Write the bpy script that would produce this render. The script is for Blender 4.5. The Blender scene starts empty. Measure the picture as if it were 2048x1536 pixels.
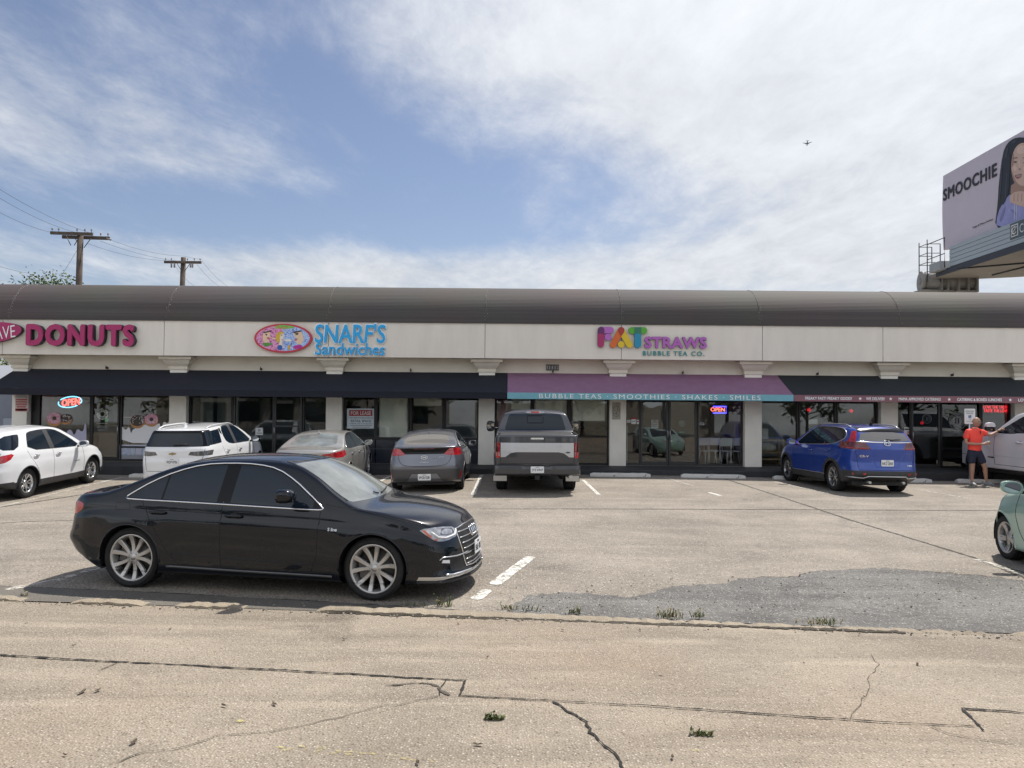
import bpy, bmesh, math, random
import numpy as np
from mathutils import Vector, Matrix
from mathutils.bvhtree import BVHTree
from mathutils.geometry import tessellate_polygon

random.seed(7)
R = math.radians
PI = math.pi
scene = bpy.context.scene
COL = scene.collection

# ------------------------------------------------------------------ camera
FPX = 1560.0                      # focal length in pixels of the 2048 px wide photograph
CAMH = 2.14
PITCH = R(1.32)
ROLL = R(-0.49)
cam = bpy.data.cameras.new('camera')
cam.sensor_width = 36.0
cam.lens = FPX / 2048.0 * 36.0
cam.clip_start = 0.1
cam.clip_end = 20000
camo = bpy.data.objects.new('camera', cam)
COL.objects.link(camo)
CAMROT = (Matrix.Rotation(ROLL, 3, 'Y') @ Matrix.Rotation(PI / 2 + PITCH, 3, 'X'))
CAMLOC = Vector((0, 0, CAMH))
camo.matrix_world = Matrix.Translation(CAMLOC) @ CAMROT.to_4x4()
scene.camera = camo

# ------------------------------------------------------------------ sky, sun, exposure
SUN_EL, SUN_AZ = R(60), R(40)     # azimuth clockwise from +Y
scene.view_settings.view_transform = 'Standard'
scene.view_settings.look = 'None'
scene.view_settings.gamma = 1.0
scene.view_settings.use_curve_mapping = False
scene.view_settings.exposure = 0.66
world = bpy.data.worlds.new('World')
scene.world = world
world.use_nodes = True
SKY_STRENGTH = 0.067


def build_world():
	nt = world.node_tree
	for n in list(nt.nodes):
		nt.nodes.remove(n)
	N, Lk = nt.nodes, nt.links

	def node(t, **kw):
		n = N.new(t)
		for k, v in kw.items():
			setattr(n, k, v)
		return n

	def math_(op, a, b=None, clamp=False):
		n = node('ShaderNodeMath', operation=op, use_clamp=clamp)
		for i, v in enumerate((a, b)):
			if v is None:
				continue
			if isinstance(v, (int, float)):
				n.inputs[i].default_value = v
			else:
				Lk.new(v, n.inputs[i])
		return n.outputs[0]

	out = node('ShaderNodeOutputWorld')
	sky = node('ShaderNodeTexSky', sky_type='NISHITA')
	sky.sun_disc = False
	sky.sun_elevation = SUN_EL
	sky.sun_rotation = SUN_AZ
	sky.altitude = 150
	sky.air_density = 1.0
	sky.dust_density = 0.9
	sky.ozone_density = 2.2
	bg1 = node('ShaderNodeBackground')
	hs = node('ShaderNodeHueSaturation')
	hs.inputs['Saturation'].default_value = 0.92
	hs.inputs['Value'].default_value = 1.0
	Lk.new(sky.outputs[0], hs.inputs['Color'])
	tint = node('ShaderNodeMix', data_type='RGBA', blend_type='MULTIPLY')
	tint.inputs['Factor'].default_value = 1.0
	tint.inputs['B'].default_value = (1.0, .96, 1.0, 1)
	Lk.new(hs.outputs[0], tint.inputs['A'])
	Lk.new(tint.outputs['Result'], bg1.inputs[0])
	bg1.inputs[1].default_value = SKY_STRENGTH
	tc = node('ShaderNodeTexCoord')
	sep = node('ShaderNodeSeparateXYZ')
	Lk.new(tc.outputs['Generated'], sep.inputs[0])
	# cloud layer coordinates: the direction pierced through a high flat sheet
	zc = math_('MAXIMUM', math_('ADD', sep.outputs[2], 0.10), 0.03)
	px = math_('DIVIDE', sep.outputs[0], zc)
	py = math_('DIVIDE', sep.outputs[1], zc)
	comb = node('ShaderNodeCombineXYZ')
	Lk.new(px, comb.inputs[0]); Lk.new(py, comb.inputs[1])

	def noise(scale, detail, rough, dist, vec, stretch=(1, 1, 1), rot=0.0, loc=(0, 0, 0)):
		mp = node('ShaderNodeMapping')
		mp.inputs['Scale'].default_value = stretch
		mp.inputs['Rotation'].default_value = (0, 0, rot)
		mp.inputs['Location'].default_value = loc
		Lk.new(vec, mp.inputs[0])
		n = node('ShaderNodeTexNoise')
		n.inputs['Scale'].default_value = scale
		n.inputs['Detail'].default_value = detail
		n.inputs['Roughness'].default_value = rough
		n.inputs['Distortion'].default_value = dist
		Lk.new(mp.outputs[0], n.inputs['Vector'])
		return n.outputs['Fac']

	n1 = noise(0.55, 12, 0.6, 0.25, comb.outputs[0], (1.0, 0.55, 1), R(25), (3.1, 1.7, 0))
	n2 = noise(2.1, 10, 0.66, 0.35, comb.outputs[0], (1.0, 0.5, 1), R(-20), (1.3, 5.2, 0))

	def blob(u, v, ru, rv, amp):
		"""Soft bank of cloud round a direction given by its place in the sky (azimuth, elevation)."""
		d = (CAMROT @ Vector(((u - 1024) / FPX, -(v - 768) / FPX, -1))).normalized()
		ex = Vector((d.y, -d.x, 0)).normalized()
		ez = ex.cross(d)
		s1 = node('ShaderNodeVectorMath', operation='DOT_PRODUCT'); s1.inputs[1].default_value = ex / (ru / FPX)
		s2 = node('ShaderNodeVectorMath', operation='DOT_PRODUCT'); s2.inputs[1].default_value = ez / (rv / FPX)
		s3 = node('ShaderNodeVectorMath', operation='DOT_PRODUCT'); s3.inputs[1].default_value = d
		for s in (s1, s2, s3):
			Lk.new(tc.outputs['Generated'], s.inputs[0])
		q = math_('ADD', math_('POWER', math_('ABSOLUTE', s1.outputs['Value']), 2), math_('POWER', math_('ABSOLUTE', s2.outputs['Value']), 2))
		g = math_('EXPONENT', math_('MULTIPLY', q, -1.0))
		front = math_('GREATER_THAN', s3.outputs['Value'], 0.0)
		return math_('MULTIPLY', math_('MULTIPLY', g, front), amp)

	n3 = noise(6.5, 9, 0.68, 0.25, comb.outputs[0], (1.0, 0.55, 1), R(-35), (7.3, 2.2, 0))
	tot = math_('ADD', math_('MULTIPLY', n1, 0.55), math_('MULTIPLY', n2, 0.95))
	tot = math_('ADD', tot, math_('MULTIPLY', n3, 0.55))
	tot = math_('SUBTRACT', tot, 0.33)
	tot = math_('SUBTRACT', tot, 0.53)
	for b in ((1750, 60, 620, 330, 0.62), (1250, 20, 420, 260, 0.34), (1900, 430, 420, 230, 0.33), (1400, 250, 230, 110, 0.18),
			  (300, 270, 330, 110, 0.26), (60, 200, 300, 170, 0.12), (640, 545, 330, 55, 0.42), (1000, 545, 600, 60, 0.30),
			  (1700, 500, 500, 100, 0.26), (750, 60, 330, 120, 0.14), (470, 330, 120, 35, 0.14), (200, 20, 260, 70, 0.10),
			  (1050, 350, 330, 110, -0.30), (560, 430, 460, 50, -0.30), (900, 210, 170, 60, -0.08), (620, 230, 160, 90, -0.18), (330, 60, 200, 60, -0.14)):
		tot = math_('ADD', tot, blob(*b))
	cov = node('ShaderNodeMapRange', interpolation_type='SMOOTHSTEP')
	cov.inputs['From Min'].default_value = 0.05
	cov.inputs['From Max'].default_value = 0.90
	Lk.new(tot, cov.inputs['Value'])
	# cloud brightness: brighter toward the sun, faintly greyer where thick
	sd = Vector((math.sin(SUN_AZ) * math.cos(SUN_EL), math.cos(SUN_AZ) * math.cos(SUN_EL), math.sin(SUN_EL)))
	dt = node('ShaderNodeVectorMath', operation='DOT_PRODUCT'); dt.inputs[1].default_value = sd
	Lk.new(tc.outputs['Generated'], dt.inputs[0])
	glow = math_('POWER', math_('MAXIMUM', dt.outputs['Value'], 0.0), 6.0)
	br = math_('ADD', math_('MULTIPLY', glow, 0.55), math_('ADD', math_('MULTIPLY', n2, 0.22), math_('MULTIPLY', n3, 0.22)))
	br = math_('ADD', br, 0.27)
	# unseen thin overcast added behind the camera, brightened to lift the shaded shop fronts
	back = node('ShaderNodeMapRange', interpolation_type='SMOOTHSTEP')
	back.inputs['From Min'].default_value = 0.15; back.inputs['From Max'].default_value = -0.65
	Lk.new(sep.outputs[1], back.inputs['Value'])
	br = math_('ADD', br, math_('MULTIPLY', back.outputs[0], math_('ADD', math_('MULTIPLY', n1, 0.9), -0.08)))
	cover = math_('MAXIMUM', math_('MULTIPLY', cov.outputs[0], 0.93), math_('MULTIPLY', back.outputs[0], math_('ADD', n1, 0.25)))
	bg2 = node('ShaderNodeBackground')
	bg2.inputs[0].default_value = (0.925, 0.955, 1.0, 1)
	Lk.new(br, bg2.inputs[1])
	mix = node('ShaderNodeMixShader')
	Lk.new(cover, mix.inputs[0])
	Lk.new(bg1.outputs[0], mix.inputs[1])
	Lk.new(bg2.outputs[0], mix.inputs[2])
	Lk.new(mix.outputs[0], out.inputs[0])


build_world()
sun = bpy.data.lights.new('sun', 'SUN')
sun.energy = 3.5
sun.angle = R(0.9)
sun.color = (1.0, 0.952, 0.88)
suno = bpy.data.objects.new('sun', sun)
suno.rotation_euler = (PI / 2 - SUN_EL, 0, PI - SUN_AZ)
suno.location = (30, 60, 80)
COL.objects.link(suno)


# ------------------------------------------------------------------ pixel helpers (photograph 2048 x 1536)
def ray(u, v):
	return CAMROT @ Vector(((u - 1024) / FPX, -(v - 768) / FPX, -1))


def P(u, v, Y):
	d = ray(u, v)
	return CAMLOC + d * (Y / d.y)


# the lot is not flat: levels read off the photograph (x, y, z)
LEVELS = np.array([(-14, 18, -.28), (-11.5, 18.7, -.28), (-11.4, 21.4, -.165), (-13, 23.2, -.09), (-8.5, 19, -.26), (-8.3, 23, -.10), (-5, 19, -.18), (-5, 23, -.06), (-2, 18.5, -.02), (0, 18, 0), (0, 23.2, 0),
				   (6, 23.2, 0), (8.8, 19.7, 0), (8.8, 22.4, -.06), (11, 23.2, -.13), (12.9, 20.9, -.05), (16, 22, -.12), (-3, 8.9, .055), (-5.5, 9, .04), (0, 9.2, .03), (3, 8, 0), (-10, 12.5, -.10), (-6, 14, -.08),
				   (0, 13.5, 0), (5, 15, 0), (8, 15, 0), (8, 10.5, 0), (12, 12, 0), (-12, 9, 0), (4, 19, 0)])


def zlot(x, y):
	w = np.exp(-((LEVELS[:, 0] - x) ** 2 + (LEVELS[:, 1] - y) ** 2) / (2 * 1.9 ** 2)) + 1e-9
	return float((w * LEVELS[:, 2]).sum() / w.sum())


def G(u, v, lift=0.0):
	"""Point of the lot under a photograph pixel."""
	d = ray(u, v)
	z = 0.0
	for _ in range(12):
		p = CAMLOC + d * ((z - CAMH) / d.z)
		z = zlot(p.x, p.y)
	p.z = z + lift
	return p


# ------------------------------------------------------------------ tagging
def tag(o, label=None, cat=None, group=None, kind=None):
	if label: o['label'] = label
	if cat: o['category'] = cat
	if group: o['group'] = group
	if kind: o['kind'] = kind
	return o


def empty(name, loc=(0, 0, 0), rz=0.0, label=None, cat=None, group=None, parent=None, kind=None):
	o = bpy.data.objects.new(name, None)
	o.location = loc
	o.rotation_euler = (0, 0, rz)
	o.empty_display_size = 0.3
	COL.objects.link(o)
	if parent: o.parent = parent
	return tag(o, label, cat, group, kind)


def copy_tree(o, parent=None):
	c = o.copy()
	COL.objects.link(c)
	c.parent = parent
	for ch in list(o.children):
		copy_tree(ch, c)
	return c


# ------------------------------------------------------------------ materials
MATS = {}


def srgb(r, g, b):
	f = lambda c: (c / 255.0 / 12.92) if c / 255.0 <= 0.04045 else ((c / 255.0 + 0.055) / 1.055) ** 2.4
	return (f(r), f(g), f(b))


def mat(name, color=(0.5, 0.5, 0.5), rough=0.5, metal=0.0, coat=0.0, vary=0.0, vscale=4.0, vst=None, emit=None, estr=1.0, spec=0.5, bump=0.0, bscale=30.0, coat_rough=0.03, rvary=0.0):
	if name in MATS:
		return MATS[name]
	m = bpy.data.materials.new(name)
	m.use_nodes = True
	nt = m.node_tree
	b = nt.nodes['Principled BSDF']
	b.inputs['Base Color'].default_value = (*color, 1)
	b.inputs['Roughness'].default_value = rough
	b.inputs['Metallic'].default_value = metal
	b.inputs['Specular IOR Level'].default_value = spec
	b.inputs['Coat Weight'].default_value = coat
	b.inputs['Coat Roughness'].default_value = coat_rough
	if emit:
		b.inputs['Emission Color'].default_value = (*emit, 1)
		b.inputs['Emission Strength'].default_value = estr
	tc = None
	if vary or bump or rvary:
		tc = nt.nodes.new('ShaderNodeTexCoord')
	if vary or rvary:
		n = nt.nodes.new('ShaderNodeTexNoise')
		n.inputs['Scale'].default_value = vscale
		n.inputs['Detail'].default_value = 6
		n.inputs['Roughness'].default_value = 0.65
		if vst:
			mp = nt.nodes.new('ShaderNodeMapping'); mp.inputs['Scale'].default_value = vst
			nt.links.new(tc.outputs['Object'], mp.inputs[0]); nt.links.new(mp.outputs[0], n.inputs['Vector'])
		else: nt.links.new(tc.outputs['Object'], n.inputs['Vector'])
	if vary:
		mx = nt.nodes.new('ShaderNodeMix'); mx.data_type = 'RGBA'
		mx.inputs['A'].default_value = (*[max(0, c * (1 - vary)) for c in color], 1)
		mx.inputs['B'].default_value = (*[min(1, c * (1 + vary)) for c in color], 1)
		mr = nt.nodes.new('ShaderNodeMapRange')
		mr.inputs['From Min'].default_value = 0.3; mr.inputs['From Max'].default_value = 0.7
		nt.links.new(n.outputs['Fac'], mr.inputs['Value'])
		nt.links.new(mr.outputs[0], mx.inputs['Factor'])
		nt.links.new(mx.outputs['Result'], b.inputs['Base Color'])
	if rvary:
		mr2 = nt.nodes.new('ShaderNodeMapRange')
		mr2.inputs['From Min'].default_value = 0.3; mr2.inputs['From Max'].default_value = 0.7
		mr2.inputs['To Min'].default_value = max(0.0, rough - rvary); mr2.inputs['To Max'].default_value = rough + rvary
		nt.links.new(n.outputs['Fac'], mr2.inputs['Value'])
		nt.links.new(mr2.outputs[0], b.inputs['Roughness'])
	if bump:
		n2 = nt.nodes.new('ShaderNodeTexNoise')
		n2.inputs['Scale'].default_value = bscale
		n2.inputs['Detail'].default_value = 4
		nt.links.new(tc.outputs['Object'], n2.inputs['Vector'])
		bp = nt.nodes.new('ShaderNodeBump')
		bp.inputs['Strength'].default_value = bump
		bp.inputs['Distance'].default_value = 0.01
		nt.links.new(n2.outputs['Fac'], bp.inputs['Height'])
		nt.links.new(bp.outputs[0], b.inputs['Normal'])
	MATS[name] = m
	return m


def glass_mat(name, tint=(0.5, 0.55, 0.55), refl=1.0, rough=0.01, wave=0.0):
	"""Window glass: light passes tinted, the rest mirrors by Fresnel."""
	if name in MATS:
		return MATS[name]
	m = bpy.data.materials.new(name)
	m.use_nodes = True
	nt = m.node_tree
	nt.nodes.remove(nt.nodes['Principled BSDF'])
	out = nt.nodes['Material Output']
	tr = nt.nodes.new('ShaderNodeBsdfTransparent'); tr.inputs[0].default_value = (*tint, 1)
	gl = nt.nodes.new('ShaderNodeBsdfGlossy'); gl.inputs['Roughness'].default_value = rough
	fr = nt.nodes.new('ShaderNodeFresnel'); fr.inputs[0].default_value = 1.55
	mu = nt.nodes.new('ShaderNodeMath'); mu.operation = 'MULTIPLY'; mu.inputs[1].default_value = refl; mu.use_clamp = True
	mx = nt.nodes.new('ShaderNodeMixShader')
	nt.links.new(fr.outputs[0], mu.inputs[0])
	nt.links.new(mu.outputs[0], mx.inputs[0])
	nt.links.new(tr.outputs[0], mx.inputs[1])
	nt.links.new(gl.outputs[0], mx.inputs[2])
	nt.links.new(mx.outputs[0], out.inputs[0])
	if wave:
		tc = nt.nodes.new('ShaderNodeTexCoord')
		n = nt.nodes.new('ShaderNodeTexNoise'); n.inputs['Scale'].default_value = 1.7; n.inputs['Detail'].default_value = 1
		bp = nt.nodes.new('ShaderNodeBump'); bp.inputs['Strength'].default_value = wave; bp.inputs['Distance'].default_value = 0.02
		nt.links.new(tc.outputs['Object'], n.inputs['Vector'])
		nt.links.new(n.outputs['Fac'], bp.inputs['Height'])
		nt.links.new(bp.outputs[0], gl.inputs['Normal'])
	MATS[name] = m
	return m


# ------------------------------------------------------------------ mesh builder
class MB:
	def __init__(s):
		s.v, s.f, s.m, s.sm = [], [], [], []

	def add(s, vs, fs, mi=0, smooth=False):
		o = len(s.v)
		s.v += [tuple(v) for v in vs]
		for f in fs:
			s.f.append(tuple(i + o for i in f)); s.m.append(mi); s.sm.append(smooth)
		return s

	def box(s, x0, x1, y0, y1, z0, z1, mi=0):
		vs = [(x, y, z) for x in (x0, x1) for y in (y0, y1) for z in (z0, z1)]
		return s.add(vs, [(0, 1, 3, 2), (4, 6, 7, 5), (0, 4, 5, 1), (2, 3, 7, 6), (0, 2, 6, 4), (1, 5, 7, 3)], mi)

	def obox(s, c, ax, ay, az, mi=0):
		c, ax, ay, az = map(Vector, (c, ax, ay, az))
		vs = [c + ax * i + ay * j + az * k for i in (-1, 1) for j in (-1, 1) for k in (-1, 1)]
		return s.add(vs, [(0, 1, 3, 2), (4, 6, 7, 5), (0, 4, 5, 1), (2, 3, 7, 6), (0, 2, 6, 4), (1, 5, 7, 3)], mi)

	def prism(s, poly, a0, a1, fn, mi=0, smooth=False):
		"""poly: 2D outline; fn(u, v, w) -> 3D; extruded from w=a0 to w=a1."""
		n = len(poly)
		vs = [fn(p[0], p[1], a0) for p in poly] + [fn(p[0], p[1], a1) for p in poly]
		tri = tessellate_polygon([[Vector((p[0], p[1], 0)) for p in poly]])
		fs = [tuple(t) for t in tri] + [tuple(i + n for i in t) for t in tri]
		s.add(vs, fs, mi)
		s.add(vs, [(i, (i + 1) % n, n + (i + 1) % n, n + i) for i in range(n)], mi, smooth)
		return s

	def tube(s, pts, r, n=8, mi=0, closed=False, smooth=True, cap=True):
		pts = [Vector(p) for p in pts]
		k = len(pts)
		if k < 2: return s
		vs = []
		up = Vector((0.13, 0.21, 0.97))
		for i, p in enumerate(pts):
			if closed: t = pts[(i + 1) % k] - pts[i - 1]
			else: t = pts[min(i + 1, k - 1)] - pts[max(i - 1, 0)]
			if t.length < 1e-9: t = Vector((0, 0, 1))
			t.normalize()
			a = t.cross(up)
			if a.length < 0.05: a = t.cross(Vector((1, 0, 0)))
			a.normalize(); b = t.cross(a)
			rr = r[i] if isinstance(r, (list, tuple)) else r
			for j in range(n):
				an = 2 * PI * j / n
				vs.append(p + (a * math.cos(an) + b * math.sin(an)) * rr)
		fs = []
		for i in range(k if closed else k - 1):
			for j in range(n):
				a0, a1 = i * n + j, i * n + (j + 1) % n
				b0, b1 = ((i + 1) % k) * n + j, ((i + 1) % k) * n + (j + 1) % n
				fs.append((a0, a1, b1, b0))
		s.add(vs, fs, mi, smooth)
		if cap and not closed:
			s.add(vs[:n], [tuple(range(n))], mi)
			s.add(vs[-n:], [tuple(range(n))], mi)
		return s

	def lathe(s, prof, n=32, axis='Z', c=(0, 0, 0), mi=0, smooth=True):
		"""prof: (radius, along-axis) pairs."""
		vs, fs = [], []
		c = Vector(c)
		for (r, h) in prof:
			for j in range(n):
				a = 2 * PI * j / n
				x, y = r * math.cos(a), r * math.sin(a)
				p = {'Z': (x, y, h), 'Y': (x, h, y), 'X': (h, x, y)}[axis]
				vs.append(c + Vector(p))
		for i in range(len(prof) - 1):
			for j in range(n):
				fs.append((i * n + j, i * n + (j + 1) % n, (i + 1) * n + (j + 1) % n, (i + 1) * n + j))
		return s.add(vs, fs, mi, smooth)

	def ell(s, c, rx, ry, rz, n=14, m=9, mi=0, rot=None):
		vs, fs = [], []
		c = Vector(c)
		for i in range(m + 1):
			t = PI * i / m
			for j in range(n):
				a = 2 * PI * j / n
				v = Vector((rx * math.sin(t) * math.cos(a), ry * math.sin(t) * math.sin(a), rz * math.cos(t)))
				if rot: v = rot @ v
				vs.append(c + v)
		for i in range(m):
			for j in range(n):
				fs.append((i * n + j, i * n + (j + 1) % n, (i + 1) * n + (j + 1) % n, (i + 1) * n + j))
		return s.add(vs, fs, mi, True)

	def mesh(s, name, mats, merge=True):
		me = bpy.data.meshes.new(name)
		me.from_pydata(s.v, [], s.f)
		for m in (mats if isinstance(mats, (list, tuple)) else [mats]):
			me.materials.append(m)
		me.polygons.foreach_set('material_index', s.m)
		me.polygons.foreach_set('use_smooth', s.sm)
		bm = bmesh.new(); bm.from_mesh(me)
		if merge: bmesh.ops.remove_doubles(bm, verts=bm.verts, dist=1e-5)
		bmesh.ops.recalc_face_normals(bm, faces=bm.faces)
		bm.to_mesh(me); bm.free()
		me.update()
		return me

	def build(s, name, mats, parent=None, bevel=0.0, loc=None, rz=0.0, merge=True):
		o = bpy.data.objects.new(name, s.mesh(name, mats, merge))
		COL.objects.link(o)
		if parent: o.parent = parent
		if loc is not None: o.location = loc
		if rz: o.rotation_euler = (0, 0, rz)
		if bevel:
			md = o.modifiers.new('bevel', 'BEVEL')
			md.width = bevel; md.segments = 2; md.limit_method = 'ANGLE'; md.angle_limit = R(40)
			md.harden_normals = False
		return o


def text_mesh(body, width=None, height=None, depth=0.01, offset=0.0, shear=0.0, spacing=1.0, res=3, bevel=0.0):
	"""A flat lettering mesh in the XZ plane, facing -Y, lower left corner at the origin, fitted to width x height. Returns the mesh and its size."""
	cu = bpy.data.curves.new('lettering', 'FONT')
	cu.body = body
	cu.extrude = 0.05
	cu.offset = min(offset, 0.0)
	cu.shear = shear
	cu.space_character = spacing
	cu.resolution_u = res
	if bevel: cu.bevel_depth = bevel; cu.bevel_resolution = 1
	o = bpy.data.objects.new('lettering', cu)
	me = bpy.data.meshes.new_from_object(o)
	bpy.data.objects.remove(o); bpy.data.curves.remove(cu)
	n = len(me.vertices)
	co = np.empty(n * 3, 'f'); me.vertices.foreach_get('co', co); co = co.reshape(-1, 3)
	lo, hi = co.min(0), co.max(0)
	sx = sy = None
	if width: sx = width / (hi[0] - lo[0])
	if height: sy = height / (hi[1] - lo[1])
	sx = sx or sy; sy = sy or sx
	out = np.empty_like(co)
	out[:, 0] = (co[:, 0] - lo[0]) * sx
	out[:, 2] = (co[:, 1] - lo[1]) * sy
	out[:, 1] = -(co[:, 2] - lo[2]) / max(1e-6, hi[2] - lo[2]) * depth
	me.vertices.foreach_set('co', out.reshape(-1)); me.update()
	me.materials.clear()
	if offset > 0.004:
		# bold: the outline thickened by overlapping copies, each a hair deeper than the last
		d = min(sy, sx) * offset
		bm = bmesh.new(); bm.from_mesh(me)
		src = list(bm.verts) + list(bm.edges) + list(bm.faces)
		for k in range(8):
			g = bmesh.ops.duplicate(bm, geom=src)
			q = Vector((math.cos(PI * k / 4) * d, 0, math.sin(PI * k / 4) * d))
			for v in g['geom']:
				if isinstance(v, bmesh.types.BMVert): v.co = v.co * 1.0 + q; v.co.y *= 1 + .012 * (k + 1)
		bm.to_mesh(me); bm.free()
	return me, ((hi[0] - lo[0]) * sx, (hi[1] - lo[1]) * sy)


def text_obj(name, body, m, loc, parent=None, rot=(0, 0, 0), center=False, **kw):
	me, (w, h) = text_mesh(body, **kw)
	me.materials.append(m)
	me.name = name
	if center:
		for v in me.vertices: v.co.x -= w / 2; v.co.z -= h / 2
	o = bpy.data.objects.new(name, me)
	COL.objects.link(o)
	o.location = loc; o.rotation_euler = rot
	if parent: o.parent = parent
	return o


def split_islands(o, name, gap=0.0):
	"""Splits a lettering object into one object per letter (islands that overlap in x stay together)."""
	me = o.data
	bm = bmesh.new(); bm.from_mesh(me)
	seen, isl = set(), []
	bm.verts.ensure_lookup_table()
	for v in bm.verts:
		if v.index in seen: continue
		st, comp = [v], []
		seen.add(v.index)
		while st:
			a = st.pop(); comp.append(a)
			for e in a.link_edges:
				b = e.other_vert(a)
				if b.index not in seen: seen.add(b.index); st.append(b)
		xs = [c.co.x for c in comp]
		isl.append([min(xs), max(xs), comp])
	isl.sort(key=lambda t: t[0])
	groups = []
	for a, b, c in isl:
		if groups and a < groups[-1][1] - 0.35 * (b - a) - gap:
			groups[-1][1] = max(b, groups[-1][1]); groups[-1][2] += c
		else: groups.append([a, b, list(c)])
	res = []
	for a, b, comp in groups:
		idx = {v.index: i for i, v in enumerate(comp)}
		m2 = bpy.data.meshes.new(name)
		m2.from_pydata([v.co.copy() for v in comp], [], [tuple(idx[v.index] for v in f.verts) for f in bm.faces if f.verts[0].index in idx])
		for mm in me.materials: m2.materials.append(mm)
		q = bpy.data.objects.new(name, m2)
		COL.objects.link(q); q.parent = o.parent; q.location = o.location; q.rotation_euler = o.rotation_euler
		res.append(q)
	bm.free()
	bpy.data.objects.remove(o)
	return res
# ------------------------------------------------------------------ vehicles: one lofted shell per vehicle, cut into its panels, panes and lamps
def pchip(tab):
	if not isinstance(tab, (list, tuple)):
		return lambda x: tab
	X = [t[0] for t in tab]; V = [t[1] for t in tab]
	n = len(X)
	h = [X[i + 1] - X[i] for i in range(n - 1)]
	d = [(V[i + 1] - V[i]) / h[i] for i in range(n - 1)]
	m = [0.0] * n
	if n > 1:
		m[0], m[-1] = d[0], d[-1]
	for i in range(1, n - 1):
		if d[i - 1] * d[i] > 0:
			w1, w2 = 2 * h[i] + h[i - 1], h[i] + 2 * h[i - 1]
			m[i] = (w1 + w2) / (w1 / d[i - 1] + w2 / d[i])

	def f(x):
		if x <= X[0]: return V[0]
		if x >= X[-1]: return V[-1]
		i = 0
		while x > X[i + 1]: i += 1
		t = (x - X[i]) / h[i]
		t2, t3 = t * t, t * t * t
		return (2 * t3 - 3 * t2 + 1) * V[i] + (t3 - 2 * t2 + t) * h[i] * m[i] + (-2 * t3 + 3 * t2) * V[i + 1] + (t3 - t2) * h[i] * m[i + 1]
	return f


def resample(path, step, closed=False):
	pts = [Vector(p) for p in path]
	if closed: pts.append(pts[0])
	out = []
	for a, b in zip(pts[:-1], pts[1:]):
		n = max(1, int(math.ceil((b - a).length / step)))
		out += [a.lerp(b, i / n) for i in range(n)]
	if not closed: out.append(pts[-1])
	return out


def smooth_poly(pts, it=2, closed=True):
	"""Chaikin corner cutting of a 2D outline."""
	pts = [tuple(p) for p in pts]
	for _ in range(it):
		q = []
		n = len(pts)
		rng = range(n) if closed else range(n - 1)
		if not closed: q.append(pts[0])
		for i in rng:
			a, b = pts[i], pts[(i + 1) % n]
			q.append((a[0] * .75 + b[0] * .25, a[1] * .75 + b[1] * .25))
			q.append((a[0] * .25 + b[0] * .75, a[1] * .25 + b[1] * .75))
		if not closed: q.append(pts[-1])
		pts = q
	return pts


def round_poly(pts, r, n=4):
	out = []
	k = len(pts)
	for i in range(k):
		a, b, c = Vector(pts[i - 1]), Vector(pts[i]), Vector(pts[(i + 1) % k])
		d = min(r, (a - b).length * .45, (c - b).length * .45)
		p, q = b + (a - b).normalized() * d, b + (c - b).normalized() * d
		for j in range(n + 1):
			t = j / n
			out.append(tuple(p * (1 - t) ** 2 + b * 2 * t * (1 - t) + q * t * t))
	return out


def clip_x(poly, x0, x1):
	def cut(pl, x, keep_less):
		out = []
		for i in range(len(pl)):
			a, b = pl[i], pl[(i + 1) % len(pl)]
			ia = a[0] <= x if keep_less else a[0] >= x
			ib = b[0] <= x if keep_less else b[0] >= x
			if ia: out.append(a)
			if ia != ib:
				t = (x - a[0]) / (b[0] - a[0])
				out.append((x, a[1] + t * (b[1] - a[1])))
		return out
	return cut(cut(poly, x0, False), x1, True)


def inset_poly(poly, d):
	"""Moves a convex-ish outline inward by d."""
	n = len(poly)
	area = sum(poly[i][0] * poly[(i + 1) % n][1] - poly[(i + 1) % n][0] * poly[i][1] for i in range(n))
	s = 1 if area > 0 else -1
	out = []
	for i in range(n):
		a, b, c = Vector(poly[i - 1]), Vector(poly[i]), Vector(poly[(i + 1) % n])
		e1, e2 = (b - a).normalized(), (c - b).normalized()
		n1, n2 = Vector((-e1.y, e1.x)) * s, Vector((-e2.y, e2.x)) * s
		k = n1 + n2
		if k.length < 1e-6: k = n1
		k.normalize()
		out.append(tuple(b + k * d / max(0.5, k.dot(n1))))
	return out


def in_poly(poly, x, y):
	r = False
	j = len(poly) - 1
	for i in range(len(poly)):
		xi, yi = poly[i]; xj, yj = poly[j]
		if (yi > y) != (yj > y) and x < (xj - xi) * (y - yi) / (yj - yi) + xi: r = not r
		j = i
	return r


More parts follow.
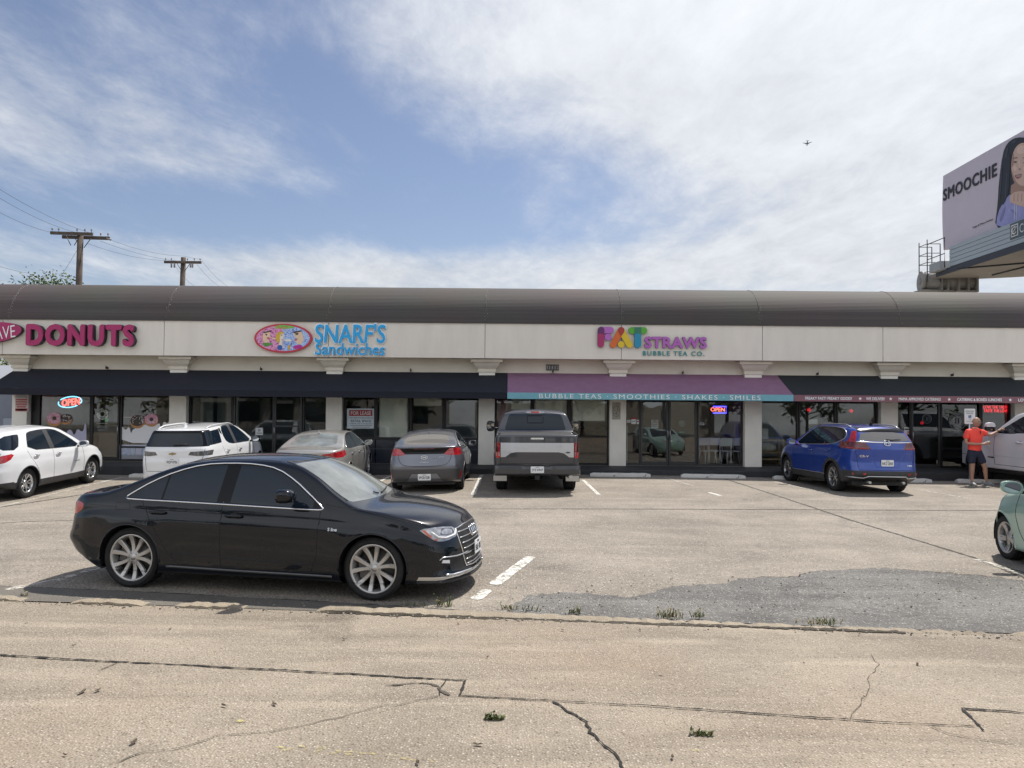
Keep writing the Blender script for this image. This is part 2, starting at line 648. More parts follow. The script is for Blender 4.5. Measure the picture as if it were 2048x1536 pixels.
class Car:
	def __init__(s, name, label, cat, S, loc, yaw, paint, group='vehicles on the parking lot'):
		s.S = S
		s.root = empty(name, loc, yaw, label, cat, group)
		s.paint = paint
		s.bm = None
		s.shell()

	# -- the shell
	def shell(s):
		S = s.S
		L = S['L']
		hw, belt, ztf, zbf = pchip(S['hw']), pchip(S['belt']), pchip(S['zt']), pchip(S.get('zb', 0.2))
		prof, tum, crown, rt = pchip(S['prof']), pchip(S['tumble']), pchip(S['crown']), pchip(S.get('rtop', 0.06))
		curv = S.get('curv', 0.12)
		rf = S.get('rf', 0.09)
		n = S.get('n', 80)
		flares = S.get('flare', 0.012)
		ax = S['axles']
		Rw = S['rt']

		def yside(x, z):
			b = belt(x)
			h = hw(x)
			if z <= b:
				y = h * prof(max(0, (z - 0.15) / (b - 0.15)))
			else:
				y = h * prof(1.0) - tum(x) * (z - b) - curv * (z - b) ** 2
			for a in ax:
				dd = math.hypot(x - a, z - Rw)
				y += flares * math.exp(-((dd - S['Ra']) / 0.13) ** 2) * (1 if z < b else 0.3)
			return y
		s.yside = yside

		def section(x):
			zb, zt, cr, r = zbf(x), ztf(x), crown(x), rt(x)
			zte = zt - cr
			bl = min(belt(x), zte - r * 1.25)
			h = []
			yb = yside(x, zb)
			for i in range(4): h.append((yb * i / 4.0, zb - 0.01 * (1 - i / 4.0)))
			for i in range(24):
				z = zb + (bl - zb) * i / 24.0
				h.append((yside(x, z), z))
			for i in range(10):
				z = bl + (zte - r - bl) * i / 9.0
				h.append((yside(x, z), z))
			A = Vector(h[-1]); C = Vector((yside(x, zte), zte))
			yB = max(0.02, C.x - r)
			B = Vector((yB, zt - cr * (yB / max(C.x, 1e-3)) ** 2))
			for i in range(1, 7):
				t = i / 7.0
				p = A * (1 - t) ** 2 + C * 2 * t * (1 - t) + B * t * t
				h.append((p.x, p.y))
			for i in range(10):
				y = yB * (1 - i / 9.0)
				h.append((y, zt - cr * (y / max(C.x, 1e-3)) ** 2))
			return h

		xs = []
		ne = 6
		for k in range(ne): xs.append(-L / 2 + rf * (1 - math.cos(PI / 2 * k / ne)))
		for k in range(n + 1): xs.append(-L / 2 + rf + (L - 2 * rf) * k / n)
		for k in range(ne - 1, -1, -1): xs.append(L / 2 - rf * (1 - math.cos(PI / 2 * k / ne)))
		bowf, bowr = S['bow_f'], S['bow_r']
		pf, pr = pchip(S['prof_f']), pchip(S['prof_r'])
		Df, Dr = S['Df'], S['Dr']
		hwm = max(v for _, v in S['hw']) if isinstance(S['hw'], list) else S['hw']

		def warp(p):
			x, y, z = p
			q = min(1.0, abs(y) / hwm)
			if x > L / 2 - Df:
				t = ((x - (L / 2 - Df)) / Df) ** S.get('ef', 1.25)
				x -= t * (bowf[0] * q ** bowf[1] + pf(z))
			if p[0] < -L / 2 + Dr:
				t = ((-L / 2 + Dr - p[0]) / Dr) ** S.get('er', 1.25)
				x += t * (bowr[0] * q ** bowr[1] + pr(z))
			return (x, y, z)

		verts, faces = [], []
		rings = []
		for x in xs:
			h = section(x)
			d = min(x + L / 2, L / 2 - x)
			if d < rf:
				ins = rf - math.sqrt(max(0, rf * rf - (rf - d) ** 2))
				zt, zb = ztf(x), zbf(x)
				zm, hh = (zt + zb) / 2, (zt - zb) / 2
				k1, k2 = 1 - ins / hw(x), 1 - ins * 0.8 / hh
				h = [(y * k1, zm + (z - zm) * k2) for y, z in h]
			m = len(h)
			ring = [len(verts) + i for i in range(2 * m - 2)]
			for y, z in h: verts.append((x, y, z))
			for y, z in reversed(h[1:-1]): verts.append((x, -y, z))
			rings.append(ring)
		nr = len(rings[0])
		for a, b in zip(rings[:-1], rings[1:]):
			for j in range(nr):
				faces.append((a[j], b[j], b[(j + 1) % nr], a[(j + 1) % nr]))
		m = nr // 2 + 1
		nc = 26
		for ring, flip in ((rings[0], False), (rings[-1], True)):
			rows = []
			for i in range(m):
				l = ring[i]
				if i in (0, m - 1):
					rows.append([l] * (nc + 1)); continue
				r = ring[nr - i]
				row = [l]
				x, y, z = verts[l]
				for c in range(1, nc):
					row.append(len(verts)); verts.append((x, y * (1 - 2 * c / nc), z))
				row.append(r)
				rows.append(row)
			for i in range(m - 1):
				for c in range(nc):
					q = [rows[i][c], rows[i][c + 1], rows[i + 1][c + 1], rows[i + 1][c]]
					u = []
					for k in q:
						if k not in u: u.append(k)
					if len(u) >= 3: faces.append(tuple(u if flip else reversed(u)))
		sm = S.get('pre', None)
		verts = [warp(v) for v in verts]
		if sm: verts = [sm(v) for v in verts]
		bm = bmesh.new()
		bv = [bm.verts.new(v) for v in verts]
		for f in faces:
			try: bm.faces.new([bv[i] for i in f])
			except ValueError: pass
		bmesh.ops.recalc_face_normals(bm, faces=bm.faces)
		bm.normal_update()
		c = Vector((0, 0, 5))
		top = max(bm.faces, key=lambda f: f.calc_center_median().z)
		if top.normal.z < 0:
			bmesh.ops.reverse_faces(bm, faces=bm.faces); bm.normal_update()
		s.bvh = BVHTree.FromBMesh(bm)
		n0 = bm.verts.layers.float_vector.new('n0')
		for v in bm.verts: v[n0] = v.normal.copy()
		s.reg = bm.faces.layers.int.new('reg')
		s.n0 = n0
		s.bm = bm
		# wheel arches: open the shell and pull the rim of the opening onto a circle
		Ra = S['Ra']
		for a in ax:
			az = S.get('arch_z', Rw)
			dead, move = [], set()
			for f in bm.faces:
				cc = f.calc_center_median()
				if abs(cc.x - a) > Ra + 0.2 or abs(f.normal.y) < 0.25 or cc.z > az + Ra + 0.1: continue
				ins = [v for v in f.verts if math.hypot(v.co.x - a, v.co.z - az) < Ra]
				if len(ins) == len(f.verts): dead.append(f)
				else: move.update(ins)
			for v in move:
				dx, dz = v.co.x - a, v.co.z - az
				d = math.hypot(dx, dz) or 1e-6
				nx, nz = a + dx / d * Ra, az + dz / d * Ra
				sg = 1 if v.co.y > 0 else -1
				hit = s.bvh.ray_cast(Vector((nx, sg * 3, nz)), Vector((0, -sg, 0)))
				v.co.x, v.co.z = nx, nz
				if hit[0] is not None and abs(hit[0].y - v.co.y) < 0.15: v.co.y = hit[0].y
			bmesh.ops.delete(bm, geom=dead, context='FACES')
		s.names = {0: ('body', s.paint)}

	# -- projections
	@staticmethod
	def axes(proj, sg=1):
		if proj == 'S': return Vector((1, 0, 0)), Vector((0, 0, 1)), Vector((0, sg, 0))
		if proj == 'F': return Vector((0, 1, 0)), Vector((0, 0, 1)), Vector((1, 0, 0))
		if proj == 'B': return Vector((0, 1, 0)), Vector((0, 0, 1)), Vector((-1, 0, 0))
		if proj == 'T': return Vector((1, 0, 0)), Vector((0, 1, 0)), Vector((0, 0, 1))
		a = R(proj)                                   # oblique: degrees from straight ahead
		return Vector((-math.sin(a), sg * math.cos(a), 0)), Vector((0, 0, 1)), Vector((math.cos(a), sg * math.sin(a), 0))

	def on(s, proj, p, sg=1, out=0.0):
		e1, e2, n = s.axes(proj, sg)
		o = e1 * p[0] + e2 * p[1] + n * 6
		h = s.bvh.ray_cast(o, -n)
		if h[0] is None:
			h = s.bvh.find_nearest(e1 * p[0] + e2 * p[1] + n * 0.8)
		nn = h[1] if h[1].dot(n) > 0 else -h[1]
		return h[0] + nn * out, nn

	def region(s, name, m, proj, poly, sides=(1, -1), cond=None, nmin=0.08, lab=None):
		"""Cuts poly out of the shell as a part of its own (one part per side)."""
		bm, reg = s.bm, s.reg
		if proj in ('F', 'B', 'T'): sides = (0,)
		for sg in sides:
			e1, e2, n = s.axes(proj, sg or 1)
			rid = len(s.names)
			s.names[rid] = (name, m) if lab is None else (name, m, lab)
			xs = [p[0] for p in poly]; ys = [p[1] for p in poly]
			bx0, bx1, by0, by1 = min(xs), max(xs), min(ys), max(ys)

			def bb(f):
				a = [v.co.dot(e1) for v in f.verts]; b = [v.co.dot(e2) for v in f.verts]
				return min(a), max(a), min(b), max(b)
			cand = []
			for f in bm.faces:
				if f[reg] or f.normal.dot(n) < nmin: continue
				c = f.calc_center_median()
				if sg and c.y * sg < 0: continue
				if cond and not cond(c): continue
				q = bb(f)
				if q[1] < bx0 or q[0] > bx1 or q[3] < by0 or q[2] > by1: continue
				cand.append(f)
			k = len(poly)
			for i in range(k):
				a, b = poly[i], poly[(i + 1) % k]
				d1, d2 = b[0] - a[0], b[1] - a[1]
				if abs(d1) + abs(d2) < 1e-6: continue
				ex0, ex1, ey0, ey1 = min(a[0], b[0]) - .001, max(a[0], b[0]) + .001, min(a[1], b[1]) - .001, max(a[1], b[1]) + .001
				sub, rest = [], []
				for f in cand:
					q = bb(f)
					(rest if (q[1] < ex0 or q[0] > ex1 or q[3] < ey0 or q[2] > ey1) else sub).append(f)
				if not sub: continue
				geom = set(sub)
				for f in sub: geom.update(f.edges); geom.update(f.verts)
				res = bmesh.ops.bisect_plane(bm, geom=list(geom), dist=1e-5, plane_co=e1 * a[0] + e2 * a[1], plane_no=e1 * d2 - e2 * d1)
				cand = rest + [g for g in res['geom'] if isinstance(g, bmesh.types.BMFace)]
			for f in cand:
				if not f.is_valid: continue
				c = f.calc_center_median()
				if in_poly(poly, c.dot(e1), c.dot(e2)): f[reg] = rid
		return s

	def finish(s):
		"""Makes one object per region."""
		bm = s.bm
		byr = {}
		for f in bm.faces: byr.setdefault(f[s.reg], []).append(f)
		for rid, fs in sorted(byr.items()):
			ent = s.names[rid]
			name, m = ent[0], ent[1]
			idx, vs, ns = {}, [], []
			polys = []
			for f in fs:
				p = []
				for v in f.verts:
					if v.index not in idx or True:
						pass
					k = id(v)
					key = v
					if key not in idx:
						idx[key] = len(vs); vs.append(v.co.copy()); ns.append(v[s.n0].normalized())
					p.append(idx[key])
				polys.append(p)
			me = bpy.data.meshes.new(name)
			me.from_pydata(vs, [], polys)
			me.materials.append(m)
			me.polygons.foreach_set('use_smooth', [True] * len(polys))
			me.normals_split_custom_set_from_vertices([tuple(x) for x in ns])
			me.update()
			o = bpy.data.objects.new(name, me)
			COL.objects.link(o); o.parent = s.root
			if len(ent) > 2: o['label'] = ent[2]
		bm.free(); s.bm = None
		return s

	# -- things laid on the shell
	def line(s, name, m, proj, path, r=0.004, sides=(1, -1), closed=False, out=0.0, step=0.05, n=6):
		if proj in ('F', 'B', 'T'): sides = (1,)
		for sg in sides:
			pts = [s.on(proj, p, sg, out)[0] for p in resample(path, step, closed)]
			MB().tube(pts, r, n, closed=closed).build(name, m, s.root)
		return s

	def patch(s, name, m, proj, poly, h=0.012, sides=(1, -1), parent=None, base=-0.004):
		"""A raised flat plate following the shell, with outline poly."""
		if proj in ('F', 'B', 'T'): sides = (1,)
		res = []
		for sg in sides:
			lo = [s.on(proj, p, sg, base) for p in poly]
			nn = Vector((0, 0, 0))
			for p in lo: nn += p[1]
			nn.normalize()
			n = len(poly)
			vs = [p[0] for p in lo] + [p[0] + nn * (h - base) for p in lo]
			tri = tessellate_polygon([[Vector((p[0], p[1], 0)) for p in poly]])
			fs = [tuple(t) for t in tri] + [tuple(i + n for i in t) for t in tri] + [(i, (i + 1) % n, n + (i + 1) % n, n + i) for i in range(n)]
			res.append(MB().add(vs, fs).build(name, m, parent or s.root))
		return res

	def frame_at(s, proj, p, sg=1, out=0.0, upright=False):
		"""Matrix: local x right, local z up, local -y out of the shell."""
		c, nn = s.on(proj, p, sg, out)
		if upright:
			nn = Vector((nn.x, nn.y, nn.z * 0.25)).normalized()
		z = Vector((0, 0, 1)); z = (z - nn * z.dot(nn)).normalized()
		x = z.cross(-nn) * -1
		x = (-nn).cross(z)
		M = Matrix((x, -nn, z)).transposed().to_4x4()
		M.translation = c
		return M

	def text(s, name, body, m, proj, p, sg=1, width=0.3, height=None, depth=0.006, out=0.003, **kw):
		me, (w, h) = text_mesh(body, width=width, height=height, depth=depth, **kw)
		for v in me.vertices: v.co.x -= w / 2; v.co.z -= h / 2
		me.materials.append(m)
		o = bpy.data.objects.new(name, me); COL.objects.link(o)
		o.parent = s.root
		o.matrix_local = s.frame_at(proj, p, sg, out)
		return o

	def plate(s, proj, p, number, out=0.012):
		pl = MB()
		pl.prism([(-.153, -.065), (-.142, -.076), (.142, -.076), (.153, -.065), (.153, .065), (.142, .076), (-.142, .076), (-.153, .065)], 0.0, -0.006, lambda u, v, w: (u, w, v))
		o = pl.build('license_plate', M_PLATE, s.root)
		o.matrix_local = s.frame_at(proj, p, 1, out, True)
		for body, w, hh, zz in ((number, .26, .068, -.012), ('TEXAS', .085, .020, .052)):
			t = text_obj('lettering', body, M_PLATETXT, (0, -0.006, zz), o, center=True, width=w, height=hh, depth=0.002, offset=0.012)
		return o

	def wheels(s, style, n_sp=5, rim_m=None, tyre_r=None, rim_r=0.235, width=0.225, yoff=None, steer=0.0):
		S = s.S
		rt = tyre_r or S['rt']
		w = width
		tyre, rim, disc = wheel_meshes(style, n_sp, rt, rim_r, w, rim_m or M_RIM)
		y0 = yoff if yoff is not None else max(v for _, v in S['hw']) - w / 2 - 0.035
		for i, x in enumerate(S['axles']):
			for sg in (1, -1):
				e = empty('wheel', (x, sg * y0, rt), 0 if sg > 0 else PI, parent=s.root)
				if i == 1 and steer: e.rotation_euler = (0, 0, (0 if sg > 0 else PI) + steer)
				e.rotation_euler.rotate_axis('Y', (i * 0.37 + sg * 0.21))
				for nm, me in (('tyre', tyre), ('rim', rim), ('brake_disc', disc)):
					o = bpy.data.objects.new(nm, me); COL.objects.link(o); o.parent = e
		# dark wheel wells
		for x in S['axles']:
			for sg in (1, -1):
				b = MB()
				Ra = S['Ra'] + 0.012
				ya, yb = sg * (y0 + w / 2 - 0.005), sg * (y0 - w / 2 - 0.12)
				az = S.get('arch_z', rt)
				arc = [(x + Ra * math.cos(t), az + Ra * math.sin(t)) for t in [R(-15 + 210 * k / 24) for k in range(25)]]
				vs = [(p[0], ya, p[1]) for p in arc] + [(p[0], yb, p[1]) for p in arc]
				nn = len(arc)
				b.add(vs, [(i, i + 1, nn + i + 1, nn + i) for i in range(nn - 1)], 0, True)
				b.add(vs, [tuple(nn + i for i in range(nn))])
				b.build('wheel_well', M_BLACKPLASTIC, s.root)
		return s

	def lip(s, m, r=0.009, out=0.0, name='arch_lip', a0=-5, a1=185, sides=(1, -1)):
		S = s.S
		for x in S['axles']:
			Ra, az = S['Ra'], S.get('arch_z', S['rt'])
			path = [(x + (Ra + .004) * math.cos(R(t)), az + (Ra + .004) * math.sin(R(t))) for t in range(a0, a1 + 1, 5)]
			s.line(name, m, 'S', path, r, sides, out=out)
		return s

	def mirror(s, x, y, z, m, size=(0.11, 0.115, 0.085), cap=None, sides=(1, -1), stalk=0.07, glass=True):
		for sg in sides:
			b = MB()
			b.ell((0, 0, 0), 1, 1, 1, 24, 16)
			pw = lambda t: math.copysign(abs(t) ** .72, t)
			b.v = [(x + size[0] * pw(v[0]), sg * y + size[1] * pw(v[1]), z + size[2] * pw(v[2]) + .012 * v[1] * sg) for v in b.v]
			# flatten the back of the housing where the mirror pane sits
			b.v = [(max(v[0], x - size[0] * 0.28), v[1], v[2]) for v in b.v]
			o = b.build('mirror_housing', m, s.root)
			k = MB()
			k.tube([(x + 0.03, sg * (y - size[1] - stalk), z - size[2] * 0.75), (x + .02, sg * (y - size[1] * 0.55), z - size[2] * 0.7)], [0.028, 0.02], 8)
			k.build('stalk', M_BLACKPLASTIC, o)
			if glass:
				g = MB()
				ov = [(sg * y + size[1] * 0.86 * math.cos(t) * (abs(math.cos(t)) ** -0.25 if abs(math.cos(t)) > .05 else 1) * 0.9, z + size[2] * 0.80 * math.sin(t)) for t in [2 * PI * i / 20 for i in range(20)]]
				g.prism(ov, x - size[0] * 0.285, x - size[0] * 0.30, lambda u, v, w: (w, u, v))
				g.build('mirror_pane', M_MIRROR, o)
			if cap:
				c = MB().ell((x + 0.012, sg * y, z + 0.004), size[0] * 0.96, size[1] * 1.02, size[2] * 0.98, 18, 12)
				c.v = [(max(v[0], x - size[0] * 0.2), v[1], max(v[2], z - size[2] * 0.25)) for v in c.v]
				c.build('mirror_cap', cap, o)
		return s

	def handle(s, x, z, m, sides=(1, -1), ln=0.11, r=0.014, recess=True):
		for sg in sides:
			c, nn = s.on('S', (x, z), sg)
			pts = [s.on('S', (x + t * ln, z + 0.004 * (1 - abs(t))), sg, 0.012 + 0.022 * (1 - t * t) ** 0.5)[0] for t in (-1, -.8, -.4, 0, .4, .8, 1)]
			MB().tube(pts, [r * .7, r, r * 1.1, r * 1.1, r * 1.1, r, r * .7], 8).build('door_handle', m, s.root)
			if recess:
				s.patch('handle_recess', M_BLACKPLASTIC if recess is True else recess, 'S', [(x + ln * .55 * math.cos(t), z + 0.028 * math.sin(t) + .004) for t in [2 * PI * i / 14 for i in range(14)]], 0.0015, (sg,))
		return s

	def mesh(s, b, name, m, bevel=0.0, parent=None):
		return b.build(name, m, parent or s.root, bevel)


def wheel_meshes(style, ns, rt, rr, w, rim_m):
	hw = w / 2
	t = MB()
	# tread, shoulders, sidewall, bead
	prof = [(rr - 0.004, -hw * .80), (rr + .012, -hw * .93), ((rr + rt) / 2, -hw * 1.02), (rt - .022, -hw * .96), (rt - .004, -hw * .80), (rt, -hw * .45)]
	for g in (-.40, -.13, .13, .40):
		prof += [(rt, (g - .05) * hw * 2 * .9), (rt - .007, (g - .035) * hw * 1.8), (rt - .007, (g + .035) * hw * 1.8), (rt, (g + .05) * hw * 1.8)]
	prof = prof[:6] + sorted(prof[6:], key=lambda q: q[1])
	prof += [(rt, hw * .82), (rt - .004, hw * .84), (rt - .022, hw * .96), ((rr + rt) / 2 + .01, hw * 1.02), ((rr + rt) / 2 - .005, hw * 1.02), (rr + .012, hw * .93), (rr - .004, hw * .80)]
	t.lathe(prof, 56, 'Y')
	tyre = t.mesh('tyre', M_TYRE)
	r = MB()
	lip = hw * 0.84
	r.lathe([(rr - .012, -hw * .8), (rr - .03, -hw * .4), (rr - .035, hw * .2), (rr - .020, lip - .012), (rr - .012, lip), (rr + .004, lip + .004), (rr + .007, lip - .004), (rr + .002, lip - .02)], 56, 'Y')
	r_in, r_out = 0.052, rr - 0.012
	f0, f1 = lip - 0.030, lip - 0.004      # hub face and rim-end face depth

	def spoke(a, w0, w1, bend=0.0, th=0.03, cham=0.25, rin=r_in, rout=r_out, yi=f0, yo=f1, dip=0.018):
		vs = []
		K = 7
		for i in range(K):
			q = i / (K - 1)
			rad = rin + (rout - rin) * q
			ww = w0 + (w1 - w0) * q
			aa = a + bend * q
			y = yi + (yo - yi) * q - dip * math.sin(PI * q)
			e = Vector((math.cos(aa), 0, math.sin(aa))); tt = Vector((-math.sin(aa), 0, math.cos(aa)))
			c = e * rad
			yv = Vector((0, 1, 0))
			for du, dy in ((-1, -th), (-1, -0.006), (-(1 - cham), 0), (1 - cham, 0), (1, -0.006), (1, -th)):
				vs.append(c + tt * (ww / 2 * du) + yv * (y + dy))
		fs = []
		for i in range(K - 1):
			for j in range(5):
				fs.append((i * 6 + j, i * 6 + j + 1, (i + 1) * 6 + j + 1, (i + 1) * 6 + j))
		r.add(vs, fs, 0, False)

	for k in range(ns):
		a = 2 * PI * k / ns + PI / 2
		if style == 'ten':          # ten spokes in five pairs that lean together at the hub
			for sg in (-1, 1):
				spoke(a + sg * 0.22, 0.036, 0.050, sg * 0.10, 0.036)
		elif style == 'twin':       # pairs of slim parallel spokes
			for sg in (-1, 1):
				spoke(a + sg * 0.16, 0.026, 0.036, sg * 0.12, 0.03)
		elif style == 'split':      # each spoke forks halfway
			for sg in (-1, 1):
				spoke(a + sg * 0.07, 0.028, 0.024, sg * 0.21, 0.03)
				spoke(a + sg * 0.36, 0.016, 0.020, -sg * 0.06, 0.03, rin=rr * .55)
		elif style == 'five':       # five broad spokes
			spoke(a, 0.075, 0.050, 0, 0.035)
			spoke(a + 0.19, 0.016, 0.020, 0.10, 0.04)
		elif style == 'six':
			spoke(a, 0.055, 0.075, 0.05, 0.035)
			spoke(a + .3, 0.02, 0.03, 0.05, 0.045)
	r.lathe([(0.001, f0 + .004), (0.030, f0 + .003), (0.034, f0 - .004), (0.040, f0 - .004), (0.070, f0 - .002), (0.074, f0 - .03)], 30, 'Y')
	for k in range(5):
		a = 2 * PI * k / 5 + 0.9
		c = (0.054 * math.cos(a), f0 - .001, 0.054 * math.sin(a))
		r.lathe([(0.012, -.003), (0.009, .0005), (0.0085, -.010), (0.001, -.010)], 10, 'Y', c, 1)
	rim = r.mesh('rim', [rim_m, M_BLACKPLASTIC])
	d = MB()
	d.lathe([(0.001, f0 - .06), (0.08, f0 - .06), (0.082, f0 - .075), (rr - .06, f0 - .075), (rr - .058, f0 - .095), (0.05, f0 - .10)], 40, 'Y')
	d.lathe([(0.001, -hw * .3), (rr - .03, -hw * .3)], 40, 'Y', mi=1)
	d.box(rr * .35, rr * .72, f0 - .11, f0 - .045, -.09, .09)
	disc = d.mesh('brake_disc', [M_DISC, M_BLACKPLASTIC])
	return tyre, rim, disc


M_TYRE = mat('tyre_rubber', (0.018, 0.018, 0.019), 0.78, vary=0.35, vscale=9, spec=0.3)
M_RIM = mat('alloy_silver', (0.49, 0.48, 0.465), 0.36, metal=0.7, vary=0.12, vscale=14, rvary=0.08)
M_RIMDARK = mat('alloy_machined', (0.34, 0.34, 0.35), 0.3, metal=0.85)
M_RIMBLACK = mat('alloy_black', (0.02, 0.02, 0.022), 0.35, metal=0.4)
M_DISC = mat('brake_iron', (0.12, 0.115, 0.11), 0.5, metal=0.7)
M_BLACKPLASTIC = mat('black_plastic', (0.013, 0.013, 0.014), 0.55, vary=0.3, vscale=20)
M_DARKTRIM = mat('grey_black_plastic', (0.035, 0.035, 0.037), 0.6, vary=0.2, vscale=10)
M_GLOSSBLACK = mat('gloss_black', (0.004, 0.004, 0.005), 0.2, spec=0.25)
M_CHROME = mat('chrome', (0.82, 0.83, 0.84), 0.12, metal=1.0)
M_SATIN = mat('satin_metal', (0.55, 0.56, 0.57), 0.3, metal=0.9)
M_CARGLASS = mat('tinted_car_glass', (0.008, 0.015, 0.025), 0.02, spec=0.45)
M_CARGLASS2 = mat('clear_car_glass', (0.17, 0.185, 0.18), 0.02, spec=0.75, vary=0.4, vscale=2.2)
M_MIRROR = mat('mirror_glass', (0.55, 0.58, 0.6), 0.03, metal=1.0)
M_RED = mat('red_lamp', (0.40, 0.012, 0.018), 0.12, coat=1.0, vary=0.45, vscale=16)
M_REDDARK = mat('smoked_red_lamp', (0.11, 0.008, 0.010), 0.12, coat=1.0, vary=0.4, vscale=18)
M_CLEARLAMP = mat('clear_lamp', (0.36, 0.37, 0.38), 0.1, metal=0.35, coat=1.0, vary=0.5, vscale=14)
M_DARKLAMP = mat('lamp_housing', (0.10, 0.10, 0.105), 0.2, metal=0.3, coat=1.0, vary=0.5, vscale=16)
M_AMBER = mat('amber_reflector', (0.5, 0.10, 0.04), 0.25, coat=0.6)
M_WHITELAMP = mat('white_lamp_strip', (0.8, 0.8, 0.8), 0.15, coat=0.6)
M_SEAM = mat('panel_gap', (0.004, 0.004, 0.004), 0.7)
M_PLATE = mat('plate_white', (0.72, 0.73, 0.74), 0.45)
M_PLATETXT = mat('plate_black', (0.02, 0.02, 0.025), 0.5)
# ------------------------------------------------------------------ ground
def nd(nt, t, **kw):
	n = nt.nodes.new(t)
	for k, v in kw.items(): setattr(n, k, v)
	return n


def aggregate_mat(name, c_lo, c_hi, speck_lo, speck_hi, stain=(0.12, 0.11, 0.095), stain_amt=0.5, grain=70.0, rough=0.88, bump=0.5, streak=0.0, warm=None, spots=0.0):
	"""Worn concrete with pebbles showing, broad mottling, stains and grain."""
	m = bpy.data.materials.new(name); m.use_nodes = True
	nt = m.node_tree; Lk = nt.links
	b = nt.nodes['Principled BSDF']; b.inputs['Roughness'].default_value = rough; b.inputs['Specular IOR Level'].default_value = 0.3
	tc = nd(nt, 'ShaderNodeTexCoord')
	co = tc.outputs['Object']

	def noise(sc, de=6, ro=.6, di=0.0, st=None):
		src = co
		if st:
			mp = nd(nt, 'ShaderNodeMapping'); mp.inputs['Scale'].default_value = st; Lk.new(co, mp.inputs[0]); src = mp.outputs[0]
		n = nd(nt, 'ShaderNodeTexNoise'); n.inputs['Scale'].default_value = sc; n.inputs['Detail'].default_value = de; n.inputs['Roughness'].default_value = ro; n.inputs['Distortion'].default_value = di
		Lk.new(src, n.inputs['Vector']); return n.outputs['Fac']

	def rng(v, a, c, lo=0.0, hi=1.0):
		r = nd(nt, 'ShaderNodeMapRange'); r.inputs['From Min'].default_value = a; r.inputs['From Max'].default_value = c
		r.inputs['To Min'].default_value = lo; r.inputs['To Max'].default_value = hi
		Lk.new(v, r.inputs['Value']); return r.outputs[0]

	def mixc(f, a, c, bt='MIX'):
		x = nd(nt, 'ShaderNodeMix', data_type='RGBA', blend_type=bt)
		if isinstance(f, float): x.inputs['Factor'].default_value = f
		else: Lk.new(f, x.inputs['Factor'])
		for s, v in (('A', a), ('B', c)):
			if isinstance(v, tuple): x.inputs[s].default_value = (*v, 1)
			else: Lk.new(v, x.inputs[s])
		return x.outputs['Result']
	base = mixc(rng(noise(0.55, 8, .62, .4), .35, .65), c_lo, c_hi)
	if warm: base = mixc(rng(noise(0.23, 4, .5), .50, .72, 0, .7), base, warm)
	if streak:
		base = mixc(rng(noise(1.1, 6, .6, .3, (.22, 1.7, 1)), .52, .70, 0, streak), base, tuple(min(1, c * 1.28) for c in c_hi))
		base = mixc(rng(noise(1.4, 6, .6, .3, (.18, 1.3, 1)), .50, .72, 0, streak * .8), base, tuple(c * .74 for c in c_lo))
	base = mixc(rng(noise(0.9, 9, .68, .8), .54, .74, 0, stain_amt), base, stain)
	base = mixc(rng(noise(0.42, 7, .6, 1.2), .60, .72, 0, .42), base, tuple(c * .45 for c in stain))
	base = mixc(rng(noise(2.6, 8, .7, .5), .62, .72, 0, .35), base, tuple(c * .5 for c in stain))
	# pebbles
	vo = nd(nt, 'ShaderNodeTexVoronoi'); vo.inputs['Scale'].default_value = grain; Lk.new(co, vo.inputs['Vector'])
	sep = nd(nt, 'ShaderNodeSeparateColor'); Lk.new(vo.outputs['Color'], sep.inputs[0])
	peb = rng(vo.outputs['Distance'], .50, .18)
	pick = rng(sep.outputs[0], .45, .95)
	mk = nd(nt, 'ShaderNodeMath', operation='MULTIPLY'); Lk.new(peb, mk.inputs[0]); Lk.new(pick, mk.inputs[1])
	base = mixc(mk.outputs[0], base, speck_hi)
	pick2 = rng(sep.outputs[1], .68, .98)
	mk2 = nd(nt, 'ShaderNodeMath', operation='MULTIPLY'); Lk.new(peb, mk2.inputs[0]); Lk.new(pick2, mk2.inputs[1])
	base = mixc(mk2.outputs[0], base, speck_lo)
	fine = rng(noise(grain * 1.3, 3, .7), .3, .7, .72, 1.22)
	cg = nd(nt, 'ShaderNodeCombineColor')
	for i in range(3): Lk.new(fine, cg.inputs[i])
	base = mixc(1.0, base, cg.outputs[0], 'MULTIPLY')
	if spots:
		v2 = nd(nt, 'ShaderNodeTexVoronoi'); v2.inputs['Scale'].default_value = 1.6; Lk.new(co, v2.inputs['Vector'])
		base = mixc(rng(v2.outputs['Distance'], .035, .018, 0, spots), base, (.03, .028, .022))
	Lk.new(base, b.inputs['Base Color'])
	bp = nd(nt, 'ShaderNodeBump'); bp.inputs['Strength'].default_value = bump; bp.inputs['Distance'].default_value = 0.012
	Lk.new(vo.outputs['Distance'], bp.inputs['Height']); bp.invert = True
	bp2 = nd(nt, 'ShaderNodeBump'); bp2.inputs['Strength'].default_value = .35; bp2.inputs['Distance'].default_value = 0.06
	Lk.new(noise(1.3, 5, .6), bp2.inputs['Height']); Lk.new(bp.outputs[0], bp2.inputs['Normal'])
	Lk.new(bp2.outputs[0], b.inputs['Normal'])
	return m


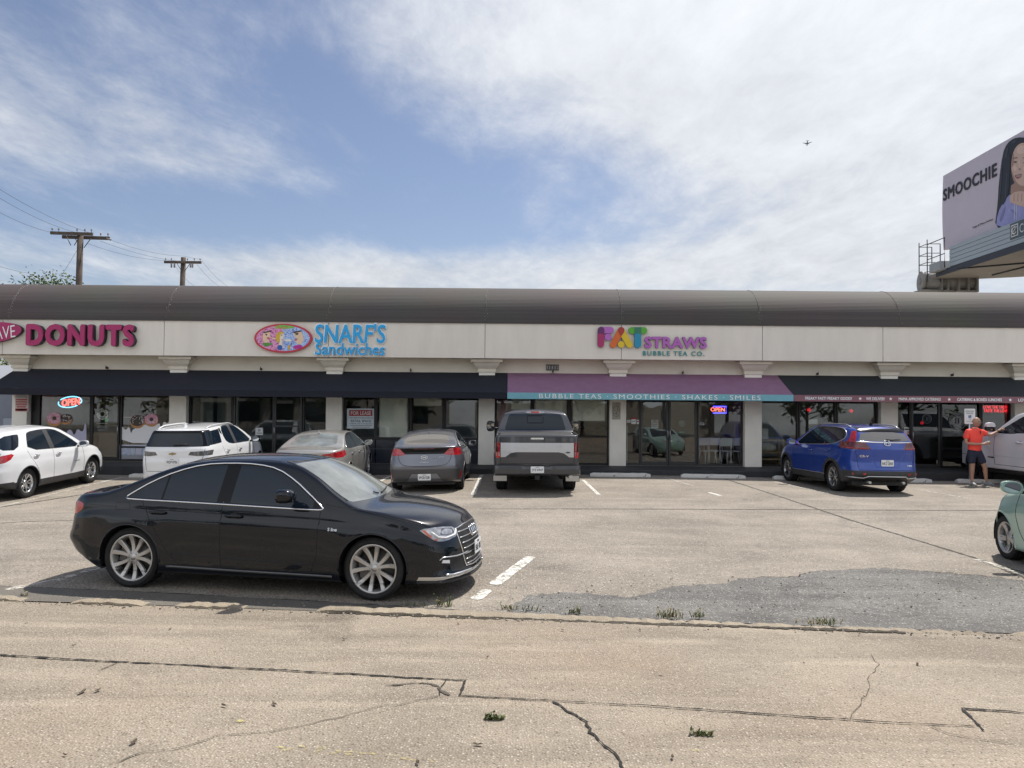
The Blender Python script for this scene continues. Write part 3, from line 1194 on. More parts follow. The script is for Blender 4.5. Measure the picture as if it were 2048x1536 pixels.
M_LOT = aggregate_mat('lot_concrete', (.205, .178, .146), (.305, .268, .222), (.05, .042, .034), (.52, .48, .42), stain=(.14, .122, .10), stain_amt=.55, grain=36, streak=.35, bump=.8)
M_WALK = aggregate_mat('pavement_concrete', (.232, .194, .151), (.336, .285, .220), (.07, .055, .043), (.56, .50, .42), stain=(.172, .143, .114), stain_amt=.5, grain=60, streak=.85, warm=(.33, .242, .168), spots=.9, bump=.8)
M_ASPHALT = aggregate_mat('patch_asphalt', (.105, .10, .094), (.205, .196, .182), (.016, .016, .016), (.46, .44, .40), stain=(.045, .043, .040), stain_amt=.9, grain=42, bump=1.0, streak=.6)
M_KERB = aggregate_mat('kerb_concrete', (.27, .225, .165), (.38, .32, .24), (.09, .075, .06), (.5, .46, .38), stain=(.2, .175, .14), stain_amt=.6, grain=90)
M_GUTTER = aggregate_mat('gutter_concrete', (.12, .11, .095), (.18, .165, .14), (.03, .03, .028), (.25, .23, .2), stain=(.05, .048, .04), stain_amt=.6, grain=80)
M_CRACK = mat('crack_dark', (.020, .018, .015), .95)  # near-black colour of the crack and slab joint strips
M_CRACKSOFT = mat('crack_dirt', (.085, .072, .056), .95, vary=.5, vscale=30)
M_JOINT = mat('joint_tar', (.055, .048, .040), .9, vary=.5, vscale=12)


def paint_mat(name, col, wear):
	"""Worn road paint: the paint has flaked off where the noise is high."""
	m = bpy.data.materials.new(name); m.use_nodes = True
	nt = m.node_tree
	b = nt.nodes['Principled BSDF']; b.inputs['Base Color'].default_value = (*col, 1); b.inputs['Roughness'].default_value = .75
	tc = nd(nt, 'ShaderNodeTexCoord'); n = nd(nt, 'ShaderNodeTexNoise'); n.inputs['Scale'].default_value = 14; n.inputs['Detail'].default_value = 9; n.inputs['Roughness'].default_value = .72
	nt.links.new(tc.outputs['Object'], n.inputs['Vector'])
	r = nd(nt, 'ShaderNodeMapRange'); r.inputs['From Min'].default_value = wear - .07; r.inputs['From Max'].default_value = wear + .07; r.inputs['To Min'].default_value = 1; r.inputs['To Max'].default_value = 0
	nt.links.new(n.outputs['Fac'], r.inputs['Value']); nt.links.new(r.outputs[0], b.inputs['Alpha'])
	return m


M_LINE = paint_mat('white_line_paint', (.66, .64, .58), .555)
M_LINEFAINT = paint_mat('faded_line_paint', (.58, .55, .48), .49)
M_YELLOW = paint_mat('faded_yellow_paint', (.50, .43, .17), .42)

KA, KB = Vector((-5.35, 8.12, 0)), Vector((3.4, 7.30, 0))          # kerb line (edge of the raised pavement)
KD = (KB - KA).normalized(); KN = Vector((KD.y, -KD.x, 0))         # along it; toward the camera


def walk_z(x, y):
	d = (Vector((x, y, 0)) - KA).dot(KN)
	return 0.045 + 0.05 * max(0.0, min(d, 12.0))


def Gw(u, v, lift=0.0):
	"""Point of the sloping foreground pavement under a photograph pixel."""
	p0 = KA.copy(); p0.z = 0.045
	n = Vector((-KN.x * .05, -KN.y * .05, 1)).normalized()
	d = ray(u, v)
	t = (p0 - CAMLOC).dot(n) / d.dot(n)
	p = CAMLOC + d * t
	return p + Vector((0, 0, lift))


def struct(name, mb, m, parent=None, **kw):
	o = mb.build(name, m, parent, **kw)
	if parent is None: o['kind'] = 'structure'
	return o


def ragged_strip(pts, w, seed=0, jit=.5, z=None):
	"""A thin band with uneven edges along a path on the ground (cracks and joints)."""
	rnd = random.Random(seed)
	q = resample(pts, .05)
	vs, fs = [], []
	for i, p in enumerate(q):
		t = (q[min(i + 1, len(q) - 1)] - q[max(i - 1, 0)]); t.z = 0
		if t.length < 1e-6: t = Vector((1, 0, 0))
		t.normalize(); n = Vector((-t.y, t.x, 0))
		k = (.45 if i in (0, len(q) - 1) else 1.0)
		a, b = w * k * (1 + jit * rnd.uniform(-1, 1)) / 2, w * k * (1 + jit * rnd.uniform(-1, 1)) / 2
		vs += [p + n * a, p - n * b]
	for i in range(len(q) - 1): fs.append((2 * i, 2 * i + 1, 2 * i + 3, 2 * i + 2))
	return vs, fs


def jag(pts, amp, step, seed):
	rnd = random.Random(seed)
	q = resample(pts, step)
	return [q[0]] + [p + Vector((rnd.uniform(-amp, amp), rnd.uniform(-amp, amp), 0)) for p in q[1:-1]] + [q[-1]]


def build_ground():
	# one sheet to the horizon, then the lot on it
	b = MB()
	b.add([(-900, -900, -.45), (900, -900, -.45), (900, 900, -.45), (-900, 900, -.45)], [(0, 1, 2, 3)])
	struct('terrain', b, mat('far_ground', (.22, .20, .16), .95, vary=.3, vscale=.05))
	vs, fs = [], []
	nu, nv = 150, 62
	for j in range(nv + 1):
		for i in range(nu + 1):
			x = -45 + 90 * i / nu
			a = KA + KD * ((x - KA.x) / KD.x)
			y = a.y + (28.0 - a.y) * (j / nv)
			vs.append((x, y, zlot(x, y)))
	n0 = nu + 1
	for j in range(nv):
		for i in range(nu): fs.append((j * n0 + i, j * n0 + i + 1, (j + 1) * n0 + i + 1, (j + 1) * n0 + i))
	k = len(vs)
	vs += [(-45, 28, -.02), (45, 28, -.02), (45, 90, -.02), (-45, 90, -.02)]
	fs.append((k, k + 1, k + 2, k + 3))
	lot = struct('parking_lot', MB().add(vs, fs, 0, True), M_LOT)
	# raised pavement sloping up toward the camera
	vs, fs = [], []
	nu, nv = 60, 26
	rnd = random.Random(4)
	for j in range(nv + 1):
		d = -.0 + 14.0 * (j / nv) ** 1.6
		for i in range(nu + 1):
			s_ = -26 + 60 * i / nu
			p = KA + KD * s_ + KN * d
			if j == 0: p = p + KN * (.04 * math.sin(s_ * 2.3) + .03 * math.sin(s_ * 5.1 + 1) + rnd.uniform(-.02, .02))
			vs.append((p.x, p.y, walk_z(p.x, p.y) + (rnd.uniform(-.004, .004) if j else -.0)))
	n0 = nu + 1
	for j in range(nv):
		for i in range(nu): fs.append((j * n0 + i, j * n0 + i + 1, (j + 1) * n0 + i + 1, (j + 1) * n0 + i))
	k = len(vs)
	for i in range(nu + 1): vs.append((vs[i][0], vs[i][1], -.30))
	for i in range(nu): fs.append((i, i + 1, k + i + 1, k + i))
	walk = struct('pavement', MB().add(vs, fs, 0, True), M_WALK)
	b = MB()
	b.add([(-200, -70, .60), (200, -70, .60), (200, -5.8, .62), (-200, -5.8, .62)], [(0, 1, 2, 3)])
	struct('road', b, mat('road_asphalt', (.07, .07, .07), .9, vary=.25, vscale=3))
	# joints of the lot
	def joint(nm, pts, w, seed, m=M_JOINT, parent=lot, jit=.55):
		v, f = ragged_strip(pts, w, seed, jit)
		v = [Vector((p.x, p.y, zlot(p.x, p.y) + .004)) for p in v]
		MB().add(v, f).build(nm, m, parent)
	z = .004
	joint('joint', [G(1120, 1018, z), G(1500, 1019, z), G(2048, 1022, z)] + [G(2300, 1023, z)], .05, 1)
	joint('joint', [G(1448, 957, z), G(1700, 1040, z), G(2048, 1146, z), G(2250, 1206, z)], .045, 2)
	joint('joint', [G(-150, 1030, z), G(0, 1014, z), G(90, 1001, z), G(160, 990, z), G(250, 975, z)], .075, 3)
	joint('joint', [G(-60, 1050, z), G(60, 1043, z), G(160, 1041, z)], .03, 4)
	joint('joint', [G(960, 1018, z), G(1120, 1018, z)], .028, 5)
	joint('joint', [G(1960, 1120, z), G(2060, 1160, z), G(2200, 1180, z)], .06, 5)
	# broken asphalt patch along the kerb
	top = [(1030, 1204), (1046, 1198), (1062, 1190), (1085, 1186), (1140, 1184), (1200, 1187), (1262, 1194), (1300, 1184), (1345, 1172), (1400, 1168), (1450, 1166), (1480, 1157), (1535, 1152), (1590, 1153), (1625, 1143), (1700, 1138), (1770, 1135), (1830, 1141), (1900, 1146), (1990, 1153), (2060, 1162), (2200, 1180), (2400, 1200)]
	tp = [G(u, v, .008) for u, v in top]
	tj = jag(tp, .035, .06, 11)
	vs, fs, fade = [], [], []
	for p in tj:
		s_ = (p - KA).dot(KD)
		e = KA + KD * s_ - KN * .20
		e.z = zlot(e.x, e.y) + .008
		if (e - p).dot(KN) < 0.02: e = p + KN * .02
		m1 = p.lerp(e, min(.8, .16 / max(.05, (e - p).length)))
		vs += [p, m1, e]; fade += [0.0, 1.0, 1.0]
	for i in range(len(tj) - 1):
		for j in (0, 1): fs.append((3 * i + j, 3 * i + j + 1, 3 * i + j + 4, 3 * i + j + 3))
	o = struct('asphalt_patch', MB().add(vs, fs), M_ASPHALT, merge=False)
	at = o.data.attributes.new('fade', 'FLOAT', 'POINT')
	at.data.foreach_set('value', fade)
	nt = M_ASPHALT.node_tree
	bs = nt.nodes['Principled BSDF']
	av = nd(nt, 'ShaderNodeAttribute', attribute_name='fade')
	tc = nd(nt, 'ShaderNodeTexCoord'); nz = nd(nt, 'ShaderNodeTexNoise'); nz.inputs['Scale'].default_value = 16; nz.inputs['Detail'].default_value = 8; nz.inputs['Roughness'].default_value = .75
	nt.links.new(tc.outputs['Object'], nz.inputs['Vector'])
	ad = nd(nt, 'ShaderNodeMath', operation='ADD'); nt.links.new(av.outputs['Fac'], ad.inputs[0]); nt.links.new(nz.outputs['Fac'], ad.inputs[1])
	mr = nd(nt, 'ShaderNodeMapRange'); mr.inputs['From Min'].default_value = .78; mr.inputs['From Max'].default_value = .98
	nt.links.new(ad.outputs[0], mr.inputs['Value']); nt.links.new(mr.outputs[0], bs.inputs['Alpha'])
	for k0, k1 in ((.42, .55), (.66, .80)):
		part_ = tj[int(len(tj) * k0):int(len(tj) * k1)]
		v, f = ragged_strip([p + KN * .06 + Vector((0, 0, .003)) for p in part_], .014, 8, .9)
		MB().add(v, f).build('crack', M_CRACK, lot)
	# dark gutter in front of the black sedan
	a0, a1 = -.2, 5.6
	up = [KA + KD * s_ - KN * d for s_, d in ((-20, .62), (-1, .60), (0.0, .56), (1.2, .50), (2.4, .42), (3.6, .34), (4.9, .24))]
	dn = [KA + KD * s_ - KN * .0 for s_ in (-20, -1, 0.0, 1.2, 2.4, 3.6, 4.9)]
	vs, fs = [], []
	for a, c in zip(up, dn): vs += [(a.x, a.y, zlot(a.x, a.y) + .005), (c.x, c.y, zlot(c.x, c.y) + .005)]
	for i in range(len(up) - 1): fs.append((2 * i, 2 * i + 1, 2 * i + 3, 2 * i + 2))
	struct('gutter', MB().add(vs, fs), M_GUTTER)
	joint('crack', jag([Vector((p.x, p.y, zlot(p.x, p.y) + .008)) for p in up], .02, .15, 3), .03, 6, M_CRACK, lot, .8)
	# stall lines
	def stripe(pts, w, m):
		v, f = ragged_strip(resample([Vector((p.x, p.y, 0)) for p in pts], .3), w, 3, .08)
		v = [Vector((p.x, p.y, zlot(p.x, p.y) + .006)) for p in v]
		MB().add(v, f).build('stall_line', m, lot)
	stripe([G(963, 950), G(946, 990)], .11, M_LINE)
	stripe([G(1166, 960), G(1198, 990)], .09, M_LINE)
	stripe([G(1328, 955), G(1386, 972)], .09, M_LINEFAINT); stripe([G(1418, 985), G(1441, 992)], .11, M_LINE)
	stripe([G(1520, 957), G(1660, 988)], .09, M_LINEFAINT)
	stripe([G(1840, 980), G(1935, 997)], .09, M_LINEFAINT)
	stripe([G(-40, 1022), G(110, 987), G(250, 954)], .10, M_LINEFAINT); stripe([G(205, 964), G(250, 954)], .10, M_LINE)
	stripe([G(742, 972), G(782, 952)], .10, M_LINE)
	stripe([G(1062, 1114), G(988, 1170)], .15, M_LINE); stripe([G(976, 1180), G(950, 1200)], .13, M_LINE)
	stripe([G(222, 1128), G(120, 1160), G(10, 1180)], .12, M_LINEFAINT)
	stripe([G(1950, 1118), G(2048, 1150), G(2100, 1165)], .12, M_LINEFAINT)
	# kerb: long block at the right, broken pieces at the left
	def kerb(s0, s1, w, h, seed, chip=.02):
		rnd = random.Random(seed)
		n = max(6, int((s1 - s0) / .055))
		vs, fs = [], []
		for i in range(n + 1):
			s_ = s0 + (s1 - s0) * i / n
			e = min(1, min(i, n - i) / 3.0 + .25) * (1 - rnd.random() ** 4 * .5)
			c0 = rnd.uniform(0, chip); c1 = rnd.uniform(0, chip * 1.4); hh = h * e + rnd.uniform(-.005, .004)
			for d, z in ((.02 + c1, -.02), (.02 + c1, hh * .8), (-.02, hh), (-w + .03, hh * .98), (-w + c0 * .6, hh * .55), (-w + c0, -.02)):
				p = KA + KD * s_ + KN * d
				vs.append((p.x, p.y, z + zlot(p.x, p.y)))
		for i in range(n):
			for j in range(5): fs.append((i * 6 + j, i * 6 + j + 1, (i + 1) * 6 + j + 1, (i + 1) * 6 + j))
		fs += [tuple(range(6)), tuple(n * 6 + j for j in range(6))]
		return MB().add(vs, fs, 0, False)
	S_of = lambda u, v: (G(u, v, 0) - KA).dot(KD)
	L1 = 'long weathered concrete kerb strip between the asphalt patch and the pavement'
	o = kerb(S_of(655, 1206), S_of(1970, 1262), .15, .042, 1, .022).build('kerb', M_KERB); tag(o, L1, 'kerb')
	o = kerb(S_of(2005, 1266), 16, .17, .05, 7, .03).build('kerb', M_KERB); tag(o, 'concrete kerb strip at the far right end of the pavement edge', 'kerb')
	for i, (u0, u1, vv, lb) in enumerate(((-60, 52, 1196, 'broken kerb piece at the left edge of the pavement'), (160, 305, 1200, 'broken kerb piece in front of the black sedan rear wheel'), (365, 500, 1206, 'broken kerb piece with crumbled end below the black sedan doors'))):
		o = kerb(S_of(u0, vv), S_of(u1, vv + 4), .11, .034, 20 + i, .03).build('kerb', M_KERB); tag(o, lb, 'kerb', 'broken kerb pieces')
	# shadowed crack behind the kerb
	def wcrack(pts, w, seed, amp=.012, m=M_CRACK, nm='crack', step=.12, jit=.8):
		q = jag([Gw(u, v, .004) for u, v in pts], amp, step, seed)
		q = [Vector((p.x, p.y, walk_z(p.x, p.y) + .007)) for p in q]
		v, f = ragged_strip(q, w * .72, seed, jit)
		MB().add(v, f).build(nm, m, walk)
	e = [KA + KD * (S_of(u, 1230)) + KN * .045 for u in (650, 800, 1000, 1200, 1400, 1600, 1750)]
	q = jag(e, .015, .12, 5); q = [Vector((p.x, p.y, walk_z(p.x, p.y) + .006)) for p in q]
	v, f = ragged_strip(q, .07, 5, .7); MB().add(v, f).build('crack', mat('crack_soil', (.05, .04, .028), .95, vary=.6, vscale=20), walk)
	# slab joints and cracks of the pavement
	wcrack([(-120, 1302), (0, 1311), (180, 1322), (420, 1334), (700, 1349), (840, 1358), (932, 1362)], .030, 31, .006)
	wcrack([(932, 1361), (926, 1376), (918, 1393)], .022, 32, .003)
	wcrack([(918, 1393), (1110, 1403), (1300, 1413), (1500, 1427), (1750, 1444), (1950, 1454)], .018, 33, .006)
	wcrack([(1924, 1419), (1945, 1440), (1968, 1463)], .020, 34, .003)
	wcrack([(1922, 1418), (1990, 1423), (2100, 1431)], .028, 35, .005)
	wcrack([(1105, 1404), (1125, 1418), (1150, 1430), (1172, 1446), (1182, 1466), (1205, 1488), (1235, 1512), (1246, 1532), (1236, 1560)], .020, 36, .014, step=.07)
	wcrack([(880, 1392), (845, 1400), (800, 1410), (765, 1412), (700, 1430), (620, 1450), (540, 1466), (440, 1470), (410, 1480), (370, 1496), (290, 1506), (220, 1530)], .0085, 37, .014, m=M_CRACKSOFT, step=.09)
	wcrack([(880, 1392), (878, 1378), (893, 1362)], .012, 38, .008)
	wcrack([(243, 1324), (215, 1336), (195, 1344)], .012, 39, .008)
	wcrack([(1742, 1310), (1757, 1330), (1738, 1360), (1735, 1380), (1700, 1440)], .006, 40, .012, m=M_CRACKSOFT)
	wcrack([(1855, 1450), (1900, 1470), (1960, 1480), (2030, 1490)], .008, 41, .01, m=M_CRACKSOFT)
	wcrack([(770, 1372), (830, 1366), (870, 1372), (900, 1392)], .03, 42, .03, m=M_CRACKSOFT, jit=1.0)
	for pts, w in (([(545, 1498), (600, 1500), (680, 1506)], .085), ([(690, 1507), (760, 1513), (840, 1520), (875, 1523)], .07), ([(450, 1442), (500, 1444)], .05), ([(1375, 1500), (1402, 1502)], .05)):
		q = [Gw(u, v) for u, v in pts]; q = [Vector((p.x, p.y, walk_z(p.x, p.y) + .006)) for p in q]
		v, f = ragged_strip(q, w, 9, .5); MB().add(v, f).build('yellow_line', M_YELLOW, walk)
	return lot, walk


build_ground()


# ------------------------------------------------------------------ weeds and fallen leaves on the concrete
M_WEED = mat('weed_green', (.085, .105, .030), .7, vary=.5, vscale=20)
M_WEEDDRY = mat('weed_dry', (.26, .21, .10), .8, vary=.4, vscale=20)


def weed(p, h, w, n, seed, label, dry=.25, group='weeds growing along the kerb'):
	rnd = random.Random(seed)
	vs, fs, mi = [], [], []
	b = MB()
	for i in range(n):
		a = rnd.uniform(0, 2 * PI); rr = w * math.sqrt(rnd.random()) * .5
		base = Vector((rr * math.cos(a) * 1.6, rr * math.sin(a) * .5, -.01))
		hh = h * rnd.uniform(.35, 1.0)
		lean = Vector((rnd.uniform(-.45, .45), rnd.uniform(-.45, .45), 1)).normalized()
		m_ = 1 if rnd.random() < dry else 0
		wd = rnd.uniform(.003, .006)
		side = Vector((math.cos(a + 1.2), math.sin(a + 1.2), 0))
		p1 = base + lean * hh * .6; p2 = base + lean * hh + Vector((lean.x * .25 * hh, lean.y * .25 * hh, 0))
		b.add([base - side * wd, base + side * wd, p1 + side * wd * .9, p1 - side * wd * .9, p2], [(0, 1, 2, 3), (3, 2, 4)], m_)
		for k in range(rnd.randint(1, 3)):
			t = rnd.uniform(.3, 1.0); q = base + lean * hh * t
			d = Vector((rnd.uniform(-1, 1), rnd.uniform(-1, 1), rnd.uniform(.1, .8))).normalized(); l = rnd.uniform(.012, .03)
			s2 = d.cross(Vector((0, 0, 1))).normalized() * l * .35
			b.add([q, q + d * l * .5 + s2, q + d * l, q + d * l * .5 - s2], [(0, 1, 2, 3)], m_)
	o = b.build('weed', [M_WEED, M_WEEDDRY], None, merge=False)
	o.location = p
	tag(o, label, 'weed', group)


def build_weeds():
	for i, (u, v, h, w, n, lb) in enumerate((
			(886, 1214, .14, .14, 26, 'tall yellow green weed on the kerb right of the black sedan front wheel'), (830, 1214, .06, .20, 16, 'low grassy weed on the kerb just under the black sedan front wheel'),
			(1052, 1222, .055, .20, 18, 'flat weed clump on the kerb below the white stall line'), (1018, 1220, .06, .10, 16, 'dry little weed left of the flat clump on the kerb'), (1148, 1228, .09, .11, 24, 'round weed in the kerb crack where the asphalt patch is narrow'),
			(1340, 1236, .11, .19, 46, 'largest bushy weed in the kerb crack beside the asphalt patch'), (1394, 1236, .09, .10, 24, 'small upright weed just right of the largest kerb weed'),
			(1655, 1249, .085, .19, 34, 'weed clump in the kerb crack nearest the right end'), (1620, 1249, .07, .22, 20, 'sparse dry grass beside the right hand weed clump'), (48, 1194, .07, .06, 12, 'thin grass blades beside the leftmost broken kerb piece'))):
		p = Gw(u, v)
		weed(Vector((p.x, p.y, walk_z(p.x, p.y))), h, w, n, i, lb, .3 if i != 8 else .8)
	for i, (u, v, lb) in enumerate(((987, 1438, 'small green weed sprouting alone in the pavement below the joint step'), (1403, 1470, 'small green weed sprouting alone in the pavement at lower right'))):
		p = Gw(u, v)
		weed(Vector((p.x, p.y, walk_z(p.x, p.y))), .045, .085, 46, 50 + i, lb, .1, 'weeds sprouting in the pavement')
	rnd = random.Random(12)
	lm = mat('dead_leaf', (.075, .055, .035), .85, vary=.5, vscale=40)
	spots = [(165, 1386, .09), (196, 1383, .07), (268, 1487, .08), (448, 1414, .06), (549, 1411, .07), (340, 1260, .05), (147, 1293, .05), (426, 1216, .05), (688, 1280, .06), (956, 1492, .07), (1345, 1518, .05),
			 (1835, 1331, .06), (975, 1316, .04), (917, 1250, .05), (1608, 1328, .03), (1730, 1397, .03), (1125, 1262, .05), (835, 1529, .06), (130, 1513, .04), (580, 1228, .04), (643, 1229, .04), (1280, 1262, .05)]
	for u, v, s_ in spots:
		p = Gw(u, v)
		a = rnd.uniform(0, PI)
		pts = smooth_poly([(-.5, 0), (-.2, .22), (.2, .2), (.5, .02), (.15, -.2), (-.25, -.18)], 1)
		b = MB(); vs = []
		for x, y in pts:
			vs.append((x * s_ * math.cos(a) - y * s_ * .8 * math.sin(a), x * s_ * math.sin(a) + y * s_ * .8 * math.cos(a), .004 + .014 * abs(x) + rnd.uniform(0, .006)))
		vs.append((0, 0, .003)); n = len(pts)
		b.add(vs, [(i, (i + 1) % n, n) for i in range(n)])
		o = b.build('fallen_leaf', lm, None); o.location = (p.x, p.y, walk_z(p.x, p.y) + .004)
		tag(o, 'small dry dark leaf lying on the sunlit pavement', 'leaf', 'dry leaves scattered on the pavement')


build_weeds()


def build_gravel():
	rnd = random.Random(77)
	b = MB()

	def stone(p, r):
		b.ell((0, 0, 0), r * rnd.uniform(.8, 1.3), r * rnd.uniform(.7, 1.2), r * rnd.uniform(.5, .8), 6, 4, rnd.choice((0, 0, 1)))
		k = 30
		b.v[-k:] = [(v[0] + p.x + rnd.uniform(-.1, .1) * r, v[1] + p.y, v[2] + p.z) for v in b.v[-k:]]
	for i in range(430):
		s_ = rnd.uniform(-.5, 11.5); d = abs(rnd.gauss(0, .09)) + .015
		p = KA + KD * s_ + KN * (d if rnd.random() < .8 else -d - .12)
		z = walk_z(p.x, p.y) if (p - KA).dot(KN) > 0 else zlot(p.x, p.y)
		stone(Vector((p.x, p.y, z + .004)), rnd.uniform(.004, .013))
	for i in range(260):
		u = rnd.uniform(1000, 2048); v = 1150 + rnd.uniform(0, 75) + max(0, (1300 - u)) * .1
		p = G(u, v, .012); stone(p, rnd.uniform(.005, .012))
	o = b.build('gravel', [mat('gravel_pale', (.36, .32, .26), .9, vary=.4, vscale=30), mat('gravel_dark', (.12, .11, .10), .9)], None, merge=False)
	tag(o, 'loose grit and small stones along the kerb and on the asphalt patch', 'gravel', kind='stuff')


build_gravel()
# ------------------------------------------------------------------ the row of shops
YF, YA, YV = 24.8, 24.2, 23.4         # shop front wall, fascia face, awning front
ZS = 0.15                             # height of the pavement in front of the shops
ZF0, ZF1 = 3.49, 4.576                # fascia bottom and top
fx = lambda u, Y=YF: P(u, 870, Y).x   # x on the shop front under a photograph column
XL, XR = -17.3, 27.0

M_STUCCO = mat('pale_stucco', (.70, .655, .59), .85, vary=.06, vscale=1.2, vst=(1.6, 1.6, .35), bump=.25, bscale=90)
M_STUCCOLOW = mat('beige_stucco', (.70, .65, .555), .85, vary=.07, vscale=1.4, bump=.25, bscale=90)
M_COLUMN = mat('column_stucco', (.80, .77, .70), .8, vary=.06, vscale=2.0, bump=.3, bscale=120)
M_FRAME = mat('dark_aluminium', (.018, .018, .019), .4, metal=.4)
M_FRAMEGREY = mat('grey_aluminium', (.05, .051, .053), .42, metal=.4)
M_SHOPGLASS = glass_mat('shop_glass', (.92, .94, .92), 1.1)
M_SHOPGLASSD = glass_mat('shop_glass_dark', (.72, .75, .74), 1.05)
M_DOORGLASS = glass_mat('wavy_shop_glass', (.66, .69, .68), 2.0, wave=.10)
M_NAVY = mat('navy_canvas', (.0075, .0095, .020), .85, vary=.15, vscale=5)
M_NAVYV = mat('navy_valance', (.0065, .008, .017), .85)
M_DKGREEN = mat('charcoal_canvas', (.014, .019, .024), .85, vary=.15, vscale=5)
M_WALLDARK = mat('interior_dark_wall', (.045, .045, .045), .9, vary=.3, vscale=1.5)


def roof_mat():
	m = bpy.data.materials.new('bronze_metal_roof'); m.use_nodes = True
	nt = m.node_tree; Lk = nt.links
	b = nt.nodes['Principled BSDF']; b.inputs['Roughness'].default_value = .75; b.inputs['Metallic'].default_value = .0
	b.inputs['Specular IOR Level'].default_value = .25
	tc = nd(nt, 'ShaderNodeTexCoord')
	mp = nd(nt, 'ShaderNodeMapping'); mp.inputs['Scale'].default_value = (.06, 9, 16); Lk.new(tc.outputs['Object'], mp.inputs[0])
	n = nd(nt, 'ShaderNodeTexNoise'); n.inputs['Scale'].default_value = 1.0; n.inputs['Detail'].default_value = 6; n.inputs['Roughness'].default_value = .7
	Lk.new(mp.outputs[0], n.inputs['Vector'])
	n2 = nd(nt, 'ShaderNodeTexNoise'); n2.inputs['Scale'].default_value = .35; Lk.new(tc.outputs['Object'], n2.inputs['Vector'])
	mx = nd(nt, 'ShaderNodeMix', data_type='RGBA'); mx.inputs['A'].default_value = (.074, .066, .063, 1); mx.inputs['B'].default_value = (.112, .099, .094, 1)
	r = nd(nt, 'ShaderNodeMapRange'); r.inputs['From Min'].default_value = .3; r.inputs['From Max'].default_value = .7; Lk.new(n.outputs['Fac'], r.inputs['Value'])
	Lk.new(r.outputs[0], mx.inputs['Factor'])
	mx2 = nd(nt, 'ShaderNodeMix', data_type='RGBA', blend_type='MULTIPLY'); mx2.inputs['Factor'].default_value = .35
	Lk.new(mx.outputs['Result'], mx2.inputs['A']); Lk.new(n2.outputs['Color'], mx2.inputs['B'])
	Lk.new(mx2.outputs['Result'], b.inputs['Base Color'])
	w = nd(nt, 'ShaderNodeTexWave'); w.bands_direction = 'Z'; w.inputs['Scale'].default_value = 6.5; w.inputs['Distortion'].default_value = .0
	Lk.new(tc.outputs['Object'], w.inputs['Vector'])
	bp = nd(nt, 'ShaderNodeBump'); bp.inputs['Strength'].default_value = .14; bp.inputs['Distance'].default_value = .02
	Lk.new(w.outputs['Color'], bp.inputs['Height']); Lk.new(bp.outputs[0], b.inputs['Normal'])
	return m


BUILDING = empty('shop_building', (0, YF, 0), 0, 'long single storey row of shops with pale fascia and curved bronze metal roof', 'building')
COLS = [(28, 68), (341, 375), (653, 685), (957, 989), (1218, 1251), (1487, 1521), (1758, 1792), (2024, 2057), (2292, 2325)]


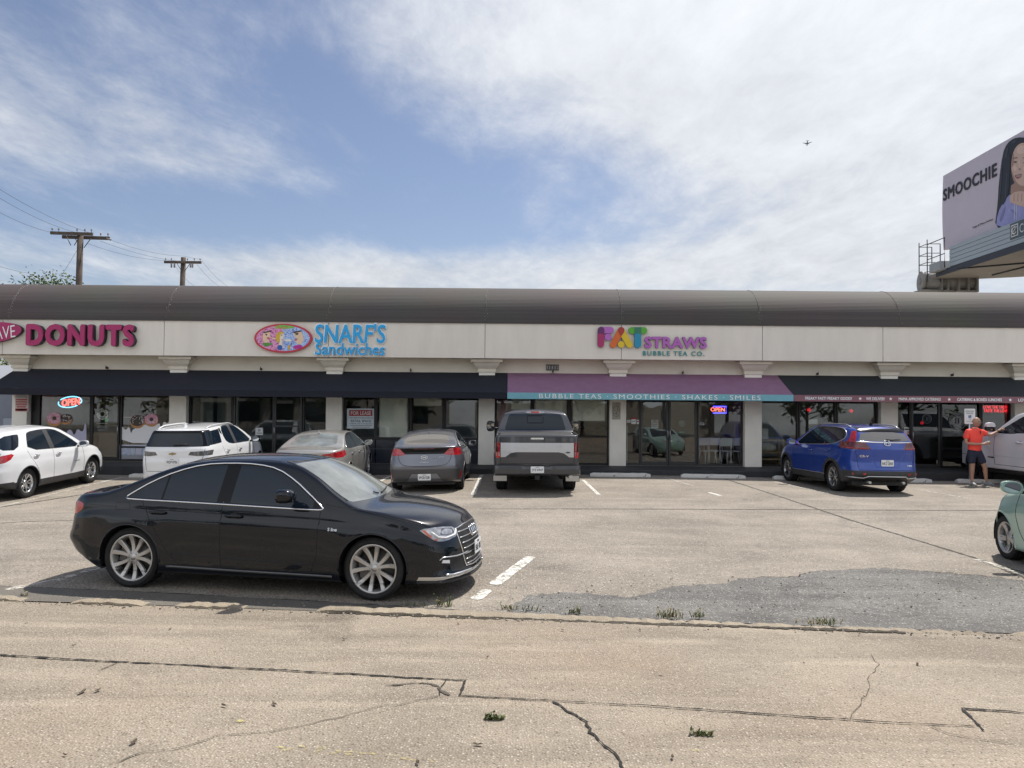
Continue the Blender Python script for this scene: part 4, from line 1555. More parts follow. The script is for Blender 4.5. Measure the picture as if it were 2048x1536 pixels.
def build_shell():
	par = BUILDING

	def bld(mb, name, m, bevel=0.0):
		mb.v = [(v[0], v[1] - YF, v[2]) for v in mb.v]
		return mb.build(name, m, par, bevel)
	# curved roof in sheets
	RM = roof_mat()
	seams = [XL] + [P(u, 610, YA).x for u in (20, 335, 657, 972, 1243, 1520, 1800)] + [17.6, 22.2, XR]
	for i in range(len(seams) - 1):
		b = MB(); vs, fs = [], []
		x0, x1 = seams[i] + .006, seams[i + 1] - .006
		K = 26
		for k in range(K + 1):
			t = PI / 2 * k / K
			y = YA - .03 + 1.5 * (1 - math.cos(t)); z = ZF1 + 1.29 * math.sin(t)
			vs += [(x0, y, z), (x1, y, z)]
		vs += [(x0, YA + 12, ZF1 + 1.22), (x1, YA + 12, ZF1 + 1.22)]
		for k in range(K + 1): fs.append((2 * k, 2 * k + 1, 2 * k + 3, 2 * k + 2))
		b.add(vs, fs, 0, True)
		bld(b, 'roof', RM)
	b = MB()
	for x in seams[1:-1]:
		rnd = random.Random(int(x * 10))
		pts = [(x, YA - .036 + 1.5 * (1 - math.cos(t)), ZF1 + 1.295 * math.sin(t)) for t in [PI / 2 * k / 20 for k in range(21)]]
		b = MB().tube(pts, .007, 6)
		for p in pts[1:15]:
			for dx in (-.035, .05):
				if rnd.random() < .45: b.ell((p[0] + dx, p[1] - .010, p[2] + .004), .007, .007, .007, 6, 4, 1)
		bld(b, 'roof_seam', [mat('roof_seam_metal', (.12, .108, .10), .6), mat('screw_zinc', (.6, .6, .6), .4, metal=.5)])
	# fascia panels with a fine joint between them
	fs_ = [XL] + [P(u, 680, YA).x for u in (5, 328, 657, 970, 1243, 1525, 1766)] + [17.4, 22.0, XR]
	for i in range(len(fs_) - 1):
		b = MB().box(fs_[i] + .007, fs_[i + 1] - .007, YA, YA + .25, ZF0, ZF1)
		bld(b, 'fascia', M_STUCCO, .006)
	bld(MB().box(XL, XR, YA + .02, YA + .2, ZF0 + .03, ZF1 - .02), 'fascia_backing', M_BLACKPLASTIC)
	bld(MB().box(XL, XR, YA - .05, YA + .03, ZF1 + .0, ZF1 + .022), 'roof_edge', mat('drip_edge', (.05, .046, .044), .5))
	# soffit and wall above the shop fronts
	bld(MB().box(XL, XR, YA + .25, YF + .4, ZF0 + .015, ZF0 + .10), 'soffit', M_STUCCOLOW)
	xw = fx(30)
	bld(MB().box(xw, XR, YF + .06, YF + .30, 2.62, ZF0 + .015), 'upper_wall', M_STUCCOLOW)
	# side wall along the passage, back wall, party walls, floors and ceilings
	bld(MB().box(xw, xw + .2, YF + .35, YF + 12, 0, 3.5).box(xw, XR, YF + 11.8, YF + 12, 0, 4.5), 'outer_wall', M_STUCCOLOW)
	for u0, u1 in COLS:
		x0, x1 = fx(u0), fx(u1)
		if u0 == 28: x1 = fx(58)
		bld(MB().box(x0, x1, YF - .14, YF + .35, ZS, ZF0 + .01), 'column', M_COLUMN, .012)
		# flared head of the column
		xm, hw_ = (x0 + x1) / 2, (x1 - x0) / 2
		b = MB()
		prof = [(0.0, 3.075), (.035, 3.08), (.035, 3.17), (.02, 3.175), (.05, 3.20), (.12, 3.26), (.19, 3.35), (.21, 3.385), (.30, 3.39), (.30, 3.475)]
		vs, fs = [], []
		for d, z in prof:
			vs += [(xm - hw_ - d * .78 - .005, YF - .15 - d * .9, z), (xm + hw_ + d * .78 + .005, YF - .15 - d * .9, z), (xm + hw_ + d * .78 + .005, YF + .2, z), (xm - hw_ - d * .78 - .005, YF + .2, z)]
		for k in range(len(prof) - 1):
			for j in range(4): fs.append((k * 4 + j, k * 4 + (j + 1) % 4, k * 4 + 4 + (j + 1) % 4, k * 4 + 4 + j))
		fs += [(0, 1, 2, 3), tuple(len(vs) - 4 + j for j in range(4))]
		bld(b.add(vs, fs), 'capital', M_STUCCOLOW)
	bld(MB().box(fx(-60), fx(-20), YF - .1, YF + .35, ZS, ZF0), 'column', M_COLUMN) if False else None
	# rooms
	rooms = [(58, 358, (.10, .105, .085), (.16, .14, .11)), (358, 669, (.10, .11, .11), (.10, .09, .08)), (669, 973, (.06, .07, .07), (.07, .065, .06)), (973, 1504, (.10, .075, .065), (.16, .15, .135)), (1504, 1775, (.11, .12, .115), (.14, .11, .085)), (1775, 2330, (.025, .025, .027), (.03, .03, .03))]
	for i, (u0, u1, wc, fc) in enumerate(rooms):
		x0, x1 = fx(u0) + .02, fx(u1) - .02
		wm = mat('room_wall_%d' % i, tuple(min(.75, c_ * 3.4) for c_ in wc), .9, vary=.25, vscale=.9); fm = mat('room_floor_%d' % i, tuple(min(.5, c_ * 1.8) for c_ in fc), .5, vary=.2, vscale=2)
		d = 5.0
		y0, y1 = YF + .31, YF + d
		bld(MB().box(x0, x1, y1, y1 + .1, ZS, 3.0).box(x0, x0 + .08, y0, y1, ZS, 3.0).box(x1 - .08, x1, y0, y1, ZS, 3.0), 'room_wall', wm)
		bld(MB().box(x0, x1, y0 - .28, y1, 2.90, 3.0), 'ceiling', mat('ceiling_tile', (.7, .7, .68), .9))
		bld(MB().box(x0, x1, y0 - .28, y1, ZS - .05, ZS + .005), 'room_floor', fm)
	# pavement in front with a dark painted kerb
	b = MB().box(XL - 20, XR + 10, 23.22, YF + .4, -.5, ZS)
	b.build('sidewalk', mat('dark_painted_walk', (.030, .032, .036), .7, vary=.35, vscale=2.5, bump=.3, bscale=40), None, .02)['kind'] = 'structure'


build_shell()


# ------------------------------------------------------------------ shop windows and doors (parts of the building)
def bpart(mb, name, m, parent=None, bevel=0.0):
	mb.v = [(v[0], v[1] - YF, v[2]) for v in mb.v]
	return mb.build(name, m, parent or BUILDING, bevel)


def pane(x0, x1, y, z0, z1):
	"""A sheet of glass leaning back by about a degree."""
	k = random.Random(int(x0 * 13)).uniform(.012, .019)
	b = MB().box(x0, x1, y, y + .008, z0, z1)
	b.v = [(v[0], v[1] + (v[2] - (z0 + z1) / 2) * k, v[2]) for v in b.v]
	return b


FT = 2.60                             # head height of the shop fronts (hidden by the awnings)


def window(u0, u1, z0=ZS + .06, z1=FT, fm=None, gm=None, fw=.045, yd=.0, rails=()):
	"""One glazed bay: frame > pane."""
	x0, x1 = fx(u0), fx(u1)
	y0, y1 = YF + .06 + yd, YF + .17 + yd
	fm = fm or M_FRAME
	b = MB().box(x0, x0 + fw, y0, y1, z0 - .06, z1).box(x1 - fw, x1, y0, y1, z0 - .06, z1).box(x0 + fw, x1 - fw, y0 + .001, y1, z0 - .06, z0 + .01).box(x0 + fw, x1 - fw, y0 + .001, y1, z1 - fw, z1)
	for z in rails: b.box(x0 + fw, x1 - fw, y0 + .002, y1, z, z + .05)
	f = bpart(b, 'window', fm)
	p = bpart(pane(x0 + fw, x1 - fw, y0 + .05, z0 + .01, z1 - fw), 'pane', gm or M_SHOPGLASS, f)
	return f


def door(u0, u1, fm=None, gm=None, hinge=1, z1=2.35, sw=.07, rails=()):
	"""Glass door: frame of stiles and rails > pane, handle, kick rail."""
	x0, x1 = fx(u0), fx(u1)
	y0, y1 = YF + .05, YF + .11
	fm = fm or M_FRAME
	z0 = ZS + .012
	b = MB().box(x0 + .01, x0 + sw, y0, y1, z0, z1).box(x1 - sw, x1 - .01, y0, y1, z0, z1).box(x0 + sw, x1 - sw, y0 + .001, y1, z0, z0 + .12).box(x0 + sw, x1 - sw, y0 + .001, y1, z1 - .09, z1)
	for z in rails: b.box(x0 + sw, x1 - sw, y0 + .002, y1, z, z + .05)
	d = bpart(b, 'door', fm)
	bpart(pane(x0 + sw, x1 - sw, y0 + .025, z0 + .12, z1 - .09), 'pane', gm or M_SHOPGLASS, d)
	hx = x1 - sw * .5 if hinge < 0 else x0 + sw * .5
	bpart(MB().tube([(hx, y0 - .002, 1.0), (hx, y0 - .055, 1.03), (hx, y0 - .055, 1.27), (hx, y0 - .002, 1.30)], .011, 8), 'handle', M_SATIN, d)
	bpart(MB().box(x0 - .0, x1, YF + .06, YF + .17, z1 + .005, FT), 'transom', fm)
	return d


def build_fronts():
	Gr = M_FRAMEGREY
	# doughnut shop
	bpart(MB().box(fx(59), fx(73), YF + .06, YF + .17, ZS, FT), 'window_post', M_FRAME)
	window(73, 179, gm=M_SHOPGLASS)
	door(179, 237, gm=M_SHOPGLASS, hinge=-1)
	window(238, 341, gm=M_SHOPGLASS, rails=(.58,))
	# sandwich shop
	window(375, 464, gm=M_SHOPGLASSD, fw=.07); window(465, 546, fm=Gr, gm=M_SHOPGLASSD)
	door(546, 603, fm=Gr, gm=M_SHOPGLASSD, rails=(1.28,)); window(604, 653, gm=M_SHOPGLASSD)
	# vacant shop: dark boards under the sill
	for a, c in ((686, 750), (750, 818), (819, 887), (888, 957)):
		window(a, c, z0=ZS + .82, fw=.05)
		x0, x1 = fx(a), fx(c)
		bd = bpart(MB().box(x0 + .02, x1 - .02, YF + .08, YF + .16, ZS, ZS + .75), 'sill_panel', mat('navy_board', (.012, .016, .028), .3, coat=.4))
		bpart(MB().box(x0, x1, YF + .06, YF + .17, ZS + .44, ZS + .48), 'panel_rail', mat('navy_rail', (.03, .036, .05), .4), bd)
	# tea shop
	for a, c in ((990, 1064), (1065, 1139), (1140, 1218)): window(a, c, gm=M_SHOPGLASS, fw=.05)
	window(1252, 1281, fm=Gr, gm=M_SHOPGLASS, fw=.03)
	door(1281, 1338, fm=Gr, gm=M_DOORGLASS, hinge=-1); door(1338, 1395, fm=Gr, gm=M_DOORGLASS)
	window(1396, 1487, fm=Gr, gm=M_SHOPGLASS)
	# shop behind the blue car
	for a, c in ((1521, 1598), (1599, 1674), (1675, 1757)): window(a, c, gm=M_SHOPGLASS, fw=.05)
	# last shop
	window(1792, 1824, gm=M_SHOPGLASSD, rails=(1.0,)); door(1824, 1883, fm=Gr, gm=M_SHOPGLASSD, rails=(1.2,)); window(1884, 1964, gm=M_SHOPGLASSD, rails=(.75,)); window(1965, 2024, gm=M_SHOPGLASSD)
	window(2057, 2180, gm=M_SHOPGLASSD); window(2181, 2292, gm=M_SHOPGLASSD)


build_fronts()


# ------------------------------------------------------------------ awnings
def awning(name, label, x0, x1, m_top, m_val, ends=(True, True)):
	a = empty(name, ((x0 + x1) / 2, YF, 2.2), 0, label, 'awning', 'awnings over the shop fronts')
	ox = (x0 + x1) / 2
	zt, zv, zb = 3.065, 2.425, 2.235
	K = max(4, int((x1 - x0) / .45))
	rnd = random.Random(int(x0 * 7))
	vs, fs = [], []
	rows = 6
	for j in range(rows + 1):
		t = j / rows
		for i in range(K + 1):
			x = x0 + (x1 - x0) * i / K
			sag = .012 * math.sin(PI * t) * (1 if i % 3 else .2) + rnd.uniform(-.002, .002)
			vs.append((x - ox, (YF + .05 - YF) + (YV - YF - .05) * t, zt - 2.2 + (zv - zt) * t - sag))
	n = K + 1
	for j in range(rows):
		for i in range(K): fs.append((j * n + i, j * n + i + 1, (j + 1) * n + i + 1, (j + 1) * n + i))
	MB().add(vs, fs, 0, True).build('canvas', m_top, a)
	b = MB()
	vs = []
	for i in range(K + 1):
		x = x0 + (x1 - x0) * i / K
		vs += [(x - ox, YV - YF - .004, zv - 2.2), (x - ox, YV - YF - .004 + rnd.uniform(-.003, .003), zb - 2.2)]
	b.add(vs, [(2 * i, 2 * i + 1, 2 * i + 3, 2 * i + 2) for i in range(K)])
	v = b.build('valance', m_val, a)
	for e, x in zip(ends, (x0, x1)):
		if not e: continue
		k = MB().add([(x - ox, .05, zt - 2.2), (x - ox, YV - YF, zv - 2.2), (x - ox, YV - YF, zb - 2.2), (x - ox, .05, zb - 2.2)], [(0, 1, 2, 3)])
		k.build('end_panel', m_top, a)
	f = MB()
	nb = int((x1 - x0) / 1.8) + 1
	for i in range(nb + 1):
		x = x0 + .03 + (x1 - x0 - .06) * i / nb - ox
		f.tube([(x, .06, zt - 2.30), (x, YV - YF + .06, zv - 2.28), (x, YV - YF + .06, zb - 2.19), (x, .06, zb - 2.17)], .016, 6)
	f.tube([(x0 - ox + .03, YV - YF + .05, zb - 2.19), (x1 - ox - .03, YV - YF + .05, zb - 2.19)], .016, 6)
	f.build('frame', M_FRAMEGREY, a)
	return a, v


xa, xb, xc = P(1014, 790, YV).x, P(1587, 800, YV).x, fx(28)
AW1, V1 = awning('shop_awning', 'long navy awning over the doughnut and sandwich shops at the left', xc, xa, M_NAVY, M_NAVYV)
M_PINK = mat('mauve_canvas', (.235, .125, .205), .85, vary=.08, vscale=4)
AW2, V2 = awning('shop_awning', 'mauve awning with a teal lettered valance over the tea shop', xa + .01, xb, M_PINK, mat('teal_valance', (.17, .39, .46), .8, vary=.06, vscale=6))
AW3, V3 = awning('shop_awning', 'black awning with a dusky red lettered valance at the right', xb + .01, XR, M_DKGREEN, mat('dusky_red_valance', (.22, .105, .125), .8, vary=.08, vscale=6))
M_VTXT = mat('valance_white', (.78, .80, .80), .7)


def valance_text(aw, body, u0, u1, h, zc=2.328, **kw):
	x0, x1 = P(u0, 800, YV).x, P(u1, 800, YV).x
	t = text_obj('lettering', body, M_VTXT, (0, 0, 0), aw, width=x1 - x0, height=h, depth=.004, **kw)
	t.location = (x0 - aw.location.x, YV - YF - .012, zc - h / 2 - 2.2)
	return t


valance_text(AW2, 'BUBBLE TEAS · SMOOTHIES · SHAKES · SMILES', 1078, 1521, .135, spacing=1.25, offset=.004)
for body, u0, u1 in (('FREAKY FAST! FREAKY GOOD!', 1610, 1703), ('WE DELIVER!', 1732, 1769), ('MAMA APPROVED CATERING!', 1797, 1881), ('CATERING & BOXED LUNCHES', 1914, 2003), ('LOVE THE TASTE', 2036, 2100)):
	valance_text(AW3, body, u0, u1, .085, offset=.022)
for u in (1720, 1781, 1898, 2020):
	x = P(u, 800, YV).x
	star = [((.055 if i % 2 == 0 else .024) * math.sin(i * PI / 5), (.055 if i % 2 == 0 else .024) * math.cos(i * PI / 5)) for i in range(10)]
	MB().prism(star, 0, -.004, lambda a, b, w: (x - AW3.location.x + a, YV - YF - .010 + w, .128 + b)).build('star', M_VTXT, AW3)
# little lamp brackets above the awnings
for i, u in enumerate((211, 520, 820, 1105, 1365, 1635, 1905)):
	x = fx(u)
	o = MB().box(-.018, .018, -.06, .06, 0, .07).tube([(0, -.03, .06), (0, -.07, .10)], .012, 6).build('awning_bracket', M_FRAME, None)
	o.location = (x, YF - .0, 3.08)
	tag(o, ['first', 'second', 'third', 'fourth', 'fifth', 'sixth', 'seventh'][i] + ' small black bracket from the left on the beige wall above the awnings', 'bracket', 'small brackets above the awnings')
# ------------------------------------------------------------------ signs on the fascia
def two_tone(o, m_face, m_side):
	"""Front faces (toward -Y) take the first material, the returns the second."""
	me = o.data
	me.materials.clear(); me.materials.append(m_face); me.materials.append(m_side)
	for p in me.polygons: p.material_index = 0 if p.normal.y < -.5 else 1


def letters(root, body, u0, u1, v0, v1, Y, m_face, m_side, depth=.08, offset=.0, gap=.0, jitter=0.0, seed=1, name='letter', back=None, **kw):
	"""Channel letters between two photograph points, each letter a part of its sign."""
	a, b = P(u0, v1, Y), P(u1, v0, Y)
	uc, vc = (u0 + u1) / 2, (v0 + v1) / 2
	w, h = b.x - a.x, (v1 - v0) * Y / FPX
	c = P(uc, vc, Y)
	me, (tw, th) = text_mesh(body, width=w, height=h, depth=depth, offset=offset, **kw)
	me.materials.append(m_face)
	for v in me.vertices: v.co.x -= w / 2; v.co.z -= h / 2
	o = bpy.data.objects.new(name, me); COL.objects.link(o); o.parent = root
	o.location = c - root.location
	parts = split_islands(o, name, gap)
	rnd = random.Random(seed)
	for p in parts:
		p.data.update()
		if jitter:
			xs = [v.co.x for v in p.data.vertices]; xm = (min(xs) + max(xs)) / 2
			rot = Matrix.Translation((xm, 0, 0)) @ Matrix.Rotation(rnd.uniform(-jitter, jitter), 4, 'Y') @ Matrix.Scale(1 + rnd.uniform(-jitter, jitter) * .8, 4) @ Matrix.Translation((-xm, 0, rnd.uniform(-jitter, jitter) * h * .35))
			p.data.transform(rot)
		bm = bmesh.new(); bm.from_mesh(p.data); bmesh.ops.recalc_face_normals(bm, faces=bm.faces); bm.to_mesh(p.data); bm.free()
		two_tone(p, m_face, m_side)
	return parts


def flat(root, poly_px, Y, d0, d1, m, name, smooth=0):
	"""A flat cut-out between depths Y-d0 and Y-d1 with its outline in photograph pixels at distance Y."""
	poly = smooth_poly(poly_px, smooth) if smooth else poly_px
	pts = [P(u, v, Y) for u, v in poly]
	r = root.location
	return MB().prism([(p.x - r.x, p.z - r.z) for p in pts], Y - d0 - r.y, Y - d1 - r.y, lambda a, b, w: (a, w, b)).build(name, m, root)


def ell_px(cu, cv, ru, rv, n=36, rot=0.0, a0=0, a1=360):
	out = []
	for k in range(n + (0 if a1 - a0 == 360 else 1)):
		t = R(a0 + (a1 - a0) * k / n)
		x, y = ru * math.cos(t), rv * math.sin(t)
		out.append((cu + x * math.cos(rot) - y * math.sin(rot), cv + x * math.sin(rot) + y * math.cos(rot)))
	return out


def mosaic(name, c1, c2, c3):
	m = bpy.data.materials.new(name); m.use_nodes = True
	nt = m.node_tree; b = nt.nodes['Principled BSDF']; b.inputs['Roughness'].default_value = .5
	tc = nd(nt, 'ShaderNodeTexCoord'); v = nd(nt, 'ShaderNodeTexVoronoi'); v.inputs['Scale'].default_value = 34
	nt.links.new(tc.outputs['Object'], v.inputs['Vector'])
	s = nd(nt, 'ShaderNodeSeparateColor'); nt.links.new(v.outputs['Color'], s.inputs[0])
	r = nd(nt, 'ShaderNodeValToRGB'); r.color_ramp.interpolation = 'CONSTANT'
	r.color_ramp.elements[0].color = (*c1, 1); r.color_ramp.elements[1].color = (*c2, 1); r.color_ramp.elements[1].position = .45
	e = r.color_ramp.elements.new(.8); e.color = (*c3, 1)
	nt.links.new(s.outputs[0], r.inputs[0]); nt.links.new(r.outputs[0], b.inputs['Base Color'])
	return m


def build_fascia_signs():
	M_MAG = mat('magenta_letter', (.36, .015, .115), .45); M_RET = mat('letter_return', (.020, .019, .028), .5)
	M_WHT = mat('sign_white', (.78, .78, .78), .5)
	s = empty('doughnut_sign', P(110, 670, YA), 0, 'magenta raised DONUTS letters with an oval plaque on the pale fascia', 'shop sign')
	letters(s, 'DONUTS', 61, 272, 652, 690.5, YA - .02, M_MAG, M_RET, .17, .062, spacing=1.18)
	o = flat(s, ell_px(-18, 667, 68, 21, 40, R(-6)), YA, .03, .17, M_MAG, 'oval_plaque'); two_tone(o, M_MAG, M_RET)
	c = P(3, 668, YA)
	t = text_obj('lettering', 'CRAVE', M_WHT, (c.x - s.location.x, -.174, c.z - s.location.z), s, (0, -R(9), 0), center=True, width=1.10, height=.38, depth=.008, offset=-.006, shear=.12)
	# sandwich shop: mosaic oval and blue lettering
	s = empty('sandwich_sign', P(640, 678, YA), 0, 'blue hand drawn sandwich shop lettering beside an oval mosaic picture on the fascia', 'shop sign')
	cx, cy = 568, 677
	flat(s, ell_px(cx, cy, 57.5, 29, 48), YA, .02, .10, mat('oval_rim_red', (.48, .035, .05), .5), 'oval_plaque')
	pink = mosaic('pink_mosaic', (.62, .20, .40), (.70, .35, .55), (.30, .08, .22)); blue = mosaic('blue_mosaic', (.30, .42, .75), (.45, .58, .82), (.15, .22, .5))
	flat(s, ell_px(cx, cy, 53.5, 25.5, 24, 0, 90, 270), YA, .10, .103, pink, 'mosaic_field'); flat(s, ell_px(cx - .3, cy, 53.5, 25.5, 24, 0, -90, 90), YA, .10, .103, blue, 'mosaic_field')
	skin = mat('mosaic_skin', (.72, .52, .36), .5, vary=.25, vscale=40); ink = mat('mosaic_ink', (.03, .025, .03), .6)
	q = lambda pts: [(500 + x / 7.062, 630 + y / 7.062) for x, y in pts]       # traced on an enlarged view
	flat(s, q([(355, 165), (450, 140), (640, 165), (650, 185), (520, 205), (440, 195), (380, 200)]), YA, .103, .107, mosaic('green_mosaic', (.12, .42, .07), (.2, .5, .1), (.5, .2, .05)), 'canopy_shape', 1)
	flat(s, q([(205, 250), (240, 225), (300, 240), (300, 290), (310, 320), (270, 335), (265, 350), (290, 362), (262, 395), (215, 400), (190, 330)]), YA, .103, .107, skin, 'left_face', 1)
	flat(s, q([(180, 400), (250, 395), (340, 400), (310, 430), (230, 455)]), YA, .107, .110, mat('mosaic_leaf', (.08, .28, .05), .6, vary=.5, vscale=50), 'green_scarf', 1)
	flat(s, q([(395, 260), (440, 235), (490, 245), (492, 275), (450, 260), (435, 320), (430, 400), (395, 390), (378, 310)]), YA, .107, .110, mat('mosaic_hair', (.60, .40, .03), .5, vary=.4, vscale=50), 'yellow_hair', 1)
	flat(s, q([(438, 262), (490, 265), (500, 305), (482, 318), (485, 355), (470, 380), (470, 430), (505, 470), (390, 490), (432, 420)]), YA, .103, .107, mat('mosaic_pale', (.76, .66, .56), .5), 'middle_face', 1)
	flat(s, q([(405, 430), (470, 425), (475, 500), (395, 495)]), YA, .107, .110, mat('mosaic_blue', (.02, .10, .38), .5), 'blue_top', 1)
	flat(s, q([(620, 250), (660, 228), (735, 232), (765, 300), (770, 370), (720, 425), (670, 405), (650, 360), (690, 335), (640, 320), (645, 290)]), YA, .103, .107, skin, 'right_face', 1)
	flat(s, q([(622, 440), (700, 425), (755, 430), (740, 470), (630, 490)]), YA, .107, .110, mat('mosaic_magenta', (.45, .02, .28), .5), 'magenta_top', 1)
	flat(s, q([(500, 345), (600, 350), (605, 372), (550, 382), (505, 370)]), YA, .107, .110, mat('mosaic_bread', (.74, .70, .58), .5), 'sandwich_shape', 1)
	flat(s, q([(310, 320), (390, 330), (388, 348), (318, 342)]), YA, .107, .110, skin, 'sandwich_shape', 1)
	flat(s, q([(550, 430), (585, 430), (580, 495), (555, 495)]), YA, .107, .110, mat('mosaic_amber', (.6, .35, .02), .5), 'drink_shape')
	for e in ([(228, 270), (262, 272), (250, 298)], [(450, 280), (478, 288), (455, 296)], [(650, 262), (700, 258), (690, 284), (660, 284)], [(200, 245), (310, 222), (318, 238), (210, 262)], [(612, 240), (735, 222), (740, 236), (640, 262)], [(600, 380), (604, 420), (590, 428)]):
		flat(s, q(e), YA, .107, .111, ink, 'ink_stroke')
	for e in ([(250, 322), (285, 318), (282, 338), (258, 340)], [(640, 350), (690, 338), (672, 362), (645, 368)], [(455, 350), (482, 350), (475, 362)]):
		flat(s, q(e), YA, .107, .111, mat('mosaic_lip', (.5, .05, .05), .5), 'lip_stroke')
	BL, WB = mat('sky_blue_letter', (.008, .36, .74), .45), mat('letter_white_edge', (.75, .78, .80), .5)
	for nm, m_, off, dy, dd in (('letter_edge', WB, .045, .0, .05), ('letter', BL, .016, .05, .035)):
		letters(s, "SNARF'S", 631 - off * 40, 770 + off * 40, 649 - off * 30, 685 + off * 30, YA - dy, m_, m_, dd, off, jitter=.045, seed=3, name=nm, shear=.08)
		letters(s, 'Sandwiches', 631 - off * 40, 769 + off * 40, 687 - off * 30, 709.5 + off * 30, YA - dy, m_, m_, dd, off * .8, jitter=.03, seed=4, name=nm, shear=.10)
	# bubble tea shop: capsule letters
	s = empty('tea_shop_sign', P(1300, 685, YA), 0, 'multicoloured capsule shaped FAT letters with violet lettering on the fascia', 'shop sign')
	px = lambda x, y: (1180 + x / 8.192, 640 + y / 8.192)

	def capsule(a, b, w, n=10):
		a, b = Vector(a), Vector(b); d = (b - a).normalized(); t0 = math.atan2(d.y, d.x)
		out = [(b.x + w / 2 * math.cos(t0 - PI / 2 + PI * k / n), b.y + w / 2 * math.sin(t0 - PI / 2 + PI * k / n)) for k in range(n + 1)]
		out += [(a.x + w / 2 * math.cos(t0 + PI / 2 + PI * k / n), a.y + w / 2 * math.sin(t0 + PI / 2 + PI * k / n)) for k in range(n + 1)]
		return out
	E_ = mat('letter_return', (.020, .019, .028), .5)
	C = {'violet': (.42, .125, .47), 'magenta': (.36, .018, .12), 'plum': (.11, .018, .12), 'orange': (.62, .125, .02), 'yellow': (.66, .47, .02), 'rust': (.36, .03, .022), 'green': (.08, .36, .025), 'blue': (.010, .24, .40), 'pine': (.025, .17, .105)}
	cm = {k: mat('capsule_' + k, v, .4) for k, v in C.items()}

	def cap(poly, col, d0, d1, nm):
		o = flat(s, [px(*p) for p in poly], YA, d0, d1, cm[col], nm); two_tone(o, cm[col], E_)
	cap(capsule((178, 170), (330, 170), 108), 'violet', .02, .090, 'letter_stroke'); cap(capsule((176, 168), (172, 400), 106), 'magenta', .02, .097, 'letter_stroke')
	cap([(123, 230), (123, 168)] + [(176 + 53 * math.cos(R(a)), 168 + 53 * math.sin(R(a))) for a in range(180, 361, 20)] + [(229, 230)], 'plum', .097, .100, 'letter_overlap')
	cap(capsule((290, 283), (290.1, 284), 112), 'violet', .02, .085, 'letter_dot')
	cap(capsule((503, 172), (372, 410), 104), 'orange', .02, .090, 'letter_stroke'); cap(capsule((505, 172), (640, 408), 106), 'yellow', .02, .086, 'letter_stroke')
	cap([(455, 195)] + [(505 + 52 * math.cos(R(a)), 170 + 52 * math.sin(R(a))) for a in range(170, 371, 20)] + [(555, 200), (500, 275)], 'rust', .09, .095, 'letter_overlap')
	cap(capsule((505, 404), (505.1, 405), 108), 'yellow', .02, .094, 'letter_dot')
	cap(capsule((680, 175), (875, 175), 110), 'green', .02, .088, 'letter_stroke'); cap([(722, 125), (830, 125), (832, 410)] + [(777 + 55 * math.cos(R(a)), 410 + 52 * math.sin(R(a))) for a in range(0, 181, 20)] + [(722, 410)], 'blue', .02, .094, 'letter_stroke')
	cap([(722, 123), (830, 123), (831, 228), (722, 228)], 'pine', .094, .098, 'letter_overlap')
	V = mat('violet_letter', (.40, .115, .44), .42)
	letters(s, 'STRAWS', 1289.5, 1411.5, 675, 696, YA - .02, V, E_, .07, .050, spacing=1.08, gap=.0)
	letters(s, 'BUBBLE TEA CO.', 1285.5, 1408.5, 702.5, 711.5, YA - .01, mat('teal_letter', (.045, .30, .31), .45), E_, .025, .012, spacing=1.25)


build_fascia_signs()


# ------------------------------------------------------------------ things on and behind the shop windows
YG = YF + .098                         # just in front of the panes
M_PAPER = mat('white_paper', (.68, .69, .69), .7); M_INK = mat('ink_dark', (.03, .03, .04), .7); M_REDINK = mat('ink_red', (.38, .035, .04), .6)
M_VINYL = mat('white_vinyl', (.76, .76, .78), .6); M_FADE = mat('faded_print', (.35, .35, .36), .7)


def neon(name, col, s=4.0):
	return mat(name, tuple(c * .5 for c in col), .4, emit=col, estr=s)


def notice(name, label, cat, rect, Y=YG, bands=(), lines=(), m=M_PAPER, group=None, th=.006):
	"""A sheet or sign plate; rect in photograph pixels; coloured bands and rows of print (text, v0, v1, material)."""
	u0, v0, u1, v1 = rect
	o = empty(name, P((u0 + u1) / 2, v1, Y), 0, label, cat, group)
	flat(o, [(u0, v0), (u1, v0), (u1, v1), (u0, v1)], Y, 0, th, m, 'sheet')
	for (a, b, c, d), mm in bands: flat(o, [(a, b), (c, b), (c, d), (a, d)], Y, th, th + .001, mm, 'band')
	for body, a, b, c, d, mm in lines:
		if not body:                                     # a row of print too small to read
			flat(o, [(a, b), (c, b), (c, d), (a, d)], Y, th, th + .001, mm, 'print_row'); continue
		p = P(a, d, Y); w = P(c, d, Y).x - p.x
		t = text_obj('lettering', body, mm, (0, 0, 0), o, width=w, height=(d - b) * Y / FPX, depth=.001, offset=.012)
		t.location = (p.x - o.location.x, -th - .0015, p.z - o.location.z)
	return o


